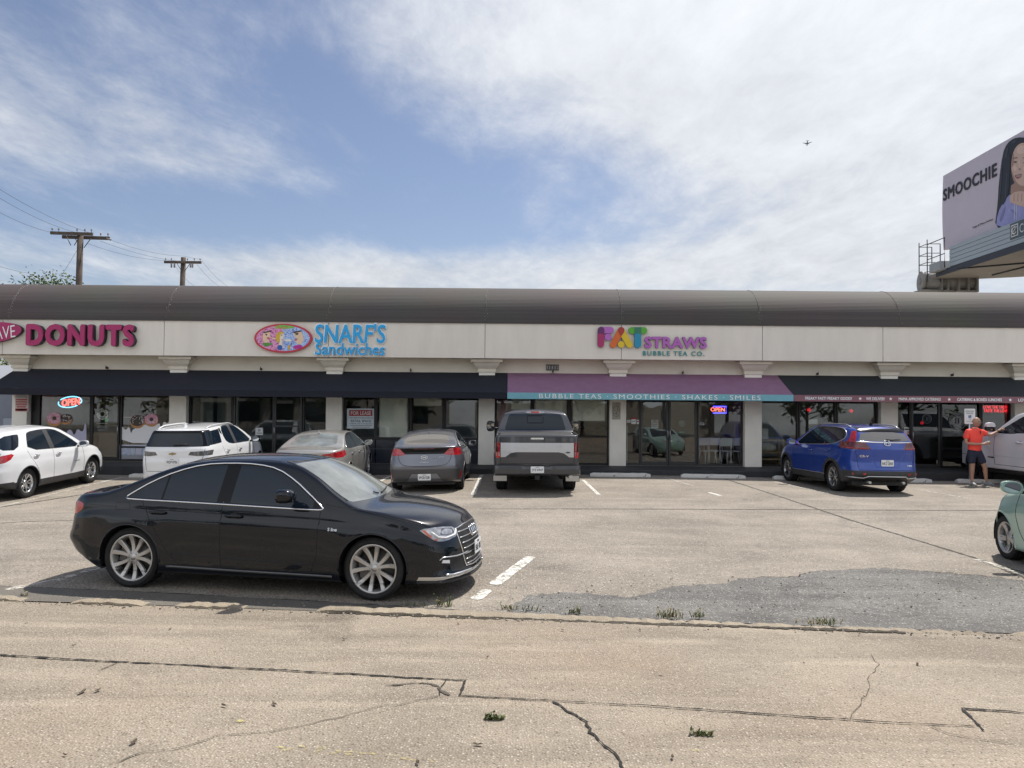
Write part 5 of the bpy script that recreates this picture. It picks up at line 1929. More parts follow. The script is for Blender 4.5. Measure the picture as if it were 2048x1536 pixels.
def doughnut(o, u, v, r, icing, body=(.50, .25, .10), hole=True, Y=YG, tilt=1.0, seed=0):
	flat(o, ell_px(u, v + r * .10, r, r * .86 * tilt, 26), Y, .004, .006, mat('doughnut_dough', body, .7), 'dough')
	rnd = random.Random(seed)
	flat(o, [(u + (r * .98 + rnd.uniform(-.5, .3)) * math.cos(t), v - r * .12 + (r * .78 * tilt + rnd.uniform(-.6, .3)) * math.sin(t)) for t in [2 * PI * k / 22 for k in range(22)]], Y, .006, .008, icing, 'icing', 1)
	if hole: flat(o, ell_px(u, v - r * .1, r * .28, r * .26 * tilt, 16), Y, .008, .009, mat('doughnut_hole', (.06, .055, .045), .8), 'hole')
	spr = MB()
	for k in range(26):
		t = rnd.uniform(0, 2 * PI); q = rnd.uniform(.42, .9) * r
		p = P(u + q * math.cos(t), v - r * .12 + q * .78 * tilt * math.sin(t), Y); a = rnd.uniform(0, PI); rr = o.location
		e = Vector((math.cos(a), 0, math.sin(a))) * .022; f = Vector((-math.sin(a), 0, math.cos(a))) * .006
		c = p - rr; c.y = -.0095
		spr.add([c - e - f, c + e - f, c + e + f, c - e + f], [(0, 1, 2, 3)])
	spr.build('sprinkles', mat('sprinkle_white', (.75, .72, .72), .6), o)


def build_window_things():
	# doughnut shop: vinyl with drips, doughnuts, neon, door lettering
	pinki, choc = mat('pink_icing', (.58, .27, .36), .55), mat('chocolate_icing', (.05, .028, .022), .5)
	lil = mat('lilac_vinyl', (.46, .45, .60), .6)
	o = empty('window_decal', P(125, 925, YG), 0, 'lilac dripping icing vinyl with a pink and a chocolate doughnut on the left shop window', 'window decal', 'doughnut window decals')
	flat(o, [(80, 925), (80, 885), (100, 880), (126, 876), (132, 868), (136, 860), (142, 859), (145, 864), (147, 870), (151, 868), (153, 860), (157, 858), (161, 862), (165, 863), (168, 858), (169, 848), (172, 846), (173, 850), (173, 925)], YG, 0, .004, lil, 'drips', 1)
	doughnut(o, 109, 838, 15.5, pinki, seed=1); doughnut(o, 132, 838, 12.5, choc, hole=False, tilt=.9, seed=2)
	o = empty('window_decal', P(290, 920, YG), 0, 'white dripping icing vinyl with chocolate and pink doughnuts right of the shop door', 'window decal', 'doughnut window decals')
	flat(o, [(241, 886), (241, 856), (244, 853), (247, 855), (249, 859), (253, 859), (257, 854), (260, 856), (261, 864), (263, 866), (265, 860), (268, 858), (285, 850), (300, 849), (316, 848), (319, 846), (321, 852), (321, 858), (325, 858), (326, 846), (329, 843), (333, 846), (336, 846), (339, 842), (340, 886)], YG, 0, .004, M_VINYL, 'drips', 1)
	flat(o, [(238, 889), (340, 890), (340, 920), (237, 919)], YG, 0, .004, mat('pale_lilac_vinyl', (.50, .50, .60), .6), 'panel')
	doughnut(o, 275, 843, 14.5, choc, seed=3); doughnut(o, 303, 840, 14, pinki, seed=4)
	for body, off, mm, d in (('EAT UP!', .038, mat('pale_blue_vinyl', (.16, .36, .52), .6), .005), ('EAT UP!', .0, mat('pale_lilac_vinyl', (.50, .50, .60), .6), .012)):
		p = P(242, 909, YG)
		text_obj('lettering', body, mm, (p.x - o.location.x - off * .3, -d, p.z - o.location.z - off * .3), o, width=1.05 + off, height=.255 + off * .6, depth=.001, offset=off, shear=.1)
	o = empty('neon_sign', P(140, 804, YG), 0, 'red OPEN neon sign in a pale blue oval ring in the left doughnut shop window', 'neon sign', 'neon signs')
	rb, bb = neon('neon_red', (1.0, .10, .08), 2.2), neon('neon_blue', (.20, .65, 1.0), 1.5)
	for a0, a1 in ((-140, 30), (55, 200)):
		ring = [P(*p, YF + .18) - o.location for p in ell_px(140, 804, 23.5, 10.5, 26, R(-8), a0, a1)]
		MB().tube(ring, .018, 8).build('tube', bb, o)
	t = text_obj('lettering', 'OPEN', rb, (0, .07, 0), o, (0, -R(7), 0), center=True, width=.58, height=.21, depth=.02, offset=.03, shear=.18)
	o = empty('door_decal', P(205, 828, YG), 0, 'white ring shaped logo with bitten edge and small lettering on the doughnut shop door', 'door decal')
	ring = MB()
	c = P(205, 828, YG) - o.location
	K = 40
	vs = []
	for k in range(K + 1):
		t = 2 * PI * k / K
		ro = .185 * (1 - (.22 if 100 < math.degrees(t) % 360 < 150 and False else 0)); ri = .07
		if 55 < math.degrees(t) < 85: ro = .15
		vs += [(c.x + ro * math.cos(t), -.004, c.z + ro * math.sin(t)), (c.x + ri * math.cos(t), -.004, c.z + ri * math.sin(t))]
	ring.add(vs, [(2 * k, 2 * k + 1, 2 * k + 3, 2 * k + 2) for k in range(K)]).build('ring', M_PAPER, o)
	for body, a0, up in (('CRAVE', 140, 1), ('DOUGHNUTS', 200, -1)):
		for k, ch in enumerate(body):
			a = R(a0 - k * 25) if up > 0 else R(a0 + k * 17.5)
			text_obj('lettering', ch, M_INK, (c.x + .128 * math.cos(a), -.006, c.z + .128 * math.sin(a)), o, (0, -(a - PI / 2) if up > 0 else -(a + PI / 2), 0), center=True, height=.05, depth=.001, offset=.02)
	for v, w in ((847, 24), (852, 17), (855, 22), (860, 20)):
		flat(o, [(205 - w / 2, v - 1), (205 + w / 2, v - 1), (205 + w / 2, v + 1), (205 - w / 2, v + 1)], YG, .002, .004, M_FADE, 'print_row')
	MB().lathe([(.001, 0), (.075, 0), (.075, .004), (.001, .004)], 20, 'Y', P(213, 840, YG) - o.location).build('green_sticker', mat('green_sticker', (.06, .45, .12), .5), o)
	# sandwich shop
	o = empty('neon_sign', P(628, 818, YF + .2), 0, 'unlit grey OPEN neon sign in an oval outline in the dark sandwich shop window', 'neon sign', 'neon signs')
	g = mat('unlit_neon', (.30, .30, .31), .3)
	for a0, a1 in ((150, 330), (-10, 120)):
		MB().tube([P(*p, YF + .2) - o.location for p in ell_px(628, 818, 24, 12, 24, R(-4), a0, a1)], .011, 6).build('tube', g, o)
	text_obj('lettering', 'OPEN', g, (0, 0, 0), o, (0, -R(4), 0), center=True, width=.58, height=.20, depth=.01, offset=-.008, shear=.15)
	notice('door_note', 'white sheet of paper taped to the sandwich shop door', 'paper note', (511, 855.5, 526, 870), lines=(('', 516, 858.5, 521, 863, M_FADE), ('', 513, 865, 524, 867.5, M_FADE)))
	o = notice('suite_number', 'pale suite number lettering above the sandwich shop door', 'number', (546, 800, 548, 801), lines=(('', 548, 801, 586, 807, M_FADE),), m=M_FRAMEGREY)
	x = fx(466); c = P(466, 830, YG)
	vt = empty('hours_lettering', c, 0, 'upright column of white lettering on the sandwich shop window post', 'lettering')
	t = text_obj('lettering', 'FRESH TOASTED SUBS', M_FADE, (0, -.003, 0), vt, (0, PI / 2, 0), center=True, width=.62, height=.035, depth=.001, offset=.015)
	# vacant shop
	notice('lease_sign', 'white FOR LEASE sign with a red heading in the vacant shop window', 'sign', (694, 817, 748, 857), YG - .015,
		   bands=(((698.5, 820, 745, 832), M_REDINK),), lines=(('FOR LEASE', 702, 822.5, 742, 829.5, M_PAPER), ('11810 PRESTON RD, SUITE 105', 698, 834.5, 746, 837, M_INK), ('RETAIL SPACE', 702, 839.5, 742, 844, M_INK), ('1,200 SF (OR ± SF approx.)', 699, 846, 745, 848.5, M_INK), ('', 701, 850, 744, 852, M_FADE), ('', 705, 853.5, 740, 855.5, M_FADE)), m=mat('lease_paper', (.58, .66, .70), .6), th=.01)
	# roller blinds
	bl = mat('roller_blind', (.80, .79, .74), .9, vary=.06, vscale=3)
	for i, (u0, u1, vb, lb) in enumerate(((753, 816, 874, 'long pale roller blind pulled down in the vacant shop window'), (822, 884, 811, 'short pale roller blind at the top of the vacant shop window beside the grey hatchback'),
										  (1019, 1063, 818, 'short pale roller blind in the tea shop window left of the pickup cab'), (1068, 1137, 838, 'pale roller blind in the tea shop window above the pickup cab'), (1143, 1214, 841, 'pale roller blind in the tea shop window beside the pickup mirror'))):
		x0, x1 = fx(u0) + .05, fx(u1) - .05
		zb = P((u0 + u1) / 2, vb, YF + .2).z
		o = empty('roller_blind', ((x0 + x1) / 2, YF + .21, zb), 0, lb, 'blind', 'roller blinds in the shop windows')
		w = (x1 - x0) / 2
		MB().box(-w, w, 0, .004, 0, 2.58 - zb).build('fabric', bl, o)
		MB().box(-w, w, -.006, .01, -.025, .0).build('bottom_bar', mat('blind_bar', (.4, .4, .38), .6), o)
	notice('window_poster', 'pink poster in the tea shop window behind the pickup mirror', 'poster', (993, 800, 1017, 872), YF + .2, m=mat('pink_poster', (.30, .13, .19), .7, vary=.3, vscale=3))
	# tea shop doors
	notice('door_note', 'white printed notice on the left tea shop door', 'paper note', (1302.5, 839.5, 1316.5, 856.5), YG - .01, lines=(('', 1306, 841, 1313, 842.5, M_INK), ('', 1304, 844, 1315, 845.5, M_FADE), ('', 1304, 848, 1315, 849.5, M_FADE), ('', 1305, 852, 1314, 853.5, M_FADE)))
	o = empty('door_sticker', P(1363.5, 847.5, YG), 0, 'round white sticker on the right tea shop door', 'sticker')
	MB().lathe([(.001, -.006), (.115, -.006), (.115, -.002), (.001, -.002)], 28, 'Y').build('disc', M_PAPER, o)
	text_obj('lettering', 'fat straws', M_FADE, (0, -.008, .0), o, center=True, width=.15, height=.03, depth=.001); text_obj('lettering', 'EST. 2002', M_FADE, (0, -.008, -.04), o, center=True, width=.10, height=.02, depth=.001)
	notice('window_sticker', 'small white card on the side pane left of the tea shop doors', 'sticker', (1253.5, 840, 1261, 845), lines=(('', 1254.5, 841.5, 1260, 843.5, M_FADE),), group='stickers on the tea shop panes')
	notice('window_sticker', 'white sticker with a red heading beside the small white card', 'sticker', (1262.5, 838.5, 1272, 848), bands=(((1262.5, 835.5, 1273.5, 838.3), M_REDINK),), lines=(('', 1264, 841.5, 1271, 843.5, M_FADE),), group='stickers on the tea shop panes')
	notice('window_sticker', 'narrow red and white sticker next to the left tea shop door', 'sticker', (1273.5, 839.5, 1278, 848), lines=(('', 1274, 842, 1277.5, 844, M_REDINK),), group='stickers on the tea shop panes')
	notice('window_sticker', 'small white sticker on the pane right of the tea shop doors', 'sticker', (1399, 845.5, 1408, 850), lines=(('', 1400, 846.5, 1407, 849, M_INK),), group='stickers on the tea shop panes')
	o = empty('neon_sign', P(1436.5, 819, YF + .3), 0, 'small red OPEN neon sign with a blue neon border in the tea shop window', 'neon sign', 'neon signs')
	b1, b2 = neon('neon_deep_blue', (.06, .05, 1.0), 4.0), neon('neon_red_orange', (1.0, .16, .10), 2.5)
	MB().tube([P(u, v, YF + .3) - o.location for u, v in ((1426, 813), (1452.5, 813), (1452.5, 826), (1426, 826))], .017, 6).build('tube', b1, o)
	text_obj('lettering', 'OPEN', b2, (-.02, -.01, .0), o, center=True, width=.45, height=.125, depth=.01, offset=.0)
	# shop behind the blue car
	notice('window_card', 'white card low in the window above the blue SUV', 'card', (1617, 838, 1635, 848), YF + .15)
	rl = mat('red_lantern', (.50, .015, .02), .4, emit=(.8, .02, .03), estr=.5)
	for i, (u, v, r_) in enumerate(((1618, 820, .065), (1702.5, 822, .060), (1844, 846, .055))):
		o = MB().ell((0, 0, 0), r_, r_, r_ * .85, 14, 8).lathe([(.01, r_ * .8), (.01, r_ * 1.3)], 6).build('red_lamp', rl, None)
		o.location = P(u, v, YF + .6); tag(o, ('round red lamp in the window over the blue SUV roof', 'round red lamp in the window next to the column right of the blue SUV roof', 'round red lamp low behind the dark door of the last shop')[i], 'lamp', 'round red lamps')
	# last shop
	for u, v, r_, mm, body, lb in ((1853.5, 837.5, .145, mat('ring_white', (.55, .55, .55), .6), 'JJ', 'round white ring logo on the dark door of the last shop'), (1915, 842.5, .27, mat('ring_grey', (.20, .20, .205), .6), 'JJ', 'large grey ring logo on the window right of the dark door')):
		o = empty('window_logo', P(u, v, YG), 0, lb, 'logo', 'ring logos of the last shop')
		for rr, t_ in ((r_, .008), (r_ * .66, .005)): MB().tube([(rr * math.cos(t), -.004, rr * math.sin(t)) for t in [2 * PI * k / 40 for k in range(40)]], t_ * (r_ / .145) ** .5, 6, closed=True).build('ring', mm, o)
		text_obj('lettering', body, mm, (0, -.005, 0), o, center=True, width=r_ * .62, height=r_ * .72, depth=.002, offset=.03)
		for k, ch in enumerate('GOURMET SANDWICHES'):
			a = R(200 - k * 13)
			if ch != ' ': text_obj('lettering', ch, mm, (r_ * .83 * math.cos(a), -.005, r_ * .83 * math.sin(a)), o, (0, -(a - PI / 2), 0), center=True, height=r_ * .2, depth=.001, offset=.01)
	notice('door_notice', 'white and red notice beside the dark door of the last shop', 'notice', (1808, 855, 1821.5, 868.5), bands=(((1814, 862, 1820.5, 867.5), mat('pale_red', (.5, .25, .25), .7)),), lines=(('', 1809, 857, 1820, 860, M_INK),))
	notice('door_notice', 'faint small sheet on the right part of the dark door', 'notice', (1867.5, 856, 1875, 863.5), m=mat('grey_paper', (.16, .16, .165), .7))
	o = empty('neon_sign', P(1990, 817, YF + .25), 0, 'two line red LOVE THE TASTE neon lettering above the white pickup', 'neon sign', 'neon signs')
	nr = neon('neon_pure_red', (1.0, .02, .03), 2.2)
	for body, v in (('LOVE THE TASTE', 814.3), ('TASTE THE LOVE', 821.6)):
		p = P(1991.5, v, YF + .25) - o.location
		text_obj('lettering', body, nr, (p.x, 0, p.z), o, center=True, width=.78, height=.095, depth=.01, offset=-.012)
	# accessible parking sign on its post
	Ysg = 22.75
	b = P(1940, 975, Ysg)
	o = empty('parking_sign', (b.x, Ysg, zlot(b.x, Ysg)), 0, 'white reserved parking sign with a blue wheelchair symbol on a thin post', 'traffic sign')
	MB().tube([(0, .02, -.1), (0, .02, 2.02)], .022, 8).build('post', M_SATIN, o)
	r0 = P(1928.8, 847.8, Ysg) - o.location; r1 = P(1950.2, 817.5, Ysg) - o.location
	MB().prism(round_poly([(r0.x, r0.z), (r1.x, r0.z), (r1.x, r1.z), (r0.x, r1.z)], .03), 0, -.006, lambda a, c, w: (a, w, c)).build('plate', M_PAPER, o)
	gx = (r0.x + r1.x) / 2; gr = mat('sign_green', (.05, .16, .12), .6)
	text_obj('lettering', 'RESERVED', gr, (gx, -.008, r1.z - .075), o, center=True, width=.24, height=.045, depth=.001); text_obj('lettering', 'PARKING', gr, (gx, -.008, r1.z - .135), o, center=True, width=.20, height=.045, depth=.001)
	bs = MB().box(gx - .04, gx + .04, -.0085, -.006, r1.z - .27, r1.z - .19).build('symbol_panel', mat('sign_blue', (.02, .07, .30), .5), o)
	w = MB().tube([(gx + .016 * math.cos(t) + .0, -.010, r1.z - .243 + .016 * math.sin(t)) for t in [R(a) for a in range(-200, 40, 20)]], .0035, 5).tube([(gx - .008, -.010, r1.z - .205), (gx - .004, -.010, r1.z - .228), (gx + .014, -.010, r1.z - .23), (gx + .022, -.010, r1.z - .252)], .004, 5).ell((gx - .009, -.010, r1.z - .198), .007, .003, .007, 8, 6)
	w.build('wheelchair_symbol', M_PAPER, bs)
	text_obj('lettering', 'VAN', gr, (gx, -.008, r1.z - .31), o, center=True, width=.06, height=.025, depth=.001); text_obj('lettering', 'ACCESSIBLE', gr, (gx, -.008, r1.z - .37), o, center=True, width=.2, height=.028, depth=.001)
	# column notices, house number
	Yc = YF - .14
	notice('towing_notice', 'red printed towing notice on the pale column at the left end of the shops', 'notice', (30.5, 787.5, 57, 823), Yc, bands=(((31, 817, 55, 822), M_REDINK), ((32, 792, 55, 795.5), M_FADE)),
		   lines=(('', 33, 788.3, 54, 791, M_FADE), ('', 32, 798, 55, 800, M_REDINK), ('', 32, 801.5, 54, 803.5, M_REDINK), ('', 32, 805, 55, 807, M_REDINK), ('', 32, 808.5, 54, 810.5, M_REDINK), ('', 34, 812.5, 52, 815, M_REDINK), ('', 33, 818, 53, 821, M_PAPER)), m=mat('notice_paper', (.55, .47, .46), .7))
	o = notice('column_poster', 'faded grey poster with a line drawing on the column left of the tea shop doors', 'poster', (1224, 805, 1241, 839), Yc, m=mat('faded_poster', (.40, .38, .33), .8, vary=.25, vscale=14))
	dr = MB()
	for pts in ([(1227, 816), (1230, 812), (1236, 813), (1239, 818), (1238, 828), (1234, 834), (1229, 832), (1226, 824), (1227, 816)], [(1232, 830), (1235, 818), (1238, 812)], [(1229, 820), (1231, 822)], [(1235, 820), (1237, 821)], [(1230, 827), (1235, 828)]):
		dr.tube([P(u, v, Yc - .008) - o.location for u, v in pts], .008, 4)
	dr.build('drawing', mat('drawing_ink', (.17, .155, .13), .8), o)
	o = empty('house_number', P(1105, 735, YF + .05), 0, 'black number tiles reading 11810 on the wall above the mauve awning', 'house number')
	for k, ch in enumerate('11810'):
		p = P(1094.2 + k * 5.3, 735, YF + .05) - o.location
		tl = MB().box(p.x - .038, p.x + .038, -.008, 0, -.095, .095).build('number_tile', mat('tile_black', (.02, .02, .02), .5), o)
		text_obj('digit', ch, M_PAPER, (p.x, -.009, 0), tl, center=True, height=.13, width=.045 if ch != '1' else .02, depth=.001)
	o = MB().ell((0, 0, 0), .07, .07, .06, 14, 8).lathe([(.075, .0), (.08, .05), (.03, .07)], 16).build('security_camera', mat('camera_white', (.5, .48, .42), .5), None)
	MB().ell((.01, -.03, -.025), .045, .045, .04, 12, 7).build('lens_dome', M_GLOSSBLACK, o)
	o.location = P(6, 711, YA + .3); tag(o, 'small dome security camera under the fascia at the left edge', 'camera')


build_window_things()


# ------------------------------------------------------------------ furniture behind the glass
def cafe_chair(loc, rz, label):
	c = empty('cafe_chair', loc, rz, label, 'chair', 'white chairs inside the tea shop')
	W = mat('chair_white', (.62, .64, .66), .4)
	MB().prism(smooth_poly([(-.2, -.2), (.2, -.2), (.19, .2), (-.19, .2)], 1), .44, .465, lambda a, b, w: (a, b, w)).build('seat', W, c)
	vs = []
	b = MB()
	for i in range(9):
		x = -.2 + .4 * i / 8; y = .20 - .03 * (1 - (x / .2) ** 2) + .03
		vs += [(x, y, .62), (x, y + .05, .86), (x, y + .02, .62), (x, y + .07, .86)]
	for i in range(8):
		k = i * 4
		b.add([vs[k], vs[k + 1], vs[k + 5], vs[k + 4], vs[k + 2], vs[k + 3], vs[k + 7], vs[k + 6]], [(0, 1, 2, 3), (4, 5, 6, 7), (1, 5, 6, 2), (0, 3, 7, 4)])
	b.build('backrest', W, c)
	for sx in (-1, 1):
		MB().tube([(sx * .19, .19, .45), (sx * .20, .24, .64)], .014, 6).build('back_post', W, c)
		for sy in (-1, 1): MB().tube([(sx * .17, sy * .17, .45), (sx * .22, sy * .22, 0)], [.017, .012], 8).build('leg', W, c)


for i, (u, dy, rz, lb) in enumerate(((1415, .6, .3, 'leftmost white chair inside the tea shop window'), (1429, .75, -.2, 'second white chair from the left inside the tea shop window'), (1446, .65, PI + .1, 'white chair in the middle of the tea shop window'), (1461, .75, .15, 'fourth white chair from the left inside the tea shop window'), (1474, .62, -.25, 'rightmost white chair inside the tea shop window'))):
	cafe_chair((P(u, 900, YF + dy).x, YF + dy, ZS + .005), rz, lb)
t = empty('cafe_table', (P(1452, 900, YF + 1.6).x, YF + 1.6, ZS), 0, 'white table behind the chairs inside the tea shop', 'table')
MB().box(-.9, .9, -.3, .3, .72, .75).build('tabletop', mat('chair_white', (.62, .64, .66), .4), t, .01)
for sx in (-1, 1):
	for sy in (-1, 1): MB().tube([(sx * .8, sy * .25, 0), (sx * .8, sy * .25, .72)], .02, 8).build('leg', M_SATIN, t)
o = MB().box(-1.3, 1.3, 0, .6, 0, 1.05).box(-1.35, 1.35, -.05, .65, 1.05, 1.09).build('counter', mat('brown_counter', (.10, .05, .035), .5, vary=.3, vscale=4), None, .01)
o.location = (fx(1190), YF + 3.2, ZS); tag(o, 'brown service counter deep inside the tea shop', 'counter')
o = MB().box(-.02, .02, -.5, .5, 0, 1.25).build('glass_screen', mat('pale_green_screen', (.35, .48, .44), .3), None, .004)
o.location = (fx(1258), YF + .9, ZS); tag(o, 'pale green screen edge just inside the pane left of the tea shop doors', 'screen')
wd = mat('raw_wood', (.33, .23, .13), .7, vary=.2, vscale=6)
t = empty('wooden_stand', (fx(1548), YF + .75, ZS), 0, 'light wooden display stand inside the window left of the blue SUV', 'stand')
for z in (.18, .40, .80): MB().box(-.48, .48, -.22, .22, z, z + .05).build('shelf', wd, t, .004)
for sx in (-1, 1):
	for sy in (-1, 1): MB().box(sx * .48 - .04, sx * .48 + .04, sy * .22 - .03, sy * .22 + .03, 0, .85).build('post', wd, t, .004)
o = MB().box(-.15, .15, -.14, .14, 0, .32).box(-.155, .155, -.145, .145, .28, .34).build('white_bin', mat('bin_white', (.55, .55, .54), .5), None, .012)
o.location = (fx(1540), YF + .75, ZS + .85); tag(o, 'white box standing on the wooden display stand', 'box')
o = MB().ell((0, 0, .14), .30, .18, .16, 16, 9).ell((.18, .0, .12), .2, .16, .13, 14, 8).build('sack', mat('sack_cloth', (.48, .46, .42), .9, vary=.2, vscale=8, bump=.4), None)
o.location = (fx(1545), YF + .75, ZS + .45); tag(o, 'pale sack on the middle shelf of the wooden stand', 'sack')
t = empty('bread_rack', (fx(222), YF + 1.6, ZS), 0, 'white shelving rack behind the doughnut shop door', 'rack')
for z in (.3, .65, 1.0, 1.35): MB().box(-.32, .32, -.2, .2, z, z + .03).build('shelf', M_VINYL, t)
for sx in (-1, 1):
	for sy in (-1, 1): MB().tube([(sx * .32, sy * .2, 0), (sx * .32, sy * .2, 1.6)], .014, 6).build('post', M_SATIN, t)
o = MB().box(-2.1, 1.6, -.35, .35, 0, 1.0).box(-2.15, 1.65, -.4, .4, 1.0, 1.04).build('counter', mat('pale_counter', (.30, .31, .27), .5), None, .008)
o.location = (fx(255), YF + 2.6, ZS); tag(o, 'pale counter deep inside the doughnut shop', 'counter')
for i, (u, w_, lb) in enumerate(((398, .20, 'narrow white partition inside the left pane of the sandwich shop'), (415, .36, 'broad white partition inside the left pane of the sandwich shop'))):
	o = MB().box(-w_, w_, -.05, .05, 0, 2.4).build('partition', mat('partition_white', (.7, .72, .7), .8), None, .01)
	o.location = (fx(u) - (.15 if i == 0 else -.1), YF + 1.0 + i * .5, ZS); tag(o, lb, 'partition', 'white partitions in the sandwich shop')
# ------------------------------------------------------------------ the black sedan
def clamp_prof(shelf=0.0):
	return [(0, .925), (.10, .965), (.30, .985), (.50, .995), (.66, 1.0), (.79, .994), (.825, .985 - shelf), (.93, .975 - shelf), (1.0, .955 - shelf)]


def black_sedan(loc, yaw):
	P_BLACK = mat('black_car_paint', (0.0040, 0.0062, 0.0105), 0.25, coat=0.8, coat_rough=0.015, spec=0.08, rvary=0.05, vscale=3)
	S = dict(L=4.80, n=106, rt=0.33, Ra=0.368, axles=(-1.33, 1.48), arch_z=0.335,
			 hw=[(-2.35, .80), (-2.1, .865), (-1.7, .90), (-1.2, .915), (0, .913), (1.0, .915), (1.5, .913), (1.9, .895), (2.2, .85), (2.4, .80)],
			 belt=[(-2.35, .90), (-2.0, .965), (-1.5, .985), (-1.0, .975), (0, .95), (.85, .925), (1.2, .90), (1.7, .875), (2.1, .815), (2.4, .73)],
			 zt=[(-2.35, .97), (-2.25, 1.015), (-2.05, 1.04), (-1.85, 1.055), (-1.62, 1.10), (-1.35, 1.215), (-1.1, 1.325), (-.8, 1.415), (-.45, 1.455), (-.1, 1.463), (.2, 1.455), (.45, 1.42), (.72, 1.305), (1.02, 1.12), (1.2, 1.025), (1.3, .99), (1.6, .965), (1.95, .92), (2.2, .865), (2.4, .795)],
			 zb=[(-2.35, .36), (-2.1, .27), (-1.8, .20), (-1.3, .19), (1.3, .18), (1.9, .19), (2.35, .20)],
			 prof=clamp_prof(0.017), tumble=[(-2.35, .3), (-1.8, .45), (-1.0, .56), (.5, .56), (1.2, .5), (2.35, .3)],
			 crown=[(-2.35, .03), (-1.7, .03), (-1.2, .05), (-.3, .055), (.5, .05), (1.2, .045), (1.8, .06), (2.35, .05)],
			 rtop=[(-2.35, .05), (-1.6, .05), (-1.0, .045), (.6, .045), (1.2, .04), (2.0, .06), (2.35, .06)],
			 bow_f=(.36, 2.7), Df=1.0, prof_f=[(.15, .0), (.24, -.03), (.32, .0), (.5, .02), (.65, .06), (.76, .12)],
			 bow_r=(.30, 2.8), Dr=.9, prof_r=[(.2, .22), (.42, .08), (.52, .03), (.62, .06), (.8, .085), (.95, .09), (1.0, .07)], ef=1.4, er=1.4, flare=.016)
	c = Car('black_sedan', 'glossy black four-door sedan with ten-spoke silver wheels parked across the front of the lot', 'car', S, loc, yaw, P_BLACK)
	dlo = smooth_poly([(-1.41, .995), (-1.36, 1.035), (-1.16, 1.165), (-.92, 1.275), (-.62, 1.358), (-.3, 1.378), (.02, 1.373), (.28, 1.33), (.52, 1.21), (.72, 1.075), (.90, .945), (.885, .932), (.3, .945), (-.5, .967), (-1.38, .985)], 1)
	ins = inset_poly(dlo, .012)
	c.region('quarter_window', M_CARGLASS, 'S', clip_x(ins, -1.6, -.99))
	c.region('rear_side_window', M_CARGLASS, 'S', clip_x(ins, -.965, -.325))
	c.region('front_side_window', M_CARGLASS, 'S', clip_x(ins, -.165, .79))
	c.region('window_surround', M_GLOSSBLACK, 'S', dlo)
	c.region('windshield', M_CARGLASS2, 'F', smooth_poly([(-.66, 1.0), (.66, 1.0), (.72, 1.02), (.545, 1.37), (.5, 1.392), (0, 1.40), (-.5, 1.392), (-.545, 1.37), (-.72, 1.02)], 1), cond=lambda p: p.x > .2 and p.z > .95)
	c.region('rear_window', M_CARGLASS, 'B', [(-.62, 1.09), (.62, 1.09), (.50, 1.36), (-.50, 1.36)], cond=lambda p: p.x < -.6)
	# lamps
	c.region('headlight', M_CLEARLAMP, 42, smooth_poly([(-1.21, .655), (-1.20, .735), (-.95, .765), (-.70, .755), (-.76, .70), (-.86, .625), (-1.0, .615)], 1), nmin=0.02, cond=lambda p: p.x > 1.6)
	c.region('taillight', M_RED, -42 + 180, smooth_poly([(1.22, .76), (1.22, .90), (1.0, .93), (.73, .92), (.71, .85), (.84, .77)], 1), nmin=0.02, cond=lambda p: p.x < -1.7)
	# single-frame grille, lower intakes, splitter
	grille = smooth_poly([(-.42, .735), (-.47, .66), (-.40, .36), (-.36, .30), (.36, .30), (.40, .36), (.47, .66), (.42, .735)], 1)
	c.region('grille', M_BLACKPLASTIC, 'F', inset_poly(grille, .01), cond=lambda p: p.x > 1.9)
	c.region('air_intake', M_BLACKPLASTIC, 38, [(-1.26, .27), (-1.20, .46), (-.93, .50), (-.84, .46), (-.90, .30)], cond=lambda p: p.x > 1.7)
	c.region('lower_lip', M_SATIN, 'F', [(-.84, .225), (-.55, .205), (.55, .205), (.84, .225), (.84, .262), (.5, .25), (-.5, .25), (-.84, .262)], cond=lambda p: p.x > 1.6)
	fr = [(-.36, .93), (-.30, .935)]
	dseam = P_BLACK
	c.region('front_door', P_BLACK, 'S', smooth_poly([(-.245, .985), (-.245, .50), (-.24, .30), (.80, .30), (.86, .45), (.87, .70), (.88, .925), (.3, .94)], 0))
	c.region('rear_door', P_BLACK, 'S', [(-1.20, .98), (-1.15, .87), (-.98, .62), (-.86, .42), (-.74, .31), (-.25, .30), (-.25, .97)])
	c.region('side_skirt', P_BLACK, 'S', [(-.9, .275), (-.9, .10), (1.05, .10), (1.05, .275)])
	c.finish()
	# chrome line round the glass, seams, handles
	c.line('chrome_trim', M_CHROME, 'S', inset_poly(dlo, -.006), .009, closed=True, step=.04)
	c.line('windshield_seal', M_BLACKPLASTIC, 'F', [(-.735, 1.02), (-.555, 1.375), (-.5, 1.404), (0, 1.412), (.5, 1.404), (.555, 1.375), (.735, 1.02)], .007)
	for nm, path in (('panel_gap', [(-.245, .98), (-.245, .50), (-.24, .285)]), ('panel_gap', [(.885, .93), (.872, .70), (.86, .45), (.80, .285)]),
					 ('panel_gap', [(-1.22, .985), (-1.15, .87), (-.985, .62), (-.865, .42), (-.74, .30), (-.5, .285), (.80, .285)])):
		c.line(nm, M_SEAM, 'S', path, .0045, out=-.0015, step=.04)
	c.line('hood_gap', M_SEAM, 'S', [(.93, .985), (1.2, .955), (1.5, .905), (1.8, .84), (2.0, .785)], .004, out=-.001)
	c.line('trunk_gap', M_SEAM, 'B', [(-.62, .965), (-.66, .72), (.66, .72), (.62, .965)], .004, out=-.001)
	c.line('fuel_flap_gap', M_SEAM, 'S', [(-1.52, .86), (-1.52, .94), (-1.36, .945), (-1.34, .87)], .002, sides=(-1,), closed=True)
	for x in (-.56, -1.02):
		pass
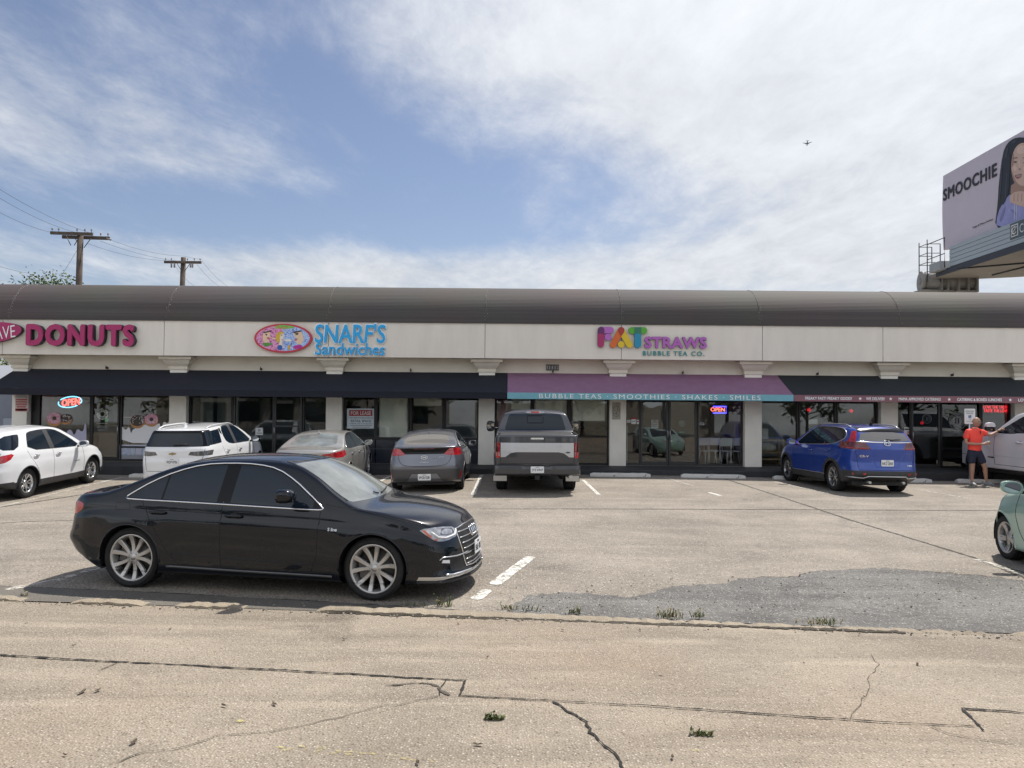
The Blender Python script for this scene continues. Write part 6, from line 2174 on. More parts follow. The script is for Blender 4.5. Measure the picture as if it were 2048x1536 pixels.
	c.handle(-.10, .835, P_BLACK, ln=.10)
	c.handle(-1.00, .845, P_BLACK, ln=.10)
	c.line('crease', P_BLACK, 'S', [(-.82, .405), (.0, .375), (.8, .36)], .006, out=-.001)
	c.line('skirt_edge', mat('skirt_edge_paint', (0.03, 0.033, 0.036), 0.3, coat=1), 'S', [(-.88, .262), (0, .245), (1.04, .235)], .018, out=-.006)
	c.lip(P_BLACK, .011, out=-.003)
	# headlamp: daytime strip, projector, amber marker
	for sg in (1, -1):
		c.line('lamp_strip', M_WHITELAMP, 42, [(-1.18, .70), (-1.14, .665), (-1.0, .650), (-.90, .665), (-.83, .72)], .010, (sg,), out=.002)
		c.patch('amber_marker', M_AMBER, 42, [(-.90, .635), (-.80, .70), (-.77, .742), (-.735, .742), (-.79, .675), (-.865, .632)], .003, (sg,))
		o, nn = c.on(42, (-1.06, .70), sg, -.01)
		c.patch('lamp_housing', M_DARKLAMP, 42, [(-1.15, .685), (-1.13, .735), (-.98, .745), (-.93, .69), (-1.02, .672)], .004, (sg,))
		c.patch('fog_lamp', M_WHITELAMP, 38, [(-.87, .385), (-.87, .42), (-.78, .43), (-.765, .40)], .01, (sg,))
		c.line('intake_trim', M_SATIN, 38, [(-1.22, .455), (-1.0, .445), (-.78, .455), (-.74, .43)], .007, (sg,), out=.004)
		c.line('intake_blade', M_SATIN, 38, [(-1.27, .26), (-1.10, .265), (-.90, .262), (-.80, .275)], .013, (sg,), out=.004)
	# grille frame, bars, rings
	c.line('grille_frame', M_CHROME, 'F', grille, .008, closed=True, out=.002)
	for z in (.68, .62, .56, .50, .44, .38, .33):
		y = .45 if z > .6 else .36 + (z - .3) * .25
		c.line('grille_bar', M_SATIN, 'F', [(-y + .015, z), (y - .015, z)], .0065, out=.003)
	rings = MB()
	for k in range(4):
		cx = (-1.5 + k) * .075
		ring = []
		for i in range(24):
			a = 2 * PI * i / 24
			p, nn = c.on('F', (cx + .048 * math.cos(a), .645 + .048 * math.sin(a)), 1, .022)
			ring.append(p)
		rings.tube(ring, .0075, 8, closed=True)
	c.mesh(rings, 'emblem', M_CHROME)
	c.plate('F', (0, .47), 'SNL·185', out=.03)
	sp = MB()
	lip = [(.85 * t, ) for t in (-1, 1)]
	pts = [c.on('F', (y, .215), 1, 0)[0] + Vector((.012, 0, -.012)) for y in [(-.84 + 1.68 * i / 24) for i in range(25)]]
	sp.tube(pts, .016, 6)
	c.mesh(sp, 'front_splitter', M_BLACKPLASTIC)
	c.mirror(.54, 1.03, 1.085, P_BLACK, (.125, .125, .078), stalk=.06)
	for sg in (1, -1):
		c.line('wiper', M_BLACKPLASTIC, 'F', [(sg * .05 + .05, 1.015), (sg * .30 + .25, 1.035)], .009, out=.012)
	c.text('badge', 'S line', M_SATIN, 'S', (1.04, .735), -1, width=.10, depth=.004, offset=.02)
	c.wheels('ten', 5, M_RIM, rim_r=.256, width=.245, steer=R(-2))
	# dark floor, exhaust
	b = MB().box(-1.6, 2.0, -.70, .70, .18, .24)
	c.mesh(b, 'underbody', M_BLACKPLASTIC)
	c.line('roof_seam', M_SEAM, 'T', [(.30, .52), (-.9, .50)], .006, out=-.002); c.line('roof_seam', M_SEAM, 'T', [(.30, -.52), (-.9, -.50)], .006, out=-.002)
	return c
# ------------------------------------------------------------------ the parked vehicles
def door_seams(c, xs, zb, zt, zl, arch=None):
	"""Upright gaps at each x in xs (top z, bottom z), and the sill gap between the first and last."""
	for i, x in enumerate(xs):
		if arch and i == 0:
			c.line('panel_gap', M_SEAM, 'S', arch, .004, out=-.001)
		else:
			c.line('panel_gap', M_SEAM, 'S', [(x + .01, zt), (x, (zt + zb) / 2), (x, zb)], .004, out=-.001)


def suv(name, label, loc, yaw, variant):
	white = variant in ('older', 'newer')
	if white: PT = mat('white_car_paint', (0.72, 0.73, 0.74), 0.3, coat=1.0, spec=0.5)
	else: PT = mat('blue_car_paint', (0.010, 0.050, 0.31), 0.28, metal=0.25, coat=1.0, spec=0.5)
	crv = variant == 'blue'
	S = dict(L=4.65, n=72, rt=.355, Ra=.405, axles=(-1.33, 1.38), arch_z=.36,
			 hw=[(-2.325, .80), (-2.1, .875), (-1.7, .912), (0, .92), (1.4, .918), (1.9, .885), (2.325, .80)],
			 belt=[(-2.325, 1.13), (-1.5, 1.12), (-.5, 1.075), (.6, 1.04), (1.2, 1.01), (1.9, .92), (2.325, .80)],
			 zt=[(-2.325, 1.60), (-2.1, 1.625), (-1.4, 1.665), (-.6, 1.68), (-.1, 1.67), (.25, 1.615), (.6, 1.45), (1.0, 1.22), (1.22, 1.11), (1.5, 1.075), (1.9, 1.01), (2.2, .92), (2.325, .85)],
			 zb=[(-2.325, .40), (-1.9, .27), (-1.3, .235), (1.4, .235), (2.325, .26)],
			 prof=[(0, .90), (.10, .955), (.20, .975), (.40, .988), (.62, 1.0), (.74, .996), (.80, .985), (.92, .968), (1.0, .945)],
			 tumble=[(-2.325, .34), (-1.0, .40), (.6, .42), (1.4, .35), (2.325, .3)],
			 crown=[(-2.325, .05), (-.5, .06), (.5, .05), (1.2, .05), (2.325, .06)], rtop=[(-2.325, .06), (.6, .055), (1.3, .06), (2.325, .07)],
			 bow_f=(.36, 2.6), Df=.9, prof_f=[(.2, .06), (.45, 0), (.7, .02), (.85, .10)],
			 bow_r=(.20, 2.8), Dr=1.3, prof_r=[(.3, .08), (.5, .0), (.68, .01), (.8, .05), (1.05, .08), (1.15, .11), (1.6, .33)], ef=1.3, er=1.5, flare=.018)
	if variant == 'newer':
		S['zt'] = [(a, b + (.0 if a < .5 else .03)) for a, b in S['zt']]
		S['prof_r'] = [(.3, .06), (.5, .0), (.8, .0), (.9, .02), (1.12, .04), (1.18, .08), (1.66, .27)]
		S['belt'] = [(a, b + .03) for a, b in S['belt']]
	if crv:
		S['prof_r'] = [(.3, .08), (.5, .0), (.62, .02), (.8, .05), (1.08, .03), (1.26, .08), (1.6, .36)]
		S['belt'] = [(a, b + .02) for a, b in S['belt']]
	c = Car(name, label, 'car', S, loc, yaw, PT)
	wz = .012
	if variant == 'older':
		dlo = smooth_poly([(-1.30, 1.135), (-1.14, 1.46), (-1.05, 1.555), (-.5, 1.585), (-.1, 1.575), (.15, 1.52), (.55, 1.30), (.88, 1.06), (.0, 1.085)], 1)
		q = smooth_poly([(-2.16, 1.20), (-1.62, 1.17), (-1.40, 1.50), (-1.46, 1.535), (-2.0, 1.50)], 1)
		c.region('rear_quarter_window', M_CARGLASS, 'S', q, cond=lambda p: p.x < -1)
		c.region('rear_side_window', M_CARGLASS, 'S', clip_x(inset_poly(dlo, .01), -1.5, -.42))
		c.region('front_side_window', M_CARGLASS, 'S', clip_x(inset_poly(dlo, .01), -.24, .9))
		c.region('window_surround', M_DARKTRIM, 'S', dlo)
		c.region('rear_window', M_CARGLASS, 'B', round_poly([(-.66, 1.16), (.66, 1.16), (.56, 1.50), (-.56, 1.50)], .07), cond=lambda p: p.x < -1.5)
	elif variant == 'newer':
		dlo = smooth_poly([(-1.02, 1.27), (-.95, 1.60), (-.5, 1.625), (-.1, 1.615), (.15, 1.56), (.55, 1.33), (.88, 1.09), (.0, 1.115), (-.75, 1.14)], 1)
		q = [(-2.05, 1.20), (-1.28, 1.22), (-1.12, 1.56), (-1.95, 1.54)]
		c.region('rear_side_window', M_CARGLASS, 'S', clip_x(inset_poly(dlo, .01), -1.5, -.42))
		c.region('front_side_window', M_CARGLASS, 'S', clip_x(inset_poly(dlo, .01), -.24, .9))
		c.region('window_surround', M_DARKTRIM, 'S', dlo)
		c.region('rear_window', M_CARGLASS, 'B', round_poly([(-.70, 1.19), (.70, 1.19), (.62, 1.51), (-.62, 1.51)], .07), cond=lambda p: p.x < -1.5)
		c.region('spoiler', M_GLOSSBLACK, 'B', [(-.66, 1.48), (.66, 1.48), (.64, 1.575), (-.64, 1.575)], cond=lambda p: p.x < -1.5)
		c.region('rear_quarter_window', M_CARGLASS, 'S', q, cond=lambda p: p.x < -1)
		c.region('pillar_trim', M_GLOSSBLACK, 'B', [(-.80, 1.185), (.80, 1.185), (.70, 1.575), (-.70, 1.575)], cond=lambda p: p.x < -1.5)
		c.region('pillar_trim', M_GLOSSBLACK, 'S', [(-1.14, 1.47), (-1.04, 1.40), (-1.0, 1.58), (-1.1, 1.575)])
	else:
		dlo = smooth_poly([(-1.72, 1.30), (-1.78, 1.40), (-1.62, 1.54), (-1.3, 1.59), (-.5, 1.605), (-.1, 1.595), (.15, 1.545), (.55, 1.32), (.88, 1.085), (.0, 1.11), (-.95, 1.15), (-1.35, 1.19)], 1)
		c.region('rear_quarter_window', M_CARGLASS, 'S', clip_x(inset_poly(dlo, .012), -1.9, -1.16), cond=lambda p: p.x < .9)
		c.region('rear_side_window', M_CARGLASS, 'S', clip_x(inset_poly(dlo, .012), -1.12, -.40))
		c.region('front_side_window', M_CARGLASS, 'S', clip_x(inset_poly(dlo, .012), -.27, .82))
		c.region('window_surround', M_GLOSSBLACK, 'S', dlo)
		c.region('rear_window', mat('painted_sky_rear_glass', (0.15, 0.145, 0.135), 0.02, spec=1.0), 'B', smooth_poly([(-.66, 1.28), (.66, 1.28), (.60, 1.36), (.53, 1.50), (-.53, 1.50), (-.60, 1.36)], 1), cond=lambda p: p.x < -1.4)  # pale base colour stands in for sky reflection and light seen through
		c.region('spoiler', M_GLOSSBLACK, 'B', [(-.60, 1.49), (.60, 1.49), (.57, 1.605), (.3, 1.59), (-.3, 1.59), (-.57, 1.605)], cond=lambda p: p.x < -1.4)
	c.region('windshield', M_CARGLASS, 'F', [(-.70, 1.14), (.70, 1.14), (.56, 1.60), (-.56, 1.60)], cond=lambda p: p.x > -.1 and p.z > 1.05)
	# lamps
	if variant == 'older':
		c.region('taillight', M_RED, 140, smooth_poly([(.46, 1.115), (.60, .93), (.90, .87), (1.12, .93), (1.10, 1.0), (.8, 1.07)], 1), cond=lambda p: p.x < -1.6, nmin=.02)
		c.region('headlight', M_DARKLAMP, 42, smooth_poly([(-1.20, .80), (-1.18, .86), (-.70, .96), (-.66, .92), (-.85, .82)], 1), cond=lambda p: p.x > 1.5, nmin=.02)
	elif variant == 'newer':
		c.region('taillight', M_DARKLAMP, 'B', [(.38, .985), (.43, 1.065), (.86, 1.085), (.86, .965), (.6, .955)], cond=lambda p: p.x < -1.5, nmin=-.2)
		c.region('taillight', M_DARKLAMP, 'B', [(-.38, .985), (-.43, 1.065), (-.86, 1.085), (-.86, .965), (-.6, .955)], cond=lambda p: p.x < -1.5, nmin=-.2)
		c.region('taillight_end', M_RED, 'S', [(-2.14, 1.08), (-1.93, 1.09), (-1.97, 1.02), (-2.12, .955)], cond=lambda p: p.x < -1.5)
		c.region('headlight', M_DARKLAMP, 42, [(-1.20, .86), (-1.18, .91), (-.70, .96), (-.68, .92)], cond=lambda p: p.x > 1.5, nmin=.02)
	else:
		for sg in (1, -1):
			c.region('taillight', M_REDDARK, 'B', [(sg * .40, 1.10), (sg * .50, 1.235), (sg * .70, 1.255), (sg * .95, 1.255), (sg * .97, 1.12), (sg * .80, 1.075), (sg * .45, 1.075)], cond=lambda p: p.x < -1.6, nmin=-.25)
			c.region('taillight_strip', M_RED, 'B', [(sg * .71, 1.255), (sg * .80, 1.255), (sg * .665, 1.52), (sg * .60, 1.51)], cond=lambda p: p.x < -1.4, nmin=-.2)
		c.region('headlight', M_DARKLAMP, 42, smooth_poly([(-1.20, .78), (-1.18, .84), (-.70, .94), (-.66, .92), (-.85, .82)], 1), cond=lambda p: p.x > 1.5, nmin=.02)
	# cladding
	CL = M_DARKTRIM
	if crv:
		for a in S['axles']:
			ring = [(a + .485 * math.cos(t), .36 + .475 * math.sin(t)) for t in [2 * PI * k / 28 for k in range(28)]]
			c.region('wheel_arch_trim', CL, 'S', ring, cond=lambda p: abs(p.y) > .5)
		c.region('sill_cladding', CL, 'S', [(-2.4, .1), (2.4, .1), (2.4, .42), (1.6, .42), (1.0, .41), (-1.0, .41), (-1.6, .52), (-2.4, .56)], nmin=-.4)
		c.region('rear_bumper_cladding', CL, 'B', [(-1, .1), (1, .1), (1, .57), (-1, .57)], cond=lambda p: p.x < -1.8)
	else:
		c.region('sill_cladding', CL, 'S', [(-1.02, .1), (1.1, .1), (1.1, .40), (.6, .385), (-.9, .40)], nmin=-.4)
		zc = .42 if variant == 'older' else .34
		c.region('rear_bumper_cladding', CL, 'S', [(-2.4, .1), (-1.55, .1), (-1.68, zc), (-2.4, zc + .04)], nmin=-.2)
		c.region('rear_bumper_cladding', CL, 'B', [(-1, .1), (1, .1), (1, zc + .03), (-1, zc + .03)], cond=lambda p: p.x < -1.8)
		c.region('front_bumper_cladding', CL, 'S', [(1.72, .1), (2.4, .1), (2.4, .45), (1.76, .36)], nmin=-.2)
	c.region('front_door', PT, 'S', [(-.34, .42), (.92, .42), (.95, .75), (.93, 1.06), (-.32, 1.09)])
	c.region('rear_door', PT, 'S', [(-1.30, 1.13), (-1.22, .98), (-.98, .66), (-.88, .42), (-.345, .42), (-.325, 1.09)])
	c.region('tailgate', PT, 'B', [(-.74, 1.15), (-.70, .90), (-.66, .60), (.66, .60), (.70, .90), (.74, 1.15), (.62, 1.6), (-.62, 1.6)], cond=lambda p: p.x < -1.5)
	c.finish()
	c.lip(CL if (crv or variant == 'older') else PT, .014, out=-.004)
	for path in ([(-.335, 1.08), (-.345, .75), (-.34, .26)], [(.935, 1.05), (.955, .75), (.925, .42), (.90, .28)], [(-1.32, 1.13), (-1.23, .98), (-1.0, .68), (-.89, .44), (-.87, .28)]):
		c.line('panel_gap', M_SEAM, 'S', path, .0045, out=-.001)
	c.line('hood_gap', M_SEAM, 'S', [(.98, 1.06), (1.3, 1.03), (1.7, .96), (2.0, .89)], .004, out=-.001)
	c.line('tailgate_gap', M_SEAM, 'B', [(-.75, 1.13), (-.71, .90), (-.67, .59), (.67, .59), (.71, .90), (.75, 1.13)], .0055, out=-.001)
	hm = M_CHROME if white else PT
	c.handle(-.14, .955, hm, ln=.10); c.handle(-1.02, .985, hm, ln=.10)
	if variant == 'older': c.mirror(.72, 1.04, 1.13, PT, (.10, .125, .085), stalk=.05)
	elif variant == 'newer': c.mirror(.72, 1.04, 1.16, M_GLOSSBLACK, (.10, .125, .085), cap=PT, stalk=.05)
	else: c.mirror(.72, 1.04, 1.14, PT, (.10, .125, .085), stalk=.05)
	c.line('window_line', M_SATIN if crv else M_GLOSSBLACK, 'S', dlo, .008 if crv else .005, closed=True)
	if variant != 'older':
		for sg in (1, -1):
			pts = []
			for k in range(13):
				t = k / 12
				x = -1.75 + 1.85 * t
				p, nn = c.on('T', (x, sg * .60), 1)
				pts.append(p + Vector((0, 0, .045 * min(1, 6 * t, 6 * (1 - t)) + .004)))
			c.mesh(MB().tube(pts, .017, 8), 'roof_rail', M_SATIN if crv else PT)
	else:
		for y in (-.50, -.25, .25, .50):
			c.line('roof_groove', mat('roof_groove', (.45, .46, .47), .35, coat=1), 'T', [(-1.9, y), (-.2, y)], .006, out=-.001)
	c.mesh(MB().box(-1.95, 1.95, -.70, .70, .20, .30), 'underbody', M_BLACKPLASTIC)
	# rear fittings
	wp = [c.on('B', p, 1, .02)[0] for p in ((.0, 1.215 if variant != 'blue' else 1.30), (-.2, 1.235 if variant != 'blue' else 1.315), (-.36, 1.24 if variant != 'blue' else 1.315))]
	c.mesh(MB().tube(wp, [.022, .016, .010], 8), 'rear_wiper', M_BLACKPLASTIC)
	if variant == 'newer':
		c.plate('B', (0, .83), 'WDP·0706')
		e = [(-.10, 0), (-.075, .018), (-.03, .018), (-.02, .033), (.035, .033), (.025, .018), (.10, .018), (.075, -.018), (.03, -.018), (.02, -.033), (-.035, -.033), (-.025, -.018), (-.09, -.018)]
		gold = mat('gold_emblem', (.32, .24, .12), .4, metal=.8)
		o = MB().prism([(x * .95, y * .95) for x, y in e], 0, -.012, lambda u, v, w: (u, w, v)).build('emblem', gold, c.root)
		o.matrix_local = c.frame_at('B', (0, 1.02), 1, .002)
		for sg in (1, -1):
			c.patch('lamp_lens', M_CLEARLAMP, 'B', [(sg * .60, .985), (sg * .60, 1.062), (sg * .80, 1.072), (sg * .80, .985)], .003)
		c.line('tailgate_crease', PT, 'B', [(-.68, .955), (.68, .955)], .006, out=-.003)
	elif variant == 'older':
		c.plate('B', (0, .80), 'PLT·2214')
		c.text('badge', 'EQUINOX', M_SATIN, 'S', (.60, .70), -1, width=.30, height=.025, depth=.004)
	else:
		c.plate('B', (0, .76), 'NKZ·2858')
		c.line('chrome_bar', M_CHROME, 'B', [(-.70, 1.262), (-.3, 1.25), (.3, 1.25), (.70, 1.262)], .017, out=.004)
		em = MB()
		for pts in ([(-.062, -.05), (-.075, .03), (-.055, .055), (.055, .055), (.075, .03), (.062, -.05), (.04, -.06), (-.04, -.06)],):
			ring = [c.on('B', (p[0], p[1] + 1.235), 1, .022)[0] for p in resample([(*p,) for p in pts], .02, True)]
			em.tube(ring, .009, 8, closed=True)
		for pts in ([(-.030, -.042), (-.045, .045)], [(.030, -.042), (.045, .045)], [(-.035, 0), (.035, 0)]):
			em.tube([c.on('B', (p[0], p[1] + 1.235), 1, .022)[0] for p in pts], .010, 8)
		c.mesh(em, 'emblem', M_CHROME)
		c.text('badge', 'CR-V', M_CHROME, 'B', (.55, .92), 1, width=.20, height=.05, depth=.005, offset=.02)
		c.text('badge', 'HYBRID', M_CHROME, 'B', (-.58, .70), 1, width=.14, height=.028, depth=.004, offset=.02)
		c.line('bumper_strip', M_SATIN, 'B', [(-.86, .415), (-.55, .395), (-.46, .44), (.46, .44), (.55, .395), (.86, .415)], .017, out=.006)
		c.line('door_strip', M_SATIN, 'S', [(-.95, .405), (.9, .40)], .011, out=.001)
		for sg in (1, -1):
			c.patch('rear_reflector', M_RED, 'B', [(sg * .52, .475), (sg * .80, .47), (sg * .80, .52), (sg * .52, .515)], .016)
			c.line('lamp_line', M_RED, 'B', [(sg * .47, 1.10), (sg * .85, 1.115), (sg * .88, 1.225)], .010, out=.003)
		c.line('tailgate_fold', PT, 'B', [(-.66, 1.0), (-.42, .98), (-.26, .66), (.26, .66), (.42, .98), (.66, 1.0)], .012, out=-.007)
		for sg in (1, -1):
			c.mesh(MB().tube([(-2.05, sg * .42, .31), (-2.28, sg * .42, .29)], .032, 10), 'exhaust_pipe', M_SATIN)
		c.line('arch_edge', CL, 'S', [(-1.85, .50), (-2.1, .52)], .01)
	fin = c.on('T', (-1.5, 0), 1)[0]
	f = MB().prism([(-.09, 0), (.09, -.01), (-.05, .06), (-.08, .06)], -.018, .018, lambda u, v, w: (fin.x + u, w, fin.z + v - .004))
	c.mesh(f, 'antenna_fin', M_GLOSSBLACK if crv else PT)
	if variant == 'older': c.wheels('twin', 5, mat('bright_alloy', (.62, .62, .62), .25, metal=.9), rim_r=.225, width=.225)
	elif variant == 'newer': c.wheels('twin', 6, M_RIMDARK, rim_r=.24, width=.23)
	else: c.wheels('split', 5, M_RIMDARK, rim_r=.245, width=.235)
	return c


def fastback(loc, yaw):
	PT = mat('grey_car_paint', (0.15, 0.158, 0.185), 0.3, metal=.5, coat=1.0)
	PTD = mat('dark_grey_bumper', (0.07, 0.07, 0.072), .45, metal=.2)
	S = dict(L=4.47, n=70, rt=.32, Ra=.358, axles=(-1.32, 1.38), arch_z=.325,
			 hw=[(-2.235, .80), (-2.0, .86), (-1.5, .895), (0, .91), (1.4, .905), (1.9, .86), (2.235, .76)],
			 belt=[(-2.235, .98), (-1.5, 1.0), (-.5, .965), (.7, .93), (1.2, .89), (1.9, .79), (2.235, .68)],
			 zt=[(-2.235, 1.085), (-2.12, 1.115), (-1.9, 1.165), (-1.5, 1.275), (-1.1, 1.365), (-.6, 1.435), (-.1, 1.455), (.3, 1.42), (.7, 1.27), (1.1, 1.06), (1.3, .975), (1.7, .90), (2.1, .79), (2.235, .71)],
			 zb=[(-2.235, .27), (-1.8, .21), (1.4, .18), (2.235, .20)],
			 prof=[(0, .91), (.12, .96), (.30, .98), (.55, 1.0), (.72, .998), (.8, .985), (1.0, .94)],
			 tumble=[(-2.235, .42), (-1.0, .52), (.6, .52), (1.3, .4), (2.235, .3)], crown=[(-2.235, .03), (-1.0, .05), (.3, .05), (2.235, .06)],
			 rtop=[(-2.235, .03), (-1.2, .05), (2.235, .06)],
			 bow_f=(.38, 2.5), Df=.9, prof_f=[(.2, .06), (.45, 0), (.72, .08)], bow_r=(.24, 2.8), Dr=.9,
			 prof_r=[(.2, .10), (.42, .02), (.62, .0), (.85, .06), (1.0, .09), (1.06, .07), (1.09, 0.0)], ef=1.3, er=1.4, flare=.014)
	c = Car('hatchback_car', 'dark grey fastback hatchback parked nose in beside the black pickup', 'car', S, loc, yaw, PT)
	dlo = smooth_poly([(-1.55, 1.035), (-1.3, 1.18), (-.9, 1.31), (-.4, 1.375), (.1, 1.36), (.45, 1.24), (.85, .99), (.82, .955), (-.5, .99)], 1)
	ins = inset_poly(dlo, .012)
	c.region('rear_side_window', M_CARGLASS, 'S', clip_x(ins, -1.6, -.34))
	c.region('front_side_window', M_CARGLASS, 'S', clip_x(ins, -.22, .9))
	c.region('window_surround', M_GLOSSBLACK, 'S', dlo)
	c.region('rear_window', mat('painted_sky_rear_glass', (0.15, 0.145, 0.135), 0.02, spec=1.0), 'T', smooth_poly([(-1.95, -.60), (-1.95, .60), (-1.2, .50), (-1.12, .4), (-1.12, -.4), (-1.2, -.50)], 1), cond=lambda p: p.z > 1.1)  # sky reflection painted into the pale glass colour here as well
	c.region('windshield', M_CARGLASS, 'F', [(-.68, 1.0), (.68, 1.0), (.52, 1.38), (-.52, 1.38)], cond=lambda p: p.x > 0 and p.z > .95)
	for sg in (1, -1):
		c.region('taillight', M_RED, 'B', [(sg * .45, .915), (sg * .60, 1.055), (sg * .95, 1.06), (sg * .98, .885), (sg * .62, .885)], cond=lambda p: p.x < -1.6, nmin=-.3)
	c.region('lower_rear_glass', M_GLOSSBLACK, 'B', [(-.62, .925), (.62, .925), (.66, 1.065), (-.66, 1.065)], cond=lambda p: p.x < -1.6)
	c.region('bumper_insert', PTD, 'B', [(-.88, .30), (-.44, .27), (-.30, .47), (.30, .47), (.44, .27), (.88, .30), (.88, .56), (-.88, .56)], cond=lambda p: p.x < -1.6)
	c.region('diffuser', M_BLACKPLASTIC, 'B', [(-.9, .1), (.9, .1), (.9, .245), (-.9, .245)], cond=lambda p: p.x < -1.6)
	c.region('tailgate', PT, 'B', smooth_poly([(-.62, .92), (-.60, .76), (-.46, .645), (.46, .645), (.60, .76), (.62, .92)], 1), cond=lambda p: p.x < -1.6)
	c.region('front_door', PT, 'S', [(-.27, .30), (.80, .30), (.84, .6), (.82, .95), (-.26, .97)])
	c.region('rear_door', PT, 'S', [(-1.2, 1.0), (-.98, .66), (-.84, .34), (-.275, .30), (-.265, .97)])
	c.finish()
	c.lip(PTD, .010)
	c.line('window_line', M_SATIN, 'S', dlo, .006, closed=True)
	c.line('tailgate_gap', M_SEAM, 'B', smooth_poly([(-.64, .93), (-.61, .76), (-.47, .64), (.47, .64), (.61, .76), (.64, .93)], 2, False), .0055, out=-.001)
	c.line('bumper_gap', M_SEAM, 'B', [(-.88, .575), (0, .565), (.88, .575)], .004, out=-.001)
	c.line('bumper_edge', M_SEAM, 'B', [(-.60, .25), (-.44, .28), (-.30, .475), (.30, .475), (.44, .28), (.60, .25)], .006, out=-.001)
	c.line('brake_light_bar', M_REDDARK, 'B', [(-.25, 1.05), (.25, 1.05)], .010, out=.0)
	for path in ([(-.27, .96), (-.275, .6), (-.27, .28)], [(.83, .94), (.845, .6), (.80, .28)], [(-1.22, 1.0), (-.99, .66), (-.85, .34), (-.8, .28)]):
		c.line('panel_gap', M_SEAM, 'S', path, .004, out=-.001)
	for sg in (1, -1):
		c.patch('rear_reflector', M_RED, 'B', [(sg * .80, .33), (sg * .83, .33), (sg * .86, .50), (sg * .835, .50)], .006)
		c.patch('lamp_lens', M_CLEARLAMP, 'B', [(sg * .62, .885), (sg * .90, .885), (sg * .90, .91), (sg * .56, .915)], .003)
	em = MB()
	ring = [c.on('B', (.075 * math.cos(t), .845 + .042 * math.sin(t)), 1, .008)[0] for t in [2 * PI * i / 24 for i in range(24)]]
	em.tube(ring, .008, 8, closed=True)
	for pts in ([(-.035, -.028), (-.018, .030)], [(.018, -.030), (.035, .028)], [(-.028, -.004), (.028, .006)]):
		em.tube([c.on('B', (p[0], .845 + p[1]), 1, .008)[0] for p in pts], .009, 6)
	c.mesh(em, 'emblem', M_CHROME)
	c.text('badge', 'IONIQ', M_SATIN, 'B', (0, .735), 1, width=.20, height=.026, depth=.004)
	c.text('badge', 'hybrid', M_SATIN, 'B', (-.40, .85), 1, width=.12, height=.025, depth=.004)
	st = MB()
	for a in range(4):
		t = a * PI / 2 + PI / 4
		st.tube([c.on('B', (-.245 + r_ * math.cos(t), .852 + r_ * .7 * math.sin(t)), 1, .006)[0] for r_ in (.012, .045)], [.012, .003], 6)
	c.mesh(st, 'star_badge', M_SATIN)
	c.plate('B', (0, .39), 'WGR·0281')
	c.mirror(.62, 1.0, 1.02, PT, (.09, .115, .075), stalk=.05)
	c.handle(-.12, .86, PT, ln=.09); c.handle(-1.0, .88, PT, ln=.09)
	fin = c.on('T', (-.95, 0), 1)[0]
	c.mesh(MB().prism([(-.09, 0), (.09, -.01), (-.05, .05), (-.08, .05)], -.016, .016, lambda u, v, w: (fin.x + u, w, fin.z + v - .004)), 'antenna_fin', PT)
	c.mesh(MB().box(-1.9, 1.9, -.70, .70, .17, .24), 'underbody', M_BLACKPLASTIC)
	c.wheels('five', 5, M_RIMDARK, rim_r=.21, width=.205)
	return c


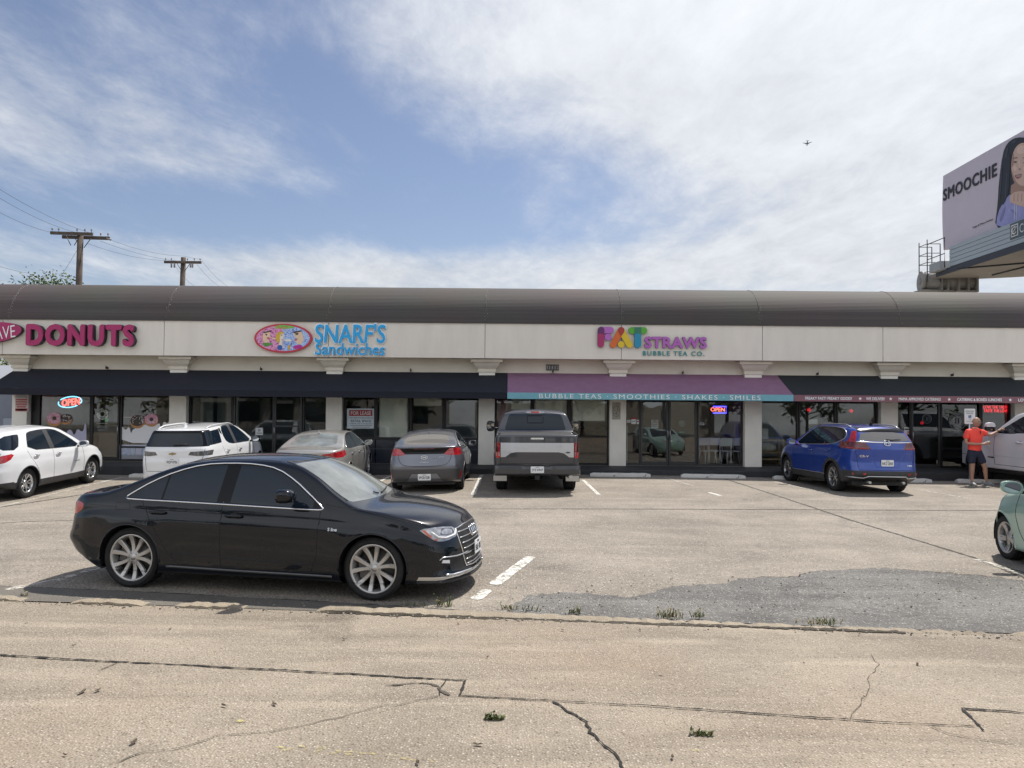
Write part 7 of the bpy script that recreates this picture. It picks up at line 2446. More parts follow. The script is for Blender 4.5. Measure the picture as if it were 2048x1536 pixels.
def beige_sedan(loc, yaw):
	PT = mat('champagne_car_paint', (0.40, 0.39, 0.37), 0.3, metal=.45, coat=1.0)
	S = dict(L=4.845, n=76, rt=.33, Ra=.372, axles=(-1.39, 1.405), arch_z=.335,
			 hw=[(-2.42, .76), (-2.1, .86), (-1.6, .905), (0, .915), (1.4, .91), (1.9, .875), (2.42, .76)],
			 belt=[(-2.42, .97), (-1.8, 1.03), (-1.2, 1.02), (-.3, .985), (.8, .945), (1.3, .90), (1.9, .82), (2.42, .70)],
			 zt=[(-2.42, 1.045), (-2.3, 1.08), (-2.0, 1.10), (-1.75, 1.125), (-1.45, 1.22), (-1.1, 1.34), (-.7, 1.43), (-.2, 1.46), (.2, 1.44), (.5, 1.36), (.9, 1.16), (1.25, 1.0), (1.45, .96), (1.9, .88), (2.3, .77), (2.42, .73)],
			 zb=[(-2.42, .30), (-1.9, .22), (1.4, .18), (2.42, .20)],
			 prof=[(0, .91), (.12, .96), (.30, .98), (.55, 1.0), (.75, .996), (.84, .98), (1.0, .94)],
			 tumble=[(-2.42, .35), (-1.7, .45), (-.8, .55), (.6, .55), (1.3, .4), (2.42, .3)], crown=[(-2.42, .03), (-1.6, .04), (-.5, .055), (.6, .05), (2.42, .06)],
			 rtop=[(-2.42, .04), (-1.2, .05), (2.42, .06)], bow_f=(.40, 2.5), Df=.9, prof_f=[(.2, .06), (.45, 0), (.75, .08)],
			 bow_r=(.30, 2.6), Dr=.9, prof_r=[(.2, .12), (.45, .03), (.62, .0), (.9, .06), (1.04, .03), (1.08, .03)], ef=1.3, er=1.4, flare=.014)
	c = Car('beige_sedan', 'champagne beige sedan parked nose in, mostly hidden behind the black sedan', 'car', S, loc, yaw, PT)
	dlo = smooth_poly([(-1.45, 1.06), (-1.3, 1.17), (-.95, 1.31), (-.5, 1.38), (0, 1.385), (.3, 1.33), (.6, 1.18), (.92, .98), (.9, .965), (-.3, 1.0), (-1.15, 1.03)], 1)
	ins = inset_poly(dlo, .012)
	c.region('rear_side_window', M_CARGLASS, 'S', clip_x(ins, -1.6, -.30))
	c.region('front_side_window', M_CARGLASS, 'S', clip_x(ins, -.18, .95))
	c.region('window_surround', M_GLOSSBLACK, 'S', dlo)
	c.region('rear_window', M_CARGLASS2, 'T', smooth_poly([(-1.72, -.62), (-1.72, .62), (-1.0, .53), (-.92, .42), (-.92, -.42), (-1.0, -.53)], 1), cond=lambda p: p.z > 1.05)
	c.region('windshield', M_CARGLASS, 'F', [(-.68, 1.04), (.68, 1.04), (.54, 1.38), (-.54, 1.38)], cond=lambda p: p.x > 0 and p.z > .95)
	for sg in (1, -1):
		c.region('taillight', M_RED, 'B', [(sg * .36, .93), (sg * .44, .965), (sg * .92, 1.035), (sg * .95, .99), (sg * .84, .86), (sg * .6, .875)], cond=lambda p: p.x < -1.7, nmin=-.45)
	c.region('front_door', PT, 'S', [(-.24, .30), (.86, .30), (.90, .6), (.89, .95), (-.23, .985)])
	c.region('rear_door', PT, 'S', [(-1.22, 1.02), (-1.0, .66), (-.84, .34), (-.245, .30), (-.235, .985)])
	c.region('bumper_insert', M_DARKTRIM, 'B', [(-.8, .1), (.8, .1), (.7, .34), (-.7, .34)], cond=lambda p: p.x < -1.7)
	c.finish()
	c.lip(PT, .010)
	c.line('window_line', M_CHROME, 'S', dlo, .006, closed=True)
	c.line('trunk_gap', M_SEAM, 'B', [(-.70, 1.0), (-.66, .72), (.66, .72), (.70, 1.0)], .005, out=-.001)
	for path in ([(-.24, .98), (-.245, .6), (-.24, .28)], [(.895, .95), (.905, .6), (.86, .28)], [(-1.24, 1.02), (-1.01, .66), (-.85, .34), (-.8, .28)]):
		c.line('panel_gap', M_SEAM, 'S', path, .004, out=-.001)
	c.handle(-.08, .86, M_CHROME, ln=.10); c.handle(-.98, .89, M_CHROME, ln=.10)
	c.patch('side_vent', M_BLACKPLASTIC, 'S', [(1.02, .80), (1.14, .81), (1.12, .88), (1.03, .885)], .004)
	fin = c.on('T', (-.85, 0), 1)[0]
	c.mesh(MB().prism([(-.09, 0), (.09, -.01), (-.05, .06), (-.08, .06)], -.016, .016, lambda u, v, w: (fin.x + u, w, fin.z + v - .004)), 'antenna_fin', PT)
	c.line('tailgate_text_strip', M_CHROME, 'B', [(-.4, .88), (.4, .88)], .012)
	c.plate('B', (0, .80), 'BKT·4410')
	c.mirror(.70, 1.0, 1.04, PT, (.09, .115, .075), stalk=.05)
	c.mesh(MB().box(-2.0, 2.0, -.70, .70, .17, .24), 'underbody', M_BLACKPLASTIC)
	c.wheels('twin', 5, M_RIM, rim_r=.235, width=.215)
	return c


def pickup(name, label, loc, yaw, white=False):
	PT = mat('white_truck_paint', (0.66, 0.665, 0.70), 0.3, coat=1.0) if white else mat('graphite_truck_paint', (0.045, 0.048, 0.056), 0.28, metal=.3, coat=1.0)
	S = dict(L=5.89, n=112, rt=.405, Ra=.475, axles=(-1.70, 1.98), arch_z=.42,
			 hw=[(-2.945, .96), (-2.7, .985), (-1.7, 1.0), (0, 1.0), (2.0, 1.005), (2.5, .98), (2.945, .93)],
			 belt=[(-2.945, 1.33), (-1.3, 1.33), (-.9, 1.33), (.9, 1.30), (1.3, 1.27), (2.5, 1.20), (2.945, 1.10)],
			 zt=[(-2.945, 1.395), (-1.42, 1.405), (-1.34, 1.42), (-1.12, 1.89), (-1.02, 1.925), (-.6, 1.955), (.2, 1.96), (.55, 1.90), (.95, 1.62), (1.3, 1.375), (1.42, 1.34), (2.0, 1.31), (2.6, 1.25), (2.945, 1.16)],
			 zb=[(-2.945, .52), (-1.2, .44), (2.4, .42), (2.945, .46)],
			 prof=[(0, .965), (.12, .985), (.4, .995), (.7, 1.0), (.85, .995), (.95, .985), (1.0, .975)],
			 tumble=[(-2.945, .15), (-1.4, .2), (-1.1, .33), (.7, .36), (1.4, .2), (2.945, .2)], curv=.05,
			 crown=[(-2.945, .012), (-1.4, .012), (-1.0, .06), (.5, .06), (1.3, .05), (2.945, .07)], rtop=[(-2.945, .03), (-1.4, .03), (-1.0, .06), (1.0, .06), (2.945, .07)],
			 bow_f=(.24, 2.8), Df=.8, prof_f=[(.3, .04), (.55, 0), (1.0, .0), (1.2, .06)], bow_r=(.05, 3), Dr=.6, prof_r=[(.5, .02), (.9, .0), (1.4, .02)], rf=.05, flare=.022)
	c = Car(name, label, 'pickup truck', S, loc, yaw, PT)
	dlo = smooth_poly([(-1.02, 1.385), (-.98, 1.78), (-.86, 1.825), (.1, 1.825), (.32, 1.78), (.66, 1.60), (1.12, 1.36), (1.1, 1.335), (.4, 1.335), (.3, 1.36)], 1)
	ins = inset_poly(dlo, .012)
	c.region('rear_side_window', M_CARGLASS, 'S', clip_x(ins, -1.1, -.10), cond=lambda p: p.z > 1.3)
	c.region('front_side_window', M_CARGLASS, 'S', clip_x(ins, .02, 1.2), cond=lambda p: p.z > 1.3)
	c.region('window_surround', M_GLOSSBLACK, 'S', dlo)
	c.region('rear_window', M_CARGLASS, 'B', round_poly([(-.78, 1.44), (.78, 1.44), (.66, 1.845), (-.66, 1.845)], .07), cond=lambda p: p.x > -1.5 and p.z > 1.42)
	c.region('windshield', M_CARGLASS, 'F', [(-.80, 1.42), (.80, 1.42), (.66, 1.86), (-.66, 1.86)], cond=lambda p: p.x > .2 and p.z > 1.38)
	c.region('bed_cover', M_BLACKPLASTIC, 'T', [(-2.85, -.86), (-1.40, -.86), (-1.40, .86), (-2.85, .86)], cond=lambda p: p.z > 1.3)
	if not white:
		for sg in (1, -1):
			c.region('taillight', M_RED, 'B', [(sg * .855, .86), (sg * 1.02, .86), (sg * 1.02, 1.215), (sg * .855, 1.215)], cond=lambda p: p.x < -2.6, nmin=-.25)
		band = [(-.85, .87), (-.74, .875), (-.62, .965), (-.5, .99), (.5, .99), (.62, .965), (.74, .875), (.85, .87), (.85, 1.205), (-.85, 1.205)]
		c.region('tailgate_panel', mat('silver_tailgate', (.54, .55, .57), .33, metal=.6, coat=.6), 'B', band, cond=lambda p: p.x < -2.6)
		c.region('tailgate', PT, 'B', [(-.85, .72), (.85, .72), (.85, 1.385), (-.85, 1.385)], cond=lambda p: p.x < -2.6)
	else:
		for sg in (1, -1):
			c.region('taillight', M_RED, 'B', [(sg * .855, .86), (sg * 1.02, .86), (sg * 1.02, 1.215), (sg * .855, 1.215)], cond=lambda p: p.x < -2.6, nmin=-.25)
		c.region('headlight', M_CLEARLAMP, 38, [(-1.95, .95), (-1.95, 1.12), (-1.18, 1.14), (-1.08, .98)], cond=lambda p: p.x > 2.3, nmin=.02)
		c.region('grille', M_BLACKPLASTIC, 'F', [(-.6, .7), (.6, .7), (.6, 1.12), (-.6, 1.12)], cond=lambda p: p.x > 2.4)
	c.region('front_door', PT, 'S', [(-.04, .55), (1.12, .55), (1.17, .9), (1.14, 1.33), (-.04, 1.35)])
	c.region('rear_door', PT, 'S', [(-1.06, 1.37), (-1.06, .9), (-.98, .55), (-.05, .55), (-.05, 1.36)])
	c.finish()
	for path in ([(-.045, 1.36), (-.045, .9), (-.045, .52)], [(1.15, 1.33), (1.18, .9), (1.13, .52)], [(-1.08, 1.38), (-1.075, .9), (-.99, .52)], [(-1.14, 1.38), (-1.14, .52)], [(-1.0, .53), (1.1, .53)]):
		c.line('panel_gap', M_SEAM, 'S', path, .006, out=-.001)
	c.lip(M_DARKTRIM if white else PT, .016, out=-.003)
	hm = PT
	c.handle(.14, 1.13, hm, ln=.12, r=.018); c.handle(-.90, 1.13, hm, ln=.12, r=.018)
	if white:
		c.line('door_crease', PT, 'S', [(1.1, .76), (-1.0, .76)], .012, out=-.006)
		c.patch('fender_badge', M_BLACKPLASTIC, 'S', [(1.16, .68), (1.42, .69), (1.42, .715), (1.18, .72)], .006)
		c.line('fender_gap', M_SEAM, 'S', [(2.45, .72), (2.72, .72)], .006)
	for sg in (1, -1):
		pw = lambda t: math.copysign(abs(t) ** .6, t)
		b = MB().ell((0, 0, 0), 1, 1, 1, 24, 16)
		b.v = [(max(1.02 + .10 * pw(v[0]), .985), sg * 1.19 + .115 * pw(v[1]), 1.46 + .145 * pw(v[2])) for v in b.v]
		o = c.mesh(b, 'mirror_housing', M_BLACKPLASTIC)
		cp = MB().ell((0, 0, 0), 1, 1, 1, 24, 16)
		cp.v = [(max(1.03 + .105 * pw(v[0]), .97 if white else 1.0), sg * 1.19 + .118 * pw(v[1]), max(1.465 + .150 * pw(v[2]), 1.50)) for v in cp.v]
		cp.build('mirror_cap', PT, o)
		if white: MB().box(.962, 1.05, sg * 1.19 - .085, sg * 1.19 + .085, 1.325, 1.372).build('mirror_base', PT, o, .012)
		MB().tube([(1.06, sg * .98, 1.40), (1.04, sg * 1.14, 1.40)], .03, 8).build('stalk', M_BLACKPLASTIC, o)
		MB().prism(round_poly([(-.095, -.12), (.095, -.12), (.095, .12), (-.095, .12)], .07), .985, .99, lambda u, v, w: (w, sg * 1.19 + u, 1.46 + v)).build('mirror_pane', M_MIRROR, o)
	# rear bumper, steps, hitch
	ch = M_SATIN if white else mat('dark_bumper', (.055, .057, .062), .38, metal=.3, coat=.6)
	bp = MB()
	sec = [(-2.98, .66), (-3.03, .69), (-3.04, .60), (-3.03, .49), (-2.96, .455), (-2.80, .50), (-2.80, .66)]
	n = len(sec)
	ys = [-1.0, -.98, -.90, -.35, -.28, .28, .35, .90, .98, 1.0]
	vs = []
	for y in ys:
		k = .06 if abs(y) > .99 else (.02 if abs(y) > .95 else 0)
		dz = -.02 if abs(y) < .3 else 0
		for x, z in sec:
			vs.append((x + k * 2 + (.02 if abs(y) < .3 and x < -2.97 else 0), y, z + (dz if z > .64 else 0)))
	fs = []
	for i in range(len(ys) - 1):
		for j in range(n): fs.append((i * n + j, i * n + (j + 1) % n, (i + 1) * n + (j + 1) % n, (i + 1) * n + j))
	bp.add(vs, fs + [tuple(range(n)), tuple(range((len(ys) - 1) * n, len(ys) * n))])
	c.mesh(bp, 'rear_bumper', ch, .012)
	if not white:
		pl = c.plate('B', (0, .9), 'JYZ·6947')
		pl.matrix_local = Matrix.Translation((-3.055, 0, .595)) @ Matrix.Rotation(-PI / 2, 4, 'Z')
		c.mesh(MB().box(-3.10, -2.7, -.055, .055, .36, .46).lathe([(.045, -3.12), (.05, -3.06), (.03, -3.05)], 16, 'X', (0, 0, .40)), 'tow_hitch', M_BLACKPLASTIC, .006)
		c.mesh(MB().tube([(-2.2, -.72, .42), (-2.8, -.74, .43), (-3.0, -.78, .42)], .048, 12), 'exhaust_pipe', M_SATIN)
		for sg in (1, -1):
			f = MB().box(-2.235, -2.215, sg * .87 - .17, sg * .87 + .17, .24, .56)
			o = c.mesh(f, 'mud_flap', M_BLACKPLASTIC, .004)
			MB().box(-2.242, -2.237, sg * .87 - .16, sg * .87 + .16, .25, .38).build('flap_plate', M_SATIN, o, .004)
		c.patch('tailgate_handle', M_CHROME, 'B', round_poly([(-.15, 1.285), (.15, 1.285), (.15, 1.325), (-.15, 1.325)], .07), .02)
		c.text('badge', 'PLATINUM', mat('silver_letter', (.58, .59, .61), .33, metal=.6, coat=.6), 'B', (0, 1.12), 1, width=1.15, height=.075, depth=.006, spacing=1.8)
		ov = MB().prism([(.06 * math.cos(t), .025 * math.sin(t)) for t in [2 * PI * i / 20 for i in range(20)]], 0, -.01, lambda u, v, w: (u, w, v))
		o = c.mesh(ov, 'emblem', mat('emblem_dark', (.04, .045, .06), .2, coat=1)); o.matrix_local = c.frame_at('B', (-.71, .985), 1, .002)
		tb = MB().tube([(.06 * math.cos(t), -.011, .025 * math.sin(t)) for t in [2 * PI * i / 24 for i in range(24)]], .004, 6, closed=True)
		tb.build('rim', M_CHROME, o)
		c.text('badge', 'F-150', M_SATIN, 'B', (.70, .985), 1, width=.17, height=.03, depth=.005)
		b = MB().prism(smooth_poly([(-.26, -.03), (.26, -.03), (.22, .025), (-.22, .025)], 1), 0, -.02, lambda u, v, w: (u, w, v))
		o = c.mesh(b, 'brake_light', M_CLEARLAMP); o.matrix_local = c.frame_at('B', (0, 1.885), 1, -.004, True)
		MB().prism([(-.11, -.022), (.11, -.022), (.10, .02), (-.10, .02)], -.02, -.026, lambda u, v, w: (u, w, v)).build('red_lens', M_RED, o)
		c.line('slider_window_frame', M_GLOSSBLACK, 'B', [(-.20, 1.62), (-.20, 1.80), (.20, 1.80), (.20, 1.62)], .008, closed=True, out=.002)
		c.line('bed_rail', M_BLACKPLASTIC, 'T', [(-2.9, .93), (-1.4, .93)], .02, out=.006); c.line('bed_rail', M_BLACKPLASTIC, 'T', [(-2.9, -.93), (-1.4, -.93)], .02, out=.006)
		c.line('tailgate_gap', M_SEAM, 'B', [(-.855, 1.385), (-.855, .72), (.855, .72), (.855, 1.385)], .006, out=-.001)
		for sg in (1, -1):
			c.patch('lamp_lens', M_CLEARLAMP, 'B', [(sg * .875, .90), (sg * .945, .90), (sg * .945, .99), (sg * .875, .99)], .004)
			c.line('lamp_frame', M_REDDARK, 'B', [(sg * .87, 1.0), (sg * .955, 1.0), (sg * .955, 1.19), (sg * .87, 1.19)], .009, closed=True, out=.003)
	for sg in (1, -1):
		c.mesh(MB().tube([(-.95, sg * .93, .37), (1.15, sg * .93, .37)], .05, 10), 'running_board', M_BLACKPLASTIC)
	c.mesh(MB().box(-2.6, 2.6, -.5, .5, .40, .55).box(-2.5, 2.5, -.86, .86, .50, .62).lathe([(.0, -.9), (.06, -.85), (.06, -.2), (.14, -.12), (.14, .12), (.06, .2), (.06, .85), (0, .9)], 12, 'Y', (-1.70, 0, .38)), 'chassis', M_BLACKPLASTIC)
	c.wheels('six', 6, M_RIMBLACK if white else M_RIMDARK, rim_r=.262, width=.28)
	return c


def mint_hatchback(loc, yaw):
	PT = mat('mint_car_paint', (0.30, 0.46, 0.39), 0.3, metal=.15, coat=1.0)
	S = dict(L=4.06, n=66, rt=.30, Ra=.348, axles=(-1.24, 1.25), arch_z=.315,
			 hw=[(-2.03, .76), (-1.7, .84), (-1.2, .862), (0, .862), (1.25, .862), (1.65, .83), (2.03, .72)],
			 belt=[(-2.03, 1.08), (-.8, 1.02), (.5, .95), (1.0, .93), (1.5, .86), (2.03, .70)],
			 zt=[(-2.03, 1.40), (-1.5, 1.44), (-.6, 1.485), (0, 1.46), (.35, 1.36), (.8, 1.12), (1.05, 1.01), (1.3, .97), (1.6, .90), (1.9, .79), (2.03, .74)],
			 zb=[(-2.03, .30), (-1.2, .20), (1.3, .19), (2.03, .22)],
			 prof=[(0, .91), (.12, .955), (.3, .965), (.5, .985), (.68, 1.0), (.78, .99), (1.0, .935)],
			 tumble=.46, crown=[(-2.03, .05), (2.03, .06)], rtop=.06, bow_f=(.40, 2.4), Df=.85, prof_f=[(.2, .06), (.45, 0), (.75, .1)],
			 bow_r=(.2, 2.6), Dr=1.0, prof_r=[(.3, .06), (.55, 0), (.95, .03), (1.4, .26)], flare=.022)
	c = Car('mint_hatchback', 'small mint green hatchback cut off at the edge of the view', 'car', S, loc, yaw, PT)
	dlo = smooth_poly([(-1.15, 1.09), (-1.0, 1.30), (-.6, 1.385), (0, 1.37), (.3, 1.27), (.82, .99), (.8, .965), (-.5, 1.02)], 1)
	ins = inset_poly(dlo, .012)
	c.region('rear_side_window', M_CARGLASS, 'S', clip_x(ins, -1.3, -.36))
	c.region('front_side_window', M_CARGLASS, 'S', clip_x(ins, -.26, .9))
	c.region('window_surround', M_BLACKPLASTIC, 'S', dlo)
	c.region('windshield', M_CARGLASS, 'F', [(-.62, 1.03), (.62, 1.03), (.50, 1.38), (-.50, 1.38)], cond=lambda p: p.x > 0 and p.z > .98)
	c.region('rear_window', M_CARGLASS, 'B', round_poly([(-.58, 1.08), (.58, 1.08), (.46, 1.36), (-.46, 1.36)], .06), cond=lambda p: p.x < -1.2)
	for sg in (1, -1): c.region('taillight', M_RED, 'B', [(sg * .58, .78), (sg * .60, 1.0), (sg * .85, 1.02), (sg * .87, .80)], cond=lambda p: p.x < -1.3, nmin=-.3)
	c.region('rear_bumper_cladding', M_DARKTRIM, 'B', [(-.8, .1), (.8, .1), (.66, .42), (-.66, .42)], cond=lambda p: p.x < -1.3)
	c.region('headlight', M_CLEARLAMP, 40, smooth_poly([(-1.1, .62), (-1.08, .70), (-.75, .83), (-.55, .90), (-.60, .80), (-.85, .64)], 1), cond=lambda p: p.x > 1.2, nmin=.02)
	c.region('front_door', PT, 'S', [(-.30, .30), (.62, .30), (.74, .42), (.80, .65), (.82, .95), (-.30, .98)])
	c.finish()
	c.lip(PT, .010, out=-.003)
	c.line('panel_gap', M_SEAM, 'S', smooth_poly([(.82, .96), (.83, .72), (.79, .55), (.73, .42), (.60, .30)], 1, False), .005, out=-.001)
	c.line('panel_gap', M_SEAM, 'S', [(-.30, .98), (-.30, .30), (.60, .29)], .004, out=-.001)
	c.handle(-.15, .84, PT, ln=.09)
	c.mirror(.62, .99, 1.06, PT, (.10, .135, .085), stalk=.06)
	c.line('tailgate_gap', M_SEAM, 'B', [(-.56, 1.0), (-.54, .55), (.54, .55), (.56, 1.0)], .004, out=-.001)
	c.plate('B', (0, .70), 'HGT·3391')
	c.line('sill_edge', PT, 'S', [(-.8, .24), (.85, .24)], .02, out=-.008)
	c.mesh(MB().box(-1.7, 1.7, -.66, .66, .17, .24), 'underbody', M_BLACKPLASTIC)
	c.wheels('five', 5, M_RIM, rim_r=.215, width=.19, steer=R(4))
	return c
# ------------------------------------------------------------------ the man by the white pickup
def skinned(chains, name, m, parent=None, sub=2, extra=None):
	"""One surface grown over chains of (x, y, z, radius) points; a chain may start at a point already used."""
	vs, es, rad, ids = [], [], [], {}
	for ch in chains:
		prev = None
		for p in ch:
			k = (round(p[0], 4), round(p[1], 4), round(p[2], 4))
			if k not in ids:
				ids[k] = len(vs); vs.append(p[:3]); rad.append(p[3:])
			if prev is not None: es.append((prev, ids[k]))
			prev = ids[k]
	me = bpy.data.meshes.new(name)
	me.from_pydata(vs, es, [])
	o = bpy.data.objects.new(name, me); COL.objects.link(o)
	o.modifiers.new('skin', 'SKIN').use_smooth_shade = True
	sv = me.skin_vertices[0].data
	for i, r_ in enumerate(rad):
		sv[i].radius = (r_[0], r_[1] if len(r_) > 1 else r_[0])
		sv[i].use_root = i == 0
	sm = o.modifiers.new('sub', 'SUBSURF'); sm.levels = sub; sm.render_levels = sub
	dg = bpy.context.evaluated_depsgraph_get()
	me2 = bpy.data.meshes.new_from_object(o.evaluated_get(dg))
	bpy.data.objects.remove(o)
	me2.name = name
	me2.materials.clear(); me2.materials.append(m)
	if extra:
		bm = bmesh.new(); bm.from_mesh(me2)
		t = bpy.data.meshes.new('t'); t.from_pydata(extra.v, [], extra.f); bm.from_mesh(t); bpy.data.meshes.remove(t)
		bmesh.ops.recalc_face_normals(bm, faces=bm.faces)
		bm.to_mesh(me2); bm.free()
	for p in me2.polygons: p.use_smooth = True
	o = bpy.data.objects.new(name, me2); COL.objects.link(o)
	if parent: o.parent = parent
	return o


def build_man():
	SK = mat('man_skin', (.42, .235, .165), .5, vary=.12, vscale=14)
	base = G(1957, 971)
	K_ = 1.045
	root = empty('person', base, 0, 'bald man in a bright orange shirt and navy shorts reaching toward the white pickup window', 'person')
	# pelvis, spine, neck, head; legs; arms (x right in the picture, y away from the camera, z up)
	pel = (-.095, 0, .95, .125, .085)
	chest = (-.105, 0, 1.32, .135, .085)
	neck0 = (-.09, .0, 1.47, .085, .075)
	neck1 = (-.072, -.005, 1.555, .058, .06)
	spine = [pel, (-.10, 0, 1.12, .115, .085), chest, neck0, neck1]
	lleg = [pel, (-.175, 0, .84, .085), (-.175, -.01, .66, .082), (-.168, -.015, .50, .062), (-.172, .0, .36, .060), (-.170, .01, .20, .043), (-.168, .015, .09, .040)]
	rleg = [pel, (-.005, 0, .84, .085), (.075, -.03, .66, .082), (.140, -.05, .51, .062), (.165, -.03, .37, .060), (.195, -.01, .20, .043), (.212, 0, .09, .040)]
	rarm = [chest, (-.285, .0, 1.42, .068), (-.335, -.02, 1.27, .052), (-.36, -.05, 1.135, .042), (-.20, -.17, 1.115, .038), (-.02, -.21, 1.12, .029), (.05, -.215, 1.125, .026, .034), (.10, -.215, 1.13, .022, .036)]
	larm = [chest, (.085, .0, 1.43, .068), (.20, -.01, 1.375, .052), (.305, -.02, 1.345, .042), (.43, .0, 1.40, .037), (.57, .02, 1.475, .028), (.62, .03, 1.495, .034, .022), (.665, .04, 1.51, .034, .02)]
	# hands: four fingers and a thumb each, rooted in the palm
	fingers = []
	for k in range(4):
		a = -.026 + .0175 * k
		ln = (.9, 1.05, 1.0, .78)[k]
		fingers.append([(.665, .04, 1.51, .034, .02), (.695, .045 + a * .6, 1.512 + a, .0095), (.695 + .035 * ln, .045 + a * .6, 1.520 + a, .0090), (.695 + .062 * ln, .040 + a * .6, 1.508 + a, .0085), (.695 + .070 * ln, .032 + a * .6, 1.488 + a, .0075)])
		fingers.append([(.10, -.215, 1.13, .022, .036), (.126, -.245, 1.118 + .018 * (k - .5), .0095), (.160, -.245, 1.118 + .018 * (k - .5), .0090), (.186, -.220, 1.118 + .018 * (k - .5), .0085), (.180, -.185, 1.118 + .018 * (k - .5), .0075)])
	fingers.append([(.62, .03, 1.495, .034, .022), (.64, .02, 1.535, .011), (.665, .015, 1.555, .0105), (.69, .015, 1.56, .0085)])
	fingers.append([(.05, -.215, 1.125, .026, .034), (.08, -.20, 1.165, .011), (.105, -.17, 1.185, .0105), (.135, -.155, 1.19, .0085)])
	# head with face, turned to the right of the picture and slightly away
	hc = Vector((-.052, -.012, 1.695))
	ang = R(-12)                       # direction the face looks, from +x toward -y
	F = Vector((math.cos(ang), math.sin(ang), 0)); S_ = Vector((-F.y, F.x, 0)); U = Vector((0, 0, 1))
	hd = MB()

	def hp(f, s_, u): return hc + F * f + S_ * s_ + U * u
	n, m_ = 28, 20
	vs, fs = [], []
	for i in range(m_ + 1):
		th = PI * i / m_
		for j in range(n):
			a = 2 * PI * j / n
			f, s_, u = math.sin(th) * math.cos(a), math.sin(th) * math.sin(a), math.cos(th)
			rf = .098 if f > 0 else .105
			x, y, z = f * rf, s_ * .077, u * .125
			if u < 0:
				k = -u
				y *= 1 - .28 * k; x = x * (1 - .20 * k) + .018 * k
			if f > .3:                                   # brow, eye hollows, nose, mouth, chin
				z0 = z
				g = lambda zz, w, yy=0, wy=1: math.exp(-((z0 - zz) / w) ** 2 - ((y - yy) / wy) ** 2)
				x += .008 * g(.028, .014, 0, .06) - .010 * (g(.008, .014, .030, .016) + g(.008, .014, -.030, .016))
				x += .030 * g(-.022, .018, 0, .012) + .014 * g(.004, .020, 0, .010) + .007 * g(-.060, .008, 0, .025) - .004 * g(-.067, .004, 0, .025) + .010 * g(-.098, .016, 0, .022)
			vs.append(hp(x, y, z))
	for i in range(m_):
		for j in range(n): fs.append((i * n + j, i * n + (j + 1) % n, (i + 1) * n + (j + 1) % n, (i + 1) * n + j))
	hd.add(vs, fs, 0, True)
	rot = Matrix((F, S_, U)).transposed()
	for sg in (-1, 1):
		hd.ell(hp(-.008, sg * .078, -.004), .022, .010, .034, 12, 8, 0, rot); hd.ell(hp(-.002, sg * .084, -.002), .012, .006, .022, 10, 6, 0, rot)
	body = skinned([spine, lleg, rleg, rarm, larm] + fingers, 'body', SK, root, 2, hd)
	# clothes
	OR = mat('orange_shirt', (1.0, .085, .06), .75, bump=.5, bscale=14)
	NV = mat('navy_shorts', (.020, .024, .048), .85, vary=.25, vscale=8, bump=.4, bscale=16)
	sp2 = [(-.095, 0, .90, .180, .135), (-.095, 0, .955, .182, .137), (-.098, 0, 1.10, .178, .138), (-.105, 0, 1.32, .190, .138), (-.09, 0, 1.455, .105, .095), (-.085, 0, 1.50, .074, .072)]
	s1 = [sp2[3], (-.285, .0, 1.43, .088), (-.325, -.015, 1.29, .086), (-.338, -.022, 1.235, .084)]
	s2 = [sp2[3], (.090, .0, 1.44, .088), (.175, -.005, 1.392, .082), (.225, -.012, 1.370, .080)]
	sh = skinned([sp2, s1, s2], 'shirt', OR, root)
	skinned([[(-.02, -.125, 1.47, .014, .008), (-.018, -.138, 1.42, .014, .008), (-.016, -.143, 1.37, .010, .006)]], 'placket', M_BLACKPLASTIC, sh, 1)
	skinned([[(-.150, -.03, 1.515, .014), (-.11, -.075, 1.500, .015), (-.05, -.085, 1.485, .013), (-.015, -.06, 1.50, .015), (.0, .0, 1.53, .014), (-.07, .07, 1.54, .014), (-.145, .03, 1.535, .014)]], 'collar', OR, sh, 1)
	p2 = (-.095, 0, .93, .172, .128)
	skinned([[(-.095, 0, 1.06, .158, .118), (-.095, 0, 1.0, .165, .122), p2], [p2, (-.178, 0, .82, .122), (-.180, -.005, .68, .110), (-.176, -.01, .56, .102)], [p2, (.0, 0, .82, .122), (.070, -.02, .68, .110), (.122, -.035, .565, .102)]], 'shorts', NV, root)
	GS = mat('pale_shoe', (.40, .39, .38), .7, vary=.25, vscale=18); GR = mat('grey_shoe', (.25, .255, .28), .75, vary=.2, vscale=18)
	so = mat('shoe_sole', (.20, .20, .20), .7)
	for (ax, ay, dx, dy, mm) in ((-.168, .015, -.02, -.99, GS), (.212, 0, .93, -.36, GR)):
		d = Vector((dx, dy, 0)).normalized(); c = Vector((ax, ay, 0))
		q = lambda t, z, r1, r2: (*(c + d * t + Vector((0, 0, z))), r1, r2)
		o = skinned([[q(-.085, .055, .040, .042), q(-.02, .060, .043, .046), q(.06, .048, .046, .038), q(.14, .038, .043, .028), q(.195, .032, .030, .022)], [q(-.02, .060, .043, .046), q(-.02, .10, .050, .046)]], 'shoe', mm, root)
		MB().prism([(c + d * t + Vector((-d.y, d.x, 0)) * w).to_2d()[:] for t, w in ((-.125, -.02), (-.10, -.042), (0, -.044), (.10, -.050), (.19, -.038), (.225, 0), (.19, .038), (.10, .050), (0, .044), (-.10, .042), (-.125, .02))], .002, .028, lambda a, b, w: (a, b, w)).build('sole', so, o)
		skinned([[q(-.02, .10, .048, .044), q(-.02, .135, .047, .043)]], 'sock', M_PAPER, o, 1)
	BG = mat('grey_stubble', (.27, .20, .165), .85, vary=.3, vscale=60)
	g = MB()
	vs2, fs2 = [], []
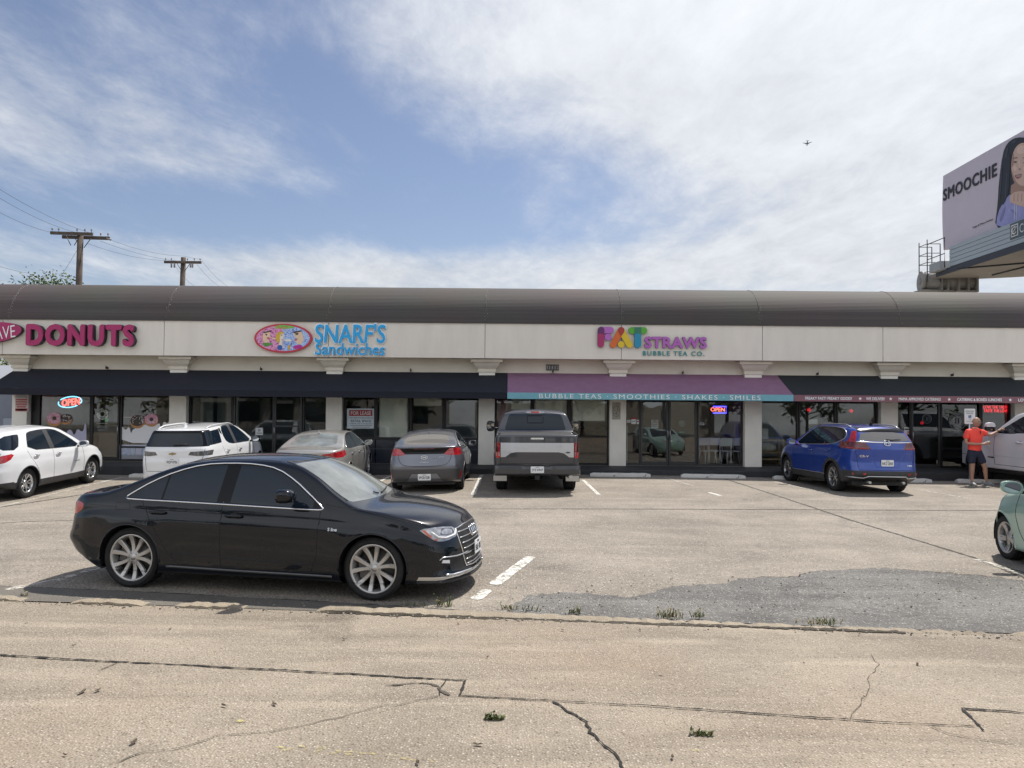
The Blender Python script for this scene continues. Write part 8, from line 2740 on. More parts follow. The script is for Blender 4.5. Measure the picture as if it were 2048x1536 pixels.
	for i in range(9):
		for j in range(13):
			a = -1.15 + 2.3 * j / 12; z = -.045 - .080 * i / 8
			k = -z / .125
			w = math.sqrt(max(0, 1 - min(1, k) ** 2))
			vs2.append(hp((w * math.cos(a) * .098 * (1 - .2 * k) + .018 * k) + .004 + .008 * math.exp(-((z + .098) / .02) ** 2 - (a / .35) ** 2), w * math.sin(a) * .079 * (1 - .28 * k), z))
	for i in range(8):
		for j in range(12): fs2.append((i * 13 + j, i * 13 + j + 1, (i + 1) * 13 + j + 1, (i + 1) * 13 + j))
	g.add(vs2, fs2, 0, True).build('beard', BG, root)
	gl = MB()
	for sg in (-1, 1):
		gl.tube([hp(.098, sg * .012, .012), hp(.092, sg * .060, .014), hp(.03, sg * .079, .016), hp(-.02, sg * .082, .010)], .0035, 6)
		gl.tube([hp(.100 - abs(math.cos(t)) * .004, sg * (.034 + .021 * math.cos(t)), .006 + .016 * math.sin(t)) for t in [2 * PI * k / 16 for k in range(16)]], .003, 5, closed=True)
	gl.build('eyeglasses', M_BLACKPLASTIC, root)
	ey = MB()
	for sg in (-1, 1): ey.ell(hp(.079, sg * .030, .008), .011, .012, .009, 10, 6, 0, rot)
	ey.build('eyes', mat('eye_white', (.6, .58, .55), .3), root)
	MB().tube([hp(.100, -.026, -.062), hp(.106, 0, -.064), hp(.100, .026, -.062)], .004, 5).build('mouth', mat('lip', (.30, .11, .09), .5), root)
	ws = MB().lathe([(.033, -.012), (.036, -.010), (.036, .010), (.033, .012)], 18, 'X')
	o = ws.build('wristwatch', M_BLACKPLASTIC, root); o.location = (.535, .012, 1.455); o.rotation_euler = (0, -R(28), R(8))
	root.scale = (K_, K_, K_)
	cup = empty('paper_cup', base + Vector((.143, -.205, 1.075)) * K_, 0, 'white paper cup with a pale lid held in front of the orange shirt', 'cup')
	MB().lathe([(.001, 0), (.030, 0), (.030, .002), (.040, .115), (.038, .115), (.001, .10)], 24).build('cup_wall', mat('cup_paper', (.60, .66, .60), .6), cup)
	MB().lathe([(.042, .112), (.043, .120), (.036, .124), (.034, .130), (.001, .130)], 24).build('lid', mat('cup_lid', (.70, .69, .60), .5), cup)
	MB().tube([(.01, 0, .128), (.016, -.005, .19)], .005, 8).build('straw', mat('straw_green', (.1, .3, .2), .5), cup)


build_man()
# ------------------------------------------------------------------ wheel stops
def wheel_stop(x0, x1, y, label, rz=0.0):
	L_ = (x1 - x0) / 2
	xc = (x0 + x1) / 2
	rnd = random.Random(int(x0 * 10) + 50)
	sec = [(-.085, 0), (-.075, .07), (-.055, .115), (.055, .115), (.075, .07), (.085, 0)]
	n = 18
	vs, fs = [], []
	for i in range(n + 1):
		x = -L_ + 2 * L_ * i / n
		k = .72 if i in (0, n) else 1
		for a, b in sec:
			vs.append((x, a * (1 if k == 1 else .9) + rnd.uniform(-.003, .003), b * k + (rnd.uniform(-.004, .003) if b > .05 else 0)))
	for i in range(n):
		for j in range(5): fs.append((i * 6 + j, i * 6 + j + 1, (i + 1) * 6 + j + 1, (i + 1) * 6 + j))
	fs += [tuple(range(6)), tuple(n * 6 + j for j in range(6))]
	o = MB().add(vs, fs).build('wheel_stop', M_STOP, None)
	z0, z1 = zlot(x0, y), zlot(x1, y)
	o.location = (xc, y, (z0 + z1) / 2 - .01); o.rotation_euler = (0, -math.atan2(z1 - z0, x1 - x0), rz)
	tag(o, label, 'wheel stop', 'concrete wheel stops along the shop fronts')


def stop_mat():
	m = mat('worn_white_concrete', (.56, .55, .52), .85)
	nt = m.node_tree; b = nt.nodes['Principled BSDF']
	tc = nd(nt, 'ShaderNodeTexCoord'); n = nd(nt, 'ShaderNodeTexNoise'); n.inputs['Scale'].default_value = 7; n.inputs['Detail'].default_value = 9; n.inputs['Roughness'].default_value = .75
	nt.links.new(tc.outputs['Object'], n.inputs['Vector'])
	r = nd(nt, 'ShaderNodeValToRGB'); r.color_ramp.elements[0].position = .36; r.color_ramp.elements[0].color = (.06, .05, .045, 1); r.color_ramp.elements[1].position = .44; r.color_ramp.elements[1].color = (.58, .57, .54, 1)
	nt.links.new(n.outputs['Fac'], r.inputs[0]); nt.links.new(r.outputs[0], b.inputs['Base Color'])
	return m


M_STOP = stop_mat()
for u0, u1, v, lb in ((1181, 1301, 948, 'chipped white concrete wheel stop just right of the pickup with the silver tailgate'), (1362, 1490, 954, 'white concrete wheel stop in front of the tea shop doors and chairs'), (1546, 1672, 956, 'white concrete wheel stop under the front of the blue SUV'),
					  (1735, 1861, 959, 'white concrete wheel stop sticking out behind the right rear of the blue SUV'), (1911, 2036, 964, 'white concrete wheel stop beside the front wheel of the white pickup'), (622, 744, 947, 'white concrete wheel stop at the front wheel of the beige sedan'), (263, 390, 949, 'white concrete wheel stop ahead of the white SUV with black window band')):
	p, q = G(u0, v), G(u1, v)
	y = min(22.75, max(22.1, (p.y + q.y) / 2))
	wheel_stop((u0 - 1024) / FPX * y, (u1 - 1024) / FPX * y, y, lb)

# ------------------------------------------------------------------ utility poles and wires
M_POLE = mat('weathered_wood', (.085, .065, .052), .9, vary=.35, vscale=3); M_IRON = mat('grey_iron', (.05, .05, .052), .5, metal=.4); M_WIRE = mat('wire_black', (.03, .03, .034), .6); M_PORC = mat('insulator_grey', (.22, .21, .21), .35)


def pole(u, vtop, Y, arms, label, r=.14, lean=0.0):
	t = P(u, vtop, Y)
	o = empty('utility_pole', (t.x, Y, 0), 0, label, 'utility pole', 'utility poles behind the shops')
	MB().tube([(lean, 0, -.3), (lean * .4, 0, t.z * .6), (0, 0, t.z)], [r * 1.25, r * 1.1, r], 12).build('shaft', M_POLE, o)
	for (u0, u1, v, dy, hh) in arms:
		a, b = P(u0, v[0], Y), P(u1, v[1], Y)
		a = a - o.location; b = b - o.location
		c = (a + b) / 2; d = (b - a) / 2
		arm = MB().obox(c + Vector((0, dy, 0)), d, (0, .055, 0), (0, 0, hh)).build('cross_arm', M_POLE, o, .008)
		for k in (-.93, -.62, .25, .62, .93):
			q = c + d * k + Vector((0, dy, hh))
			MB().tube([q, q + Vector((0, 0, .10))], .012, 6).lathe([(.03, .08), (.05, .11), (.03, .14), (.045, .17), (.02, .20), (.001, .21)], 10, 'Z', q).build('insulator', M_PORC, arm)
		for sg in (-1, 1): MB().tube([c + d * .34 * sg + Vector((0, -.08, -hh)), c + Vector((sg * r * .6, -.12, -.62))], .022, 6).build('brace', M_IRON, o)
	return o


P1 = pole(161, 468, 42, ((106, 190, (467.5, 470), -.22, .08), (120, 215, (472, 475), .22, .09)), 'taller wooden utility pole with a double cross arm behind the shops at the left', .15, -.12)
P2 = pole(367, 515, 55, ((331, 405, (525, 526), -.2, .09),), 'shorter wooden utility pole with one cross arm behind the shops, right of the other pole', .17, -.25)
b = MB()
for u, v in ((102, 464), (222, 480)):
	q = P(u, v, 42) - P1.location
	b.tube([q, q + Vector((.25 if u < 150 else -.25, 0, -.09 if u < 150 else .10))], [.05, .035], 8)
b.build('dead_end_insulator', M_PORC, P1)
b = MB()
for u in (346, 352, 388, 384):
	q = P(u, 527, 55) - P2.location
	b.lathe([(.001, -.35), (.06, -.33), (.06, -.05), (.03, 0), (.001, .02)], 8, 'Z', q + Vector((0, -.25, 0)))
b.build('cutout_fuse', M_PORC, P2)


def wire(a, b, sag, label, r=.008, n=18):
	o = MB().tube([a.lerp(b, i / n) - Vector((0, 0, sag * 4 * (i / n) * (1 - i / n))) for i in range(n + 1)], r, 5).build('power_line', M_WIRE, None)
	tag(o, label, 'power line', 'power lines on the utility poles')


A = lambda u, v, Y: P(u, v, Y)
for a, c, sg, lb in ((A(-60, 340, 30), A(181, 466, 42), .25, 'topmost power line from the upper left edge to the taller pole'), (A(-60, 358, 30), A(152, 465, 42), .25, 'second power line from the left edge to the taller pole'), (A(-60, 390, 30), A(104, 465, 42), .2, 'lowest of the three power lines from the left edge to the taller pole cross arm'),
					 (A(224, 481, 42), A(367, 512, 55), .2, 'upper power line between the two poles'), (A(200, 482, 42), A(385, 524, 55), .25, 'middle power line between the two poles'), (A(175, 487, 42), A(331, 521, 55), .2, 'lower power line between the two poles'),
					 (A(404, 522, 55), A(470, 580, 70), .3, 'rightmost power line falling behind the roof from the shorter pole'), (A(394, 529, 55), A(455, 580, 70), .3, 'power line falling behind the roof left of the rightmost one'), (A(350, 532, 55), A(405, 580, 70), .3, 'thin power line falling steeply from the shorter pole cross arm'),
					 (A(367, 512, 55), A(404, 519, 55), .02, 'short jumper wire over the cross arm of the shorter pole'), (A(-60, 512, 38), A(60, 547, 50), .1, 'low cable at the left edge running into the tree'), (A(155, 499, 42), A(112, 570, 40), 0, 'guy wire running down left from the taller pole')):
	wire(a, c, sg, lb)

# ------------------------------------------------------------------ trees
LEAF = [mat('leaf_%s' % n, c, .6, vary=.35, vscale=1.5, spec=.3) for n, c in (('dark', (.030, .052, .014)), ('mid', (.075, .115, .028)), ('light', (.13, .18, .045)))]
M_BARK = mat('bark', (.10, .08, .06), .9, vary=.4, vscale=6)


def tree(loc, H, rx, crown_lo, seed, label, n=2600, leaf=.13, group='trees'):
	rnd = random.Random(seed)
	o = empty('tree', loc, 0, label, 'tree', group)
	tb = MB(); tb.tube([(0, 0, -.3), (.05, .02, H * .3), (-.04, .05, H * .55)], [H * .022, H * .017, H * .012], 10)
	cl = MB()
	tips = []
	for k in range(26):
		a = rnd.uniform(0, 2 * PI); rr = rx * math.sqrt(rnd.random())
		z = crown_lo + (H - crown_lo) * (rnd.random() ** .6) * (1 - .35 * (rr / rx) ** 2)
		t = Vector((rr * math.cos(a), rr * math.sin(a), z))
		tips.append(t)
		s = Vector((0, 0, H * rnd.uniform(.25, .5)))
		tb.tube([s, s.lerp(t, .5) + Vector((0, 0, .2)), t], [H * .009, H * .006, .012], 6)
	tb.build('trunk', M_BARK, o)
	for i in range(n):
		t = rnd.choice(tips)
		d = Vector((rnd.gauss(0, 1), rnd.gauss(0, 1), rnd.gauss(0, 1))) * rx * .15
		c = t + d
		u = Vector((rnd.uniform(-1, 1), rnd.uniform(-1, 1), rnd.uniform(-.7, .7))).normalized(); w = u.cross(Vector((rnd.uniform(-1, 1), rnd.uniform(-1, 1), 1))).normalized()
		l = leaf * rnd.uniform(.6, 1.3)
		cl.add([c - u * l, c + w * l * .45, c + u * l, c - w * l * .45], [(0, 1, 2, 3)], rnd.choice((0, 1, 1, 2)))
	cl.build('crown', LEAF, o, merge=False)
	return o


c = P(105, 560, 46)
tree((c.x, 46, 0), P(105, 563, 46).z, 3.1, 5.2, 3, 'leafy tree whose top shows over the roof left of the taller pole', 7000, .105)
c = P(14, 735, 36)
tree((c.x - 1.1, 36, 0), 5.0, 1.3, 2.5, 5, 'small tree seen through the passage under the left end of the fascia', 1500, .09)
# neighbouring building across the passage
c0, c1 = P(-260, 870, 31), P(27.5, 870, 31)
nb = empty('neighbour_building', (c1.x, 31, 0), 0, 'blue grey building seen past the left end of the shops', 'building')
zt = P(10, 763, 31).z
MB().box(-14, .6, 0, 8, -.5, zt).build('wall', mat('blue_grey_wall', (.20, .22, .27), .8, vary=.08, vscale=1), nb)
MB().add([(-14, -.05, zt), (1.2, -.05, zt), (1.2, 2.5, zt + .75), (-14, 2.5, zt + .75), (1.2, 2.5, zt), (-14, 2.5, zt)], [(0, 1, 2, 3), (1, 4, 2), (0, 3, 5)]).build('roof', mat('grey_metal_roof', (.30, .31, .33), .5), nb)
bx = empty('utility_box', P(16, 905, 30.6), 0, 'pale metal utility box on the blue grey wall at the left edge', 'box')
bx.location.z = 0
z1 = P(16, 837, 30.6).z
MB().box(-.22, .22, 0, .3, -.1, z1).build('cabinet', mat('pale_blue_metal', (.30, .34, .40), .5), bx, .01)
MB().box(.02, .16, -.03, 0, z1 - .42, z1 - .30).build('lock', M_BLACKPLASTIC, bx, .008)

# ------------------------------------------------------------------ billboard
BA, BB = P(1887, 424, 45), P(2048, 351, 37.4)
BD = Vector((BB.x - BA.x, BB.y - BA.y, 0)).normalized(); BN = Vector((-BD.y, BD.x, 0))
if BN.dot(CAMLOC - BA) < 0: BN = -BN


def bpx(u, v):
	"""Photograph pixel -> (along, up) on the billboard face."""
	d = ray(u, v)
	t = (BA - CAMLOC).dot(BN) / d.dot(BN)
	p = CAMLOC + d * t
	return ((p - BA).dot(BD), p.z)


def b3(a, z, out=0.0): return BA + BD * a + BN * out + Vector((0, 0, z - BA.z))


BILL = empty('billboard', (BA.x, BA.y, 0), 0, 'lilac billboard reading SMOOCHIE with a dark haired woman, on a catwalk frame over the roof', 'billboard')


def bflat(pts, o0, o1, m, name, parent=None, px=True, sm=0):
	q = [bpx(*p) for p in pts] if px else pts
	if sm: q = smooth_poly(q, sm)
	return MB().prism(q, o0, o1, lambda a, z, w: b3(a, z, w) - BILL.location).build(name, m, parent or BILL)


zb, zt_ = bpx(1895, 497)[1], bpx(1890, 350)[1]
W_ = 14.6
M_LILAC = mat('lilac_vinyl_face', (.56, .51, .585), .6, vary=.04, vscale=.6)
vs, fs = [], []
K = 14
for i in range(K + 1):
	z = zb + (zt_ - zb) * i / K
	for a in (-.02 - .06 * math.sin(PI * i / K), W_): vs.append(b3(a, z, .0 + .03 * math.sin(PI * i / K)) - BILL.location)
	for a in (W_, .0): vs.append(b3(a, z, -.25) - BILL.location)
for i in range(K):
	for j in range(4): fs.append((i * 4 + j, i * 4 + (j + 1) % 4, (i + 1) * 4 + (j + 1) % 4, (i + 1) * 4 + j))
fs += [(0, 1, 2, 3), tuple(K * 4 + j for j in range(4))]
MB().add(vs, fs).build('panel', M_LILAC, BILL)
INK = mat('billboard_ink', (.025, .025, .035), .6)


def btext(body, p0, p1, p2, m, off=.0, out=.05, **kw):
	"""Lettering on the face: lower left, lower right and upper left pixels."""
	a0, z0 = bpx(*p0); a1, z1 = bpx(*p1); z2 = bpx(*p2)[1]
	me, (w, h) = text_mesh(body, width=a1 - a0, height=z2 - z0, depth=.01, offset=off, **kw)
	for v in me.vertices:
		x, y, z = v.co
		v.co = b3(a0 + x, z0 + z + (z1 - z0) * x / (a1 - a0), out - y) - BILL.location
	me.materials.append(m)
	o = bpy.data.objects.new('lettering', me); COL.objects.link(o); o.parent = BILL


btext('SMOOCHIE', (1888.5, 402), (1995, 351), (1888.5, 380), INK, .03, spacing=1.1)
btext('Soaps & Those Perfect', (1947, 458), (1988, 441), (1947, 453.5), INK)
Q = lambda pts: [(1870 + x / 4.517, 240 + y / 4.517) for x, y in pts]
WB_ = [(804, 860), (900, 820)]
HAIR, SKN = mat('print_dark_hair', (.020, .024, .034), .6), mat('print_skin', (.58, .41, .335), .6)
bflat(Q([(545, 985), (575, 760), (585, 560), (620, 300), (660, 210), (720, 165), (790, 155), (880, 170), (960, 230), (1010, 420), (1000, 700), (960, 870), (700, 960)]), .03, .05, HAIR, 'printed_hair', sm=1)
bflat(Q([(560, 985), (575, 840), (640, 720), (700, 660), (900, 660), (1000, 760), (1060, 900), (1000, 900), (804, 905)]), .05, .055, mat('print_lavender', (.30, .31, .58), .7, vary=.15, vscale=2), 'printed_top', sm=1)
bflat(Q([(690, 690), (700, 560), (830, 590), (850, 700), (770, 760)]), .055, .058, mat('print_skin_neck', (.36, .225, .175), .6), 'printed_neck', sm=1)
bflat(Q([(705, 330), (740, 240), (800, 200), (860, 220), (910, 320), (915, 440), (880, 560), (810, 620), (750, 600), (715, 540), (698, 440)]), .058, .061, SKN, 'printed_face', sm=2)
for pts, m_ in (([(712, 352), (740, 336), (768, 342), (740, 346)], HAIR), ([(795, 345), (830, 335), (860, 350), (830, 346)], HAIR), ([(716, 380), (738, 370), (758, 378), (738, 390)], mat('print_eye', (.06, .05, .05), .5)), ([(805, 382), (825, 374), (848, 384), (826, 394)], mat('print_eye', (.06, .05, .05), .5)),
				([(728, 500), (760, 492), (800, 482), (790, 520), (758, 534), (738, 522)], mat('print_lip', (.30, .10, .09), .5)), ([(736, 503), (792, 490), (784, 508), (750, 516)], M_PAPER), ([(770, 430), (790, 440), (782, 456), (766, 452)], mat('print_skin_neck', (.36, .225, .175), .6))):
	bflat(Q(pts), .061, .064, m_, 'printed_feature', sm=1)
bflat(Q([(640, 340), (700, 300), (688, 420), (680, 640), (640, 760), (600, 770)]), .061, .063, HAIR, 'printed_hair', sm=1)
bflat(Q([(685, 690), (720, 655), (780, 640), (850, 650), (880, 720), (860, 790), (790, 780), (740, 760), (690, 745)]), .064, .068, SKN, 'printed_hand', sm=1)
M_S2, M_S3, M_H2 = mat('print_skin_shade', (.36, .22, .17), .6), mat('print_skin_light', (.68, .50, .42), .6), mat('print_hair_sheen', (.05, .055, .072), .6)
for pts, m_ in (([(700, 440), (716, 540), (750, 600), (810, 620), (850, 590), (800, 598), (755, 575), (728, 520)], M_S2), ([(706, 330), (722, 290), (728, 360), (716, 420), (702, 430)], M_S2), ([(745, 260), (800, 225), (850, 250), (820, 300), (760, 310)], M_S3), ([(712, 415), (745, 408), (752, 450), (724, 465)], M_S3), ([(800, 415), (860, 420), (850, 470), (812, 462)], M_S3), ([(764, 360), (776, 358), (782, 425), (770, 430)], M_S3),
				 ([(640, 330), (668, 240), (676, 250), (655, 350)], M_H2), ([(610, 420), (622, 410), (600, 720), (590, 730)], M_H2), ([(655, 480), (662, 470), (650, 700), (640, 720)], M_H2), ([(700, 200), (760, 172), (762, 180), (712, 215)], M_H2), ([(590, 900), (640, 780), (652, 790), (610, 930)], mat('print_lavender_dark', (.20, .21, .42), .7)), ([(700, 800), (760, 850), (750, 870), (690, 815)], mat('print_lavender_dark', (.20, .21, .42), .7))):
	bflat(Q(pts), .0615, .0632, m_, 'printed_tone', sm=1)
for x in (725, 760, 795): bflat(Q([(x, 665), (x + 6, 665), (x + 4, 735), (x - 2, 735)]), .068, .069, mat('print_skin_neck', (.36, .225, .175), .6), 'printed_feature')
for x in (728, 746): bflat(Q([(x, 740), (x + 7, 740), (x + 6, 905), (x + 0, 905)]), .064, .067, mat('print_cord', (.55, .54, .66), .6), 'printed_cord')
# apron with boards, catwalk, torsion tube, ladder cage, column
AP = mat('apron_grey', (.36, .42, .46), .5)
a_ap = bpx(1911, 490)[0]
h_ap = 1.15
for k in range(5):
	z1 = zb - .08 - k * h_ap / 5
	MB().prism([(a_ap, z1), (W_, z1), (W_, z1 - h_ap / 5 + .025), (a_ap, z1 - h_ap / 5 + .025)], .30, .34, lambda a, z, w: b3(a, z, w) - BILL.location).build('apron_board', AP, BILL)
MB().prism([(a_ap + .02, zb - .08), (W_, zb - .08), (W_, zb - .08 - h_ap), (a_ap + .02, zb - .08 - h_ap)], .26, .30, lambda a, z, w: b3(a, z, w) - BILL.location).build('apron_backing', mat('apron_dark', (.06, .07, .08), .6), BILL)
la = bpx(2022, 470)[0] + .55
lz = zb - .12
lg = MB().prism([(la, lz), (la + 3.4, lz), (la + 3.4, lz - .78), (la, lz - .78)], .34, .37, lambda a, z, w: b3(a, z, w) - BILL.location).build('name_plate', mat('plate_slate', (.07, .10, .12), .5), BILL)
MB().prism([(la + .10, lz - .10), (la + .66, lz - .10), (la + .66, lz - .68), (la + .10, lz - .68)], .37, .38, lambda a, z, w: b3(a, z, w) - BILL.location).build('logo_frame', M_PAPER, lg)
MB().prism([(la + .15, lz - .15), (la + .61, lz - .15), (la + .61, lz - .63), (la + .15, lz - .63)], .38, .385, lambda a, z, w: b3(a, z, w) - BILL.location).build('logo_field', mat('plate_slate', (.07, .10, .12), .5), lg)
MB().tube([b3(la + .38 + .16 * math.cos(t), lz - .39 + .17 * math.sin(t), .39) - BILL.location for t in [R(x) for x in range(60, 331, 15)]], .03, 6).tube([b3(la + .2, lz - .56, .39) - BILL.location, b3(la + .56, lz - .22, .39) - BILL.location], .025, 6).build('logo_mark', M_PAPER, lg)
me, (w, h) = text_mesh('CLEAR CHANNEL', height=.42, depth=.01, offset=-.005)
for v in me.vertices:
	x, y, z = v.co; v.co = b3(la + .80 + x * .8, lz - .61 + z, .375 - y) - BILL.location
me.materials.append(M_PAPER); o = bpy.data.objects.new('lettering', me); COL.objects.link(o); o.parent = lg
STL = mat('billboard_steel', (.25, .24, .225), .6, vary=.15, vscale=2); STD = mat('billboard_dark', (.035, .04, .055), .6)
zc = zb - .08 - h_ap


def bbox(a0, a1, o0, o1, z0, z1, m, name, bev=0): return MB().prism([(a0, z0), (a1, z0), (a1, z1), (a0, z1)], o0, o1, lambda a, z, w: b3(a, z, w) - BILL.location).build(name, m, BILL, bev)


bbox(a_ap - 1.4, W_, .34, .40, zc - .34, zc - .02, STD, 'edge_beam')


def at_z(u, v, z):
	d = ray(u, v)
	return CAMLOC + d * ((z - CAMH) / d.z) - BILL.location


SF = mat('soffit_tan', (.26, .245, .22), .7, vary=.12, vscale=1)
zs_ = zc - .30
pl_ = [b3(a_ap - 1.4, zs_, .34) - BILL.location, b3(W_, zs_, .34) - BILL.location, b3(W_, zs_, -8.5) - BILL.location] + [at_z(u, v, zs_) for u, v in ((2090, 551), (2020, 555), (1906, 560), (1862, 556))]
n_ = len(pl_)
MB().add(pl_ + [p + Vector((0, 0, .18)) for p in pl_], [tuple(range(n_)), tuple(range(n_, 2 * n_))] + [(i, (i + 1) % n_, n_ + (i + 1) % n_, n_ + i) for i in range(n_)]).build('catwalk_floor', SF, BILL)
for u0, v0, u1, v1 in ((1915, 536, 2060, 524), (1985, 549, 2060, 530)):
	MB().tube([at_z(u0, v0, zs_) - Vector((0, 0, .03)), at_z(u1, v1, zs_) - Vector((0, 0, .03))], .05, 6).build('joist', STD, BILL)
bbox(a_ap - 1.5, a_ap - .3, -.1, .75, zc - .1, zc + .42, mat('lamp_grey', (.30, .32, .33), .5), 'lamp_box', .05)
zt2 = P(1890, 563, 46.5).z
tp = [P(1842, 563, 46.5) - BILL.location, P(1947, 566, 46.0) - BILL.location]
MB().tube(tp, .50, 24).build('torsion_tube', STL, BILL)
tx = (tp[1] - tp[0]).normalized()
MB().tube([tp[0] - tx * .06, tp[0] + tx * .10], .60, 24).tube([tp[0] - tx * .12, tp[0]], .2, 12).build('tube_flange', STL, BILL)
for k in (.30, .42, .62, .80, .97):
	c = tp[0].lerp(tp[1], k); MB().obox(c, tx * .04, (0, .62, 0), (0, 0, .58)).build('gusset', STL, BILL)
MB().obox(tp[0].lerp(tp[1], .25) - Vector((0, 0, .60)), tx * .9, (0, .5, 0), (0, 0, .06)).obox(tp[0].lerp(tp[1], .8) - Vector((0, 0, .55)), tx * .6, (0, .5, 0), (0, 0, .05)).build('bottom_flange', STL, BILL)
cg = MB()
z0_, z1_ = zc - .5, zc + 1.75
ca = a_ap - 3.1
for da, oo in ((0, -.2), (0, .55), (1.0, -.2), (1.0, .55)): cg.tube([b3(ca + da, z0_, oo) - BILL.location, b3(ca + da, z1_ if oo < 0 else z1_ + .25, oo) - BILL.location], .03, 6)
for z in (zc + .1, zc + .65, zc + 1.2, z1_):
	cg.tube([b3(ca, z, -.2) - BILL.location, b3(ca, z, .55) - BILL.location, b3(ca + 1.0, z, .55) - BILL.location, b3(ca + 1.0, z, -.2) - BILL.location], .022, 6)
cg.tube([b3(ca + 1.0, z1_ - .05, .55) - BILL.location, b3(ca + 3.0, z1_ - .05, .55) - BILL.location, b3(ca + 3.0, zc, .55) - BILL.location], .03, 6)
cg.tube([b3(ca + 1.0, zc + .8, .55) - BILL.location, b3(ca + 3.0, zc + .8, .55) - BILL.location], .025, 6)
cg.build('ladder_cage', mat('cage_steel', (.055, .055, .055), .6), BILL)
MB().tube([b3(W_ * .62, -1.0, -1.0) - BILL.location, b3(W_ * .62, zs_, -1.0) - BILL.location], .6, 24).build('column', STL, BILL)

# ------------------------------------------------------------------ airliner
c = P(1614.5, 286.5, 3000)
PL = empty('airliner', c, 0, 'tiny grey airliner flying high in front of the clouds', 'airplane')
M_PLANE = mat('airliner_grey', (.09, .10, .115), .5)
fd = Vector((.30, .93, -.20)).normalized(); wd_ = Vector((.95, -.30, .02)).normalized(); up = fd.cross(wd_) * -1
if up.z < 0: up = -up
L3 = lambda f, w, u: fd * f + wd_ * w + up * u
MB().tube([L3(-19, 0, 0.6), L3(-12, 0, .2), L3(-5, 0, 0), L3(12, 0, 0), L3(17, 0, -.1), L3(19.5, 0, -.4)], [.4, 1.5, 2.0, 2.0, 1.5, .3], 14).build('fuselage', M_PLANE, PL)


def wing(pts, th, nm):
	vs = [L3(*p) + up * th for p in pts] + [L3(*p) - up * th for p in pts]
	n = len(pts)
	MB().add(vs, [tuple(range(n)), tuple(range(n, 2 * n))] + [(i, (i + 1) % n, n + (i + 1) % n, n + i) for i in range(n)]).build(nm, M_PLANE, PL)


for sg in (1, -1):
	wing([(4, sg * 1.5, -.8), (-4, sg * 17, 1.0), (-6, sg * 17, 1.0), (-4, sg * 6, -.3), (-4, sg * 1.5, -.8)], .22, 'wing')
	wing([(-14, sg * .5, .8), (-18, sg * 6, 1.2), (-19.5, sg * 6, 1.2), (-18, sg * .5, .8)], .15, 'tailplane')
	MB().tube([L3(4.5, sg * 5.5, -1.8), L3(1, sg * 5.5, -1.8)], [1.0, .8], 12).build('engine', M_PLANE, PL)
wing([(-12.5, 0, 1.5), (-18, 0, 7.5), (-20, 0, 7.5), (-19, 0, 1.5)], .2, 'tail_fin')

# ------------------------------------------------------------------ across the road, behind the camera: what the panes and paint mirror
rnd = random.Random(21)
for i in range(11):
	x = -42 + i * 8.2 + rnd.uniform(-2, 2); H = rnd.uniform(8, 13)
	tree((x, -34 + rnd.uniform(-4, 4), .3), H, rnd.uniform(2.6, 4.0), 2.2, 100 + i, 'roadside tree across the road, mirrored in the shop windows', 750, .42, 'roadside trees across the road')
ob = empty('petrol_station', (9, -27, .3), 0, 'low white canopy building across the road, mirrored in the shop windows', 'building')
MB().box(-9, 9, -5, 5, 4.4, 5.4).build('canopy', mat('canopy_white', (.6, .6, .58), .6), ob)
MB().box(-9.02, 9.02, -5.02, 5.02, 4.75, 5.0).build('stripe', mat('canopy_stripe', (.10, .22, .12), .6), ob)
for sx in (-6, 6): MB().box(sx - .25, sx + .25, -.25, .25, 0, 4.4).build('column', mat('canopy_white', (.6, .6, .58), .6), ob)
MB().box(-13, 13, -14, -8, 0, 3.8).build('shop', mat('shop_cream', (.5, .46, .38), .7), ob)
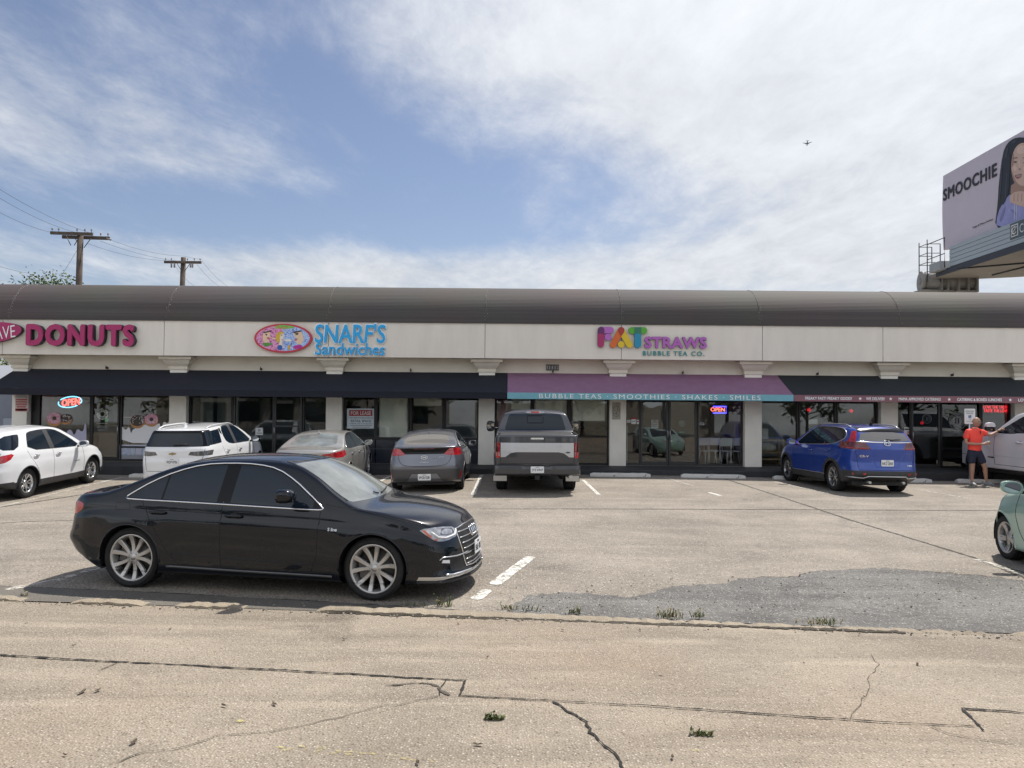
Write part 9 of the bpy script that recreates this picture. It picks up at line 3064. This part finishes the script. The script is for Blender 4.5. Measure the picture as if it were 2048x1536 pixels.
ob = empty('office_block', (-24, -44, .3), 0, 'long pale building across the road, mirrored in the shop windows', 'building')
MB().box(-16, 16, -6, 6, 0, 6.0).build('wall', mat('far_wall', (.42, .39, .35), .8), ob)
for k in range(8): MB().box(-14.5 + k * 3.8, -12 + k * 3.8, 5.98, 6.05, 1.2, 3.4).build('window', M_CARGLASS, ob)
# ------------------------------------------------------------------ where everything is parked
def park(c, x, y, deg, k=1.0):
	"""Sets a vehicle down on the uneven lot."""
	a = R(deg)
	f, l = Vector((math.cos(a), math.sin(a), 0)), Vector((-math.sin(a), math.cos(a), 0))
	h = lambda p: zlot(p.x, p.y)
	p = Vector((x, y, 0))
	zf, zr = h(p + f * 1.4), h(p - f * 1.4)
	zl, zr2 = h(p + l * .8), h(p - l * .8)
	f2 = Vector((f.x, f.y, (zf - zr) / 2.8)).normalized()
	l2 = Vector((l.x, l.y, (zl - zr2) / 1.6)); l2 = (l2 - f2 * l2.dot(f2)).normalized()
	M = Matrix((f2, l2, f2.cross(l2))).transposed().to_4x4()
	M.translation = (x, y, (zf + zr) / 2)
	c.root.matrix_world = M @ Matrix.Scale(k, 4)
	return c


O3 = (0, 0, 0)
park(black_sedan(O3, 0), -2.76, 9.33, -9.5)
park(suv('white_suv', 'white SUV with tinted windows and silver alloy wheels at the left edge of the lot', O3, 0, 'older'), -12.40, 20.05, 88.5)
park(suv('white_suv', 'white SUV with a black rear window band and pale roof rails, seen from behind', O3, 0, 'newer'), -8.33, 21.6, 89.5)
park(beige_sedan(O3, 0), -5.05, 21.5, 90)
park(fastback(O3, 0), -2.05, 20.75, 90)
park(pickup('pickup_truck', 'graphite pickup truck with a silver tailgate panel parked in front of the tea shop', O3, 0), .6, 21.05, 90)
park(suv('blue_suv', 'metallic blue SUV with black cladding parked right of the tea shop doors', O3, 0, 'blue'), 8.84, 21.0, 94)
park(pickup('pickup_truck', 'white pickup truck behind the man in the orange shirt', O3, 0, True), 14.80, 20.95, 90, 1.09)
park(mint_hatchback(O3, 0), 7.53, 9.63, 80)
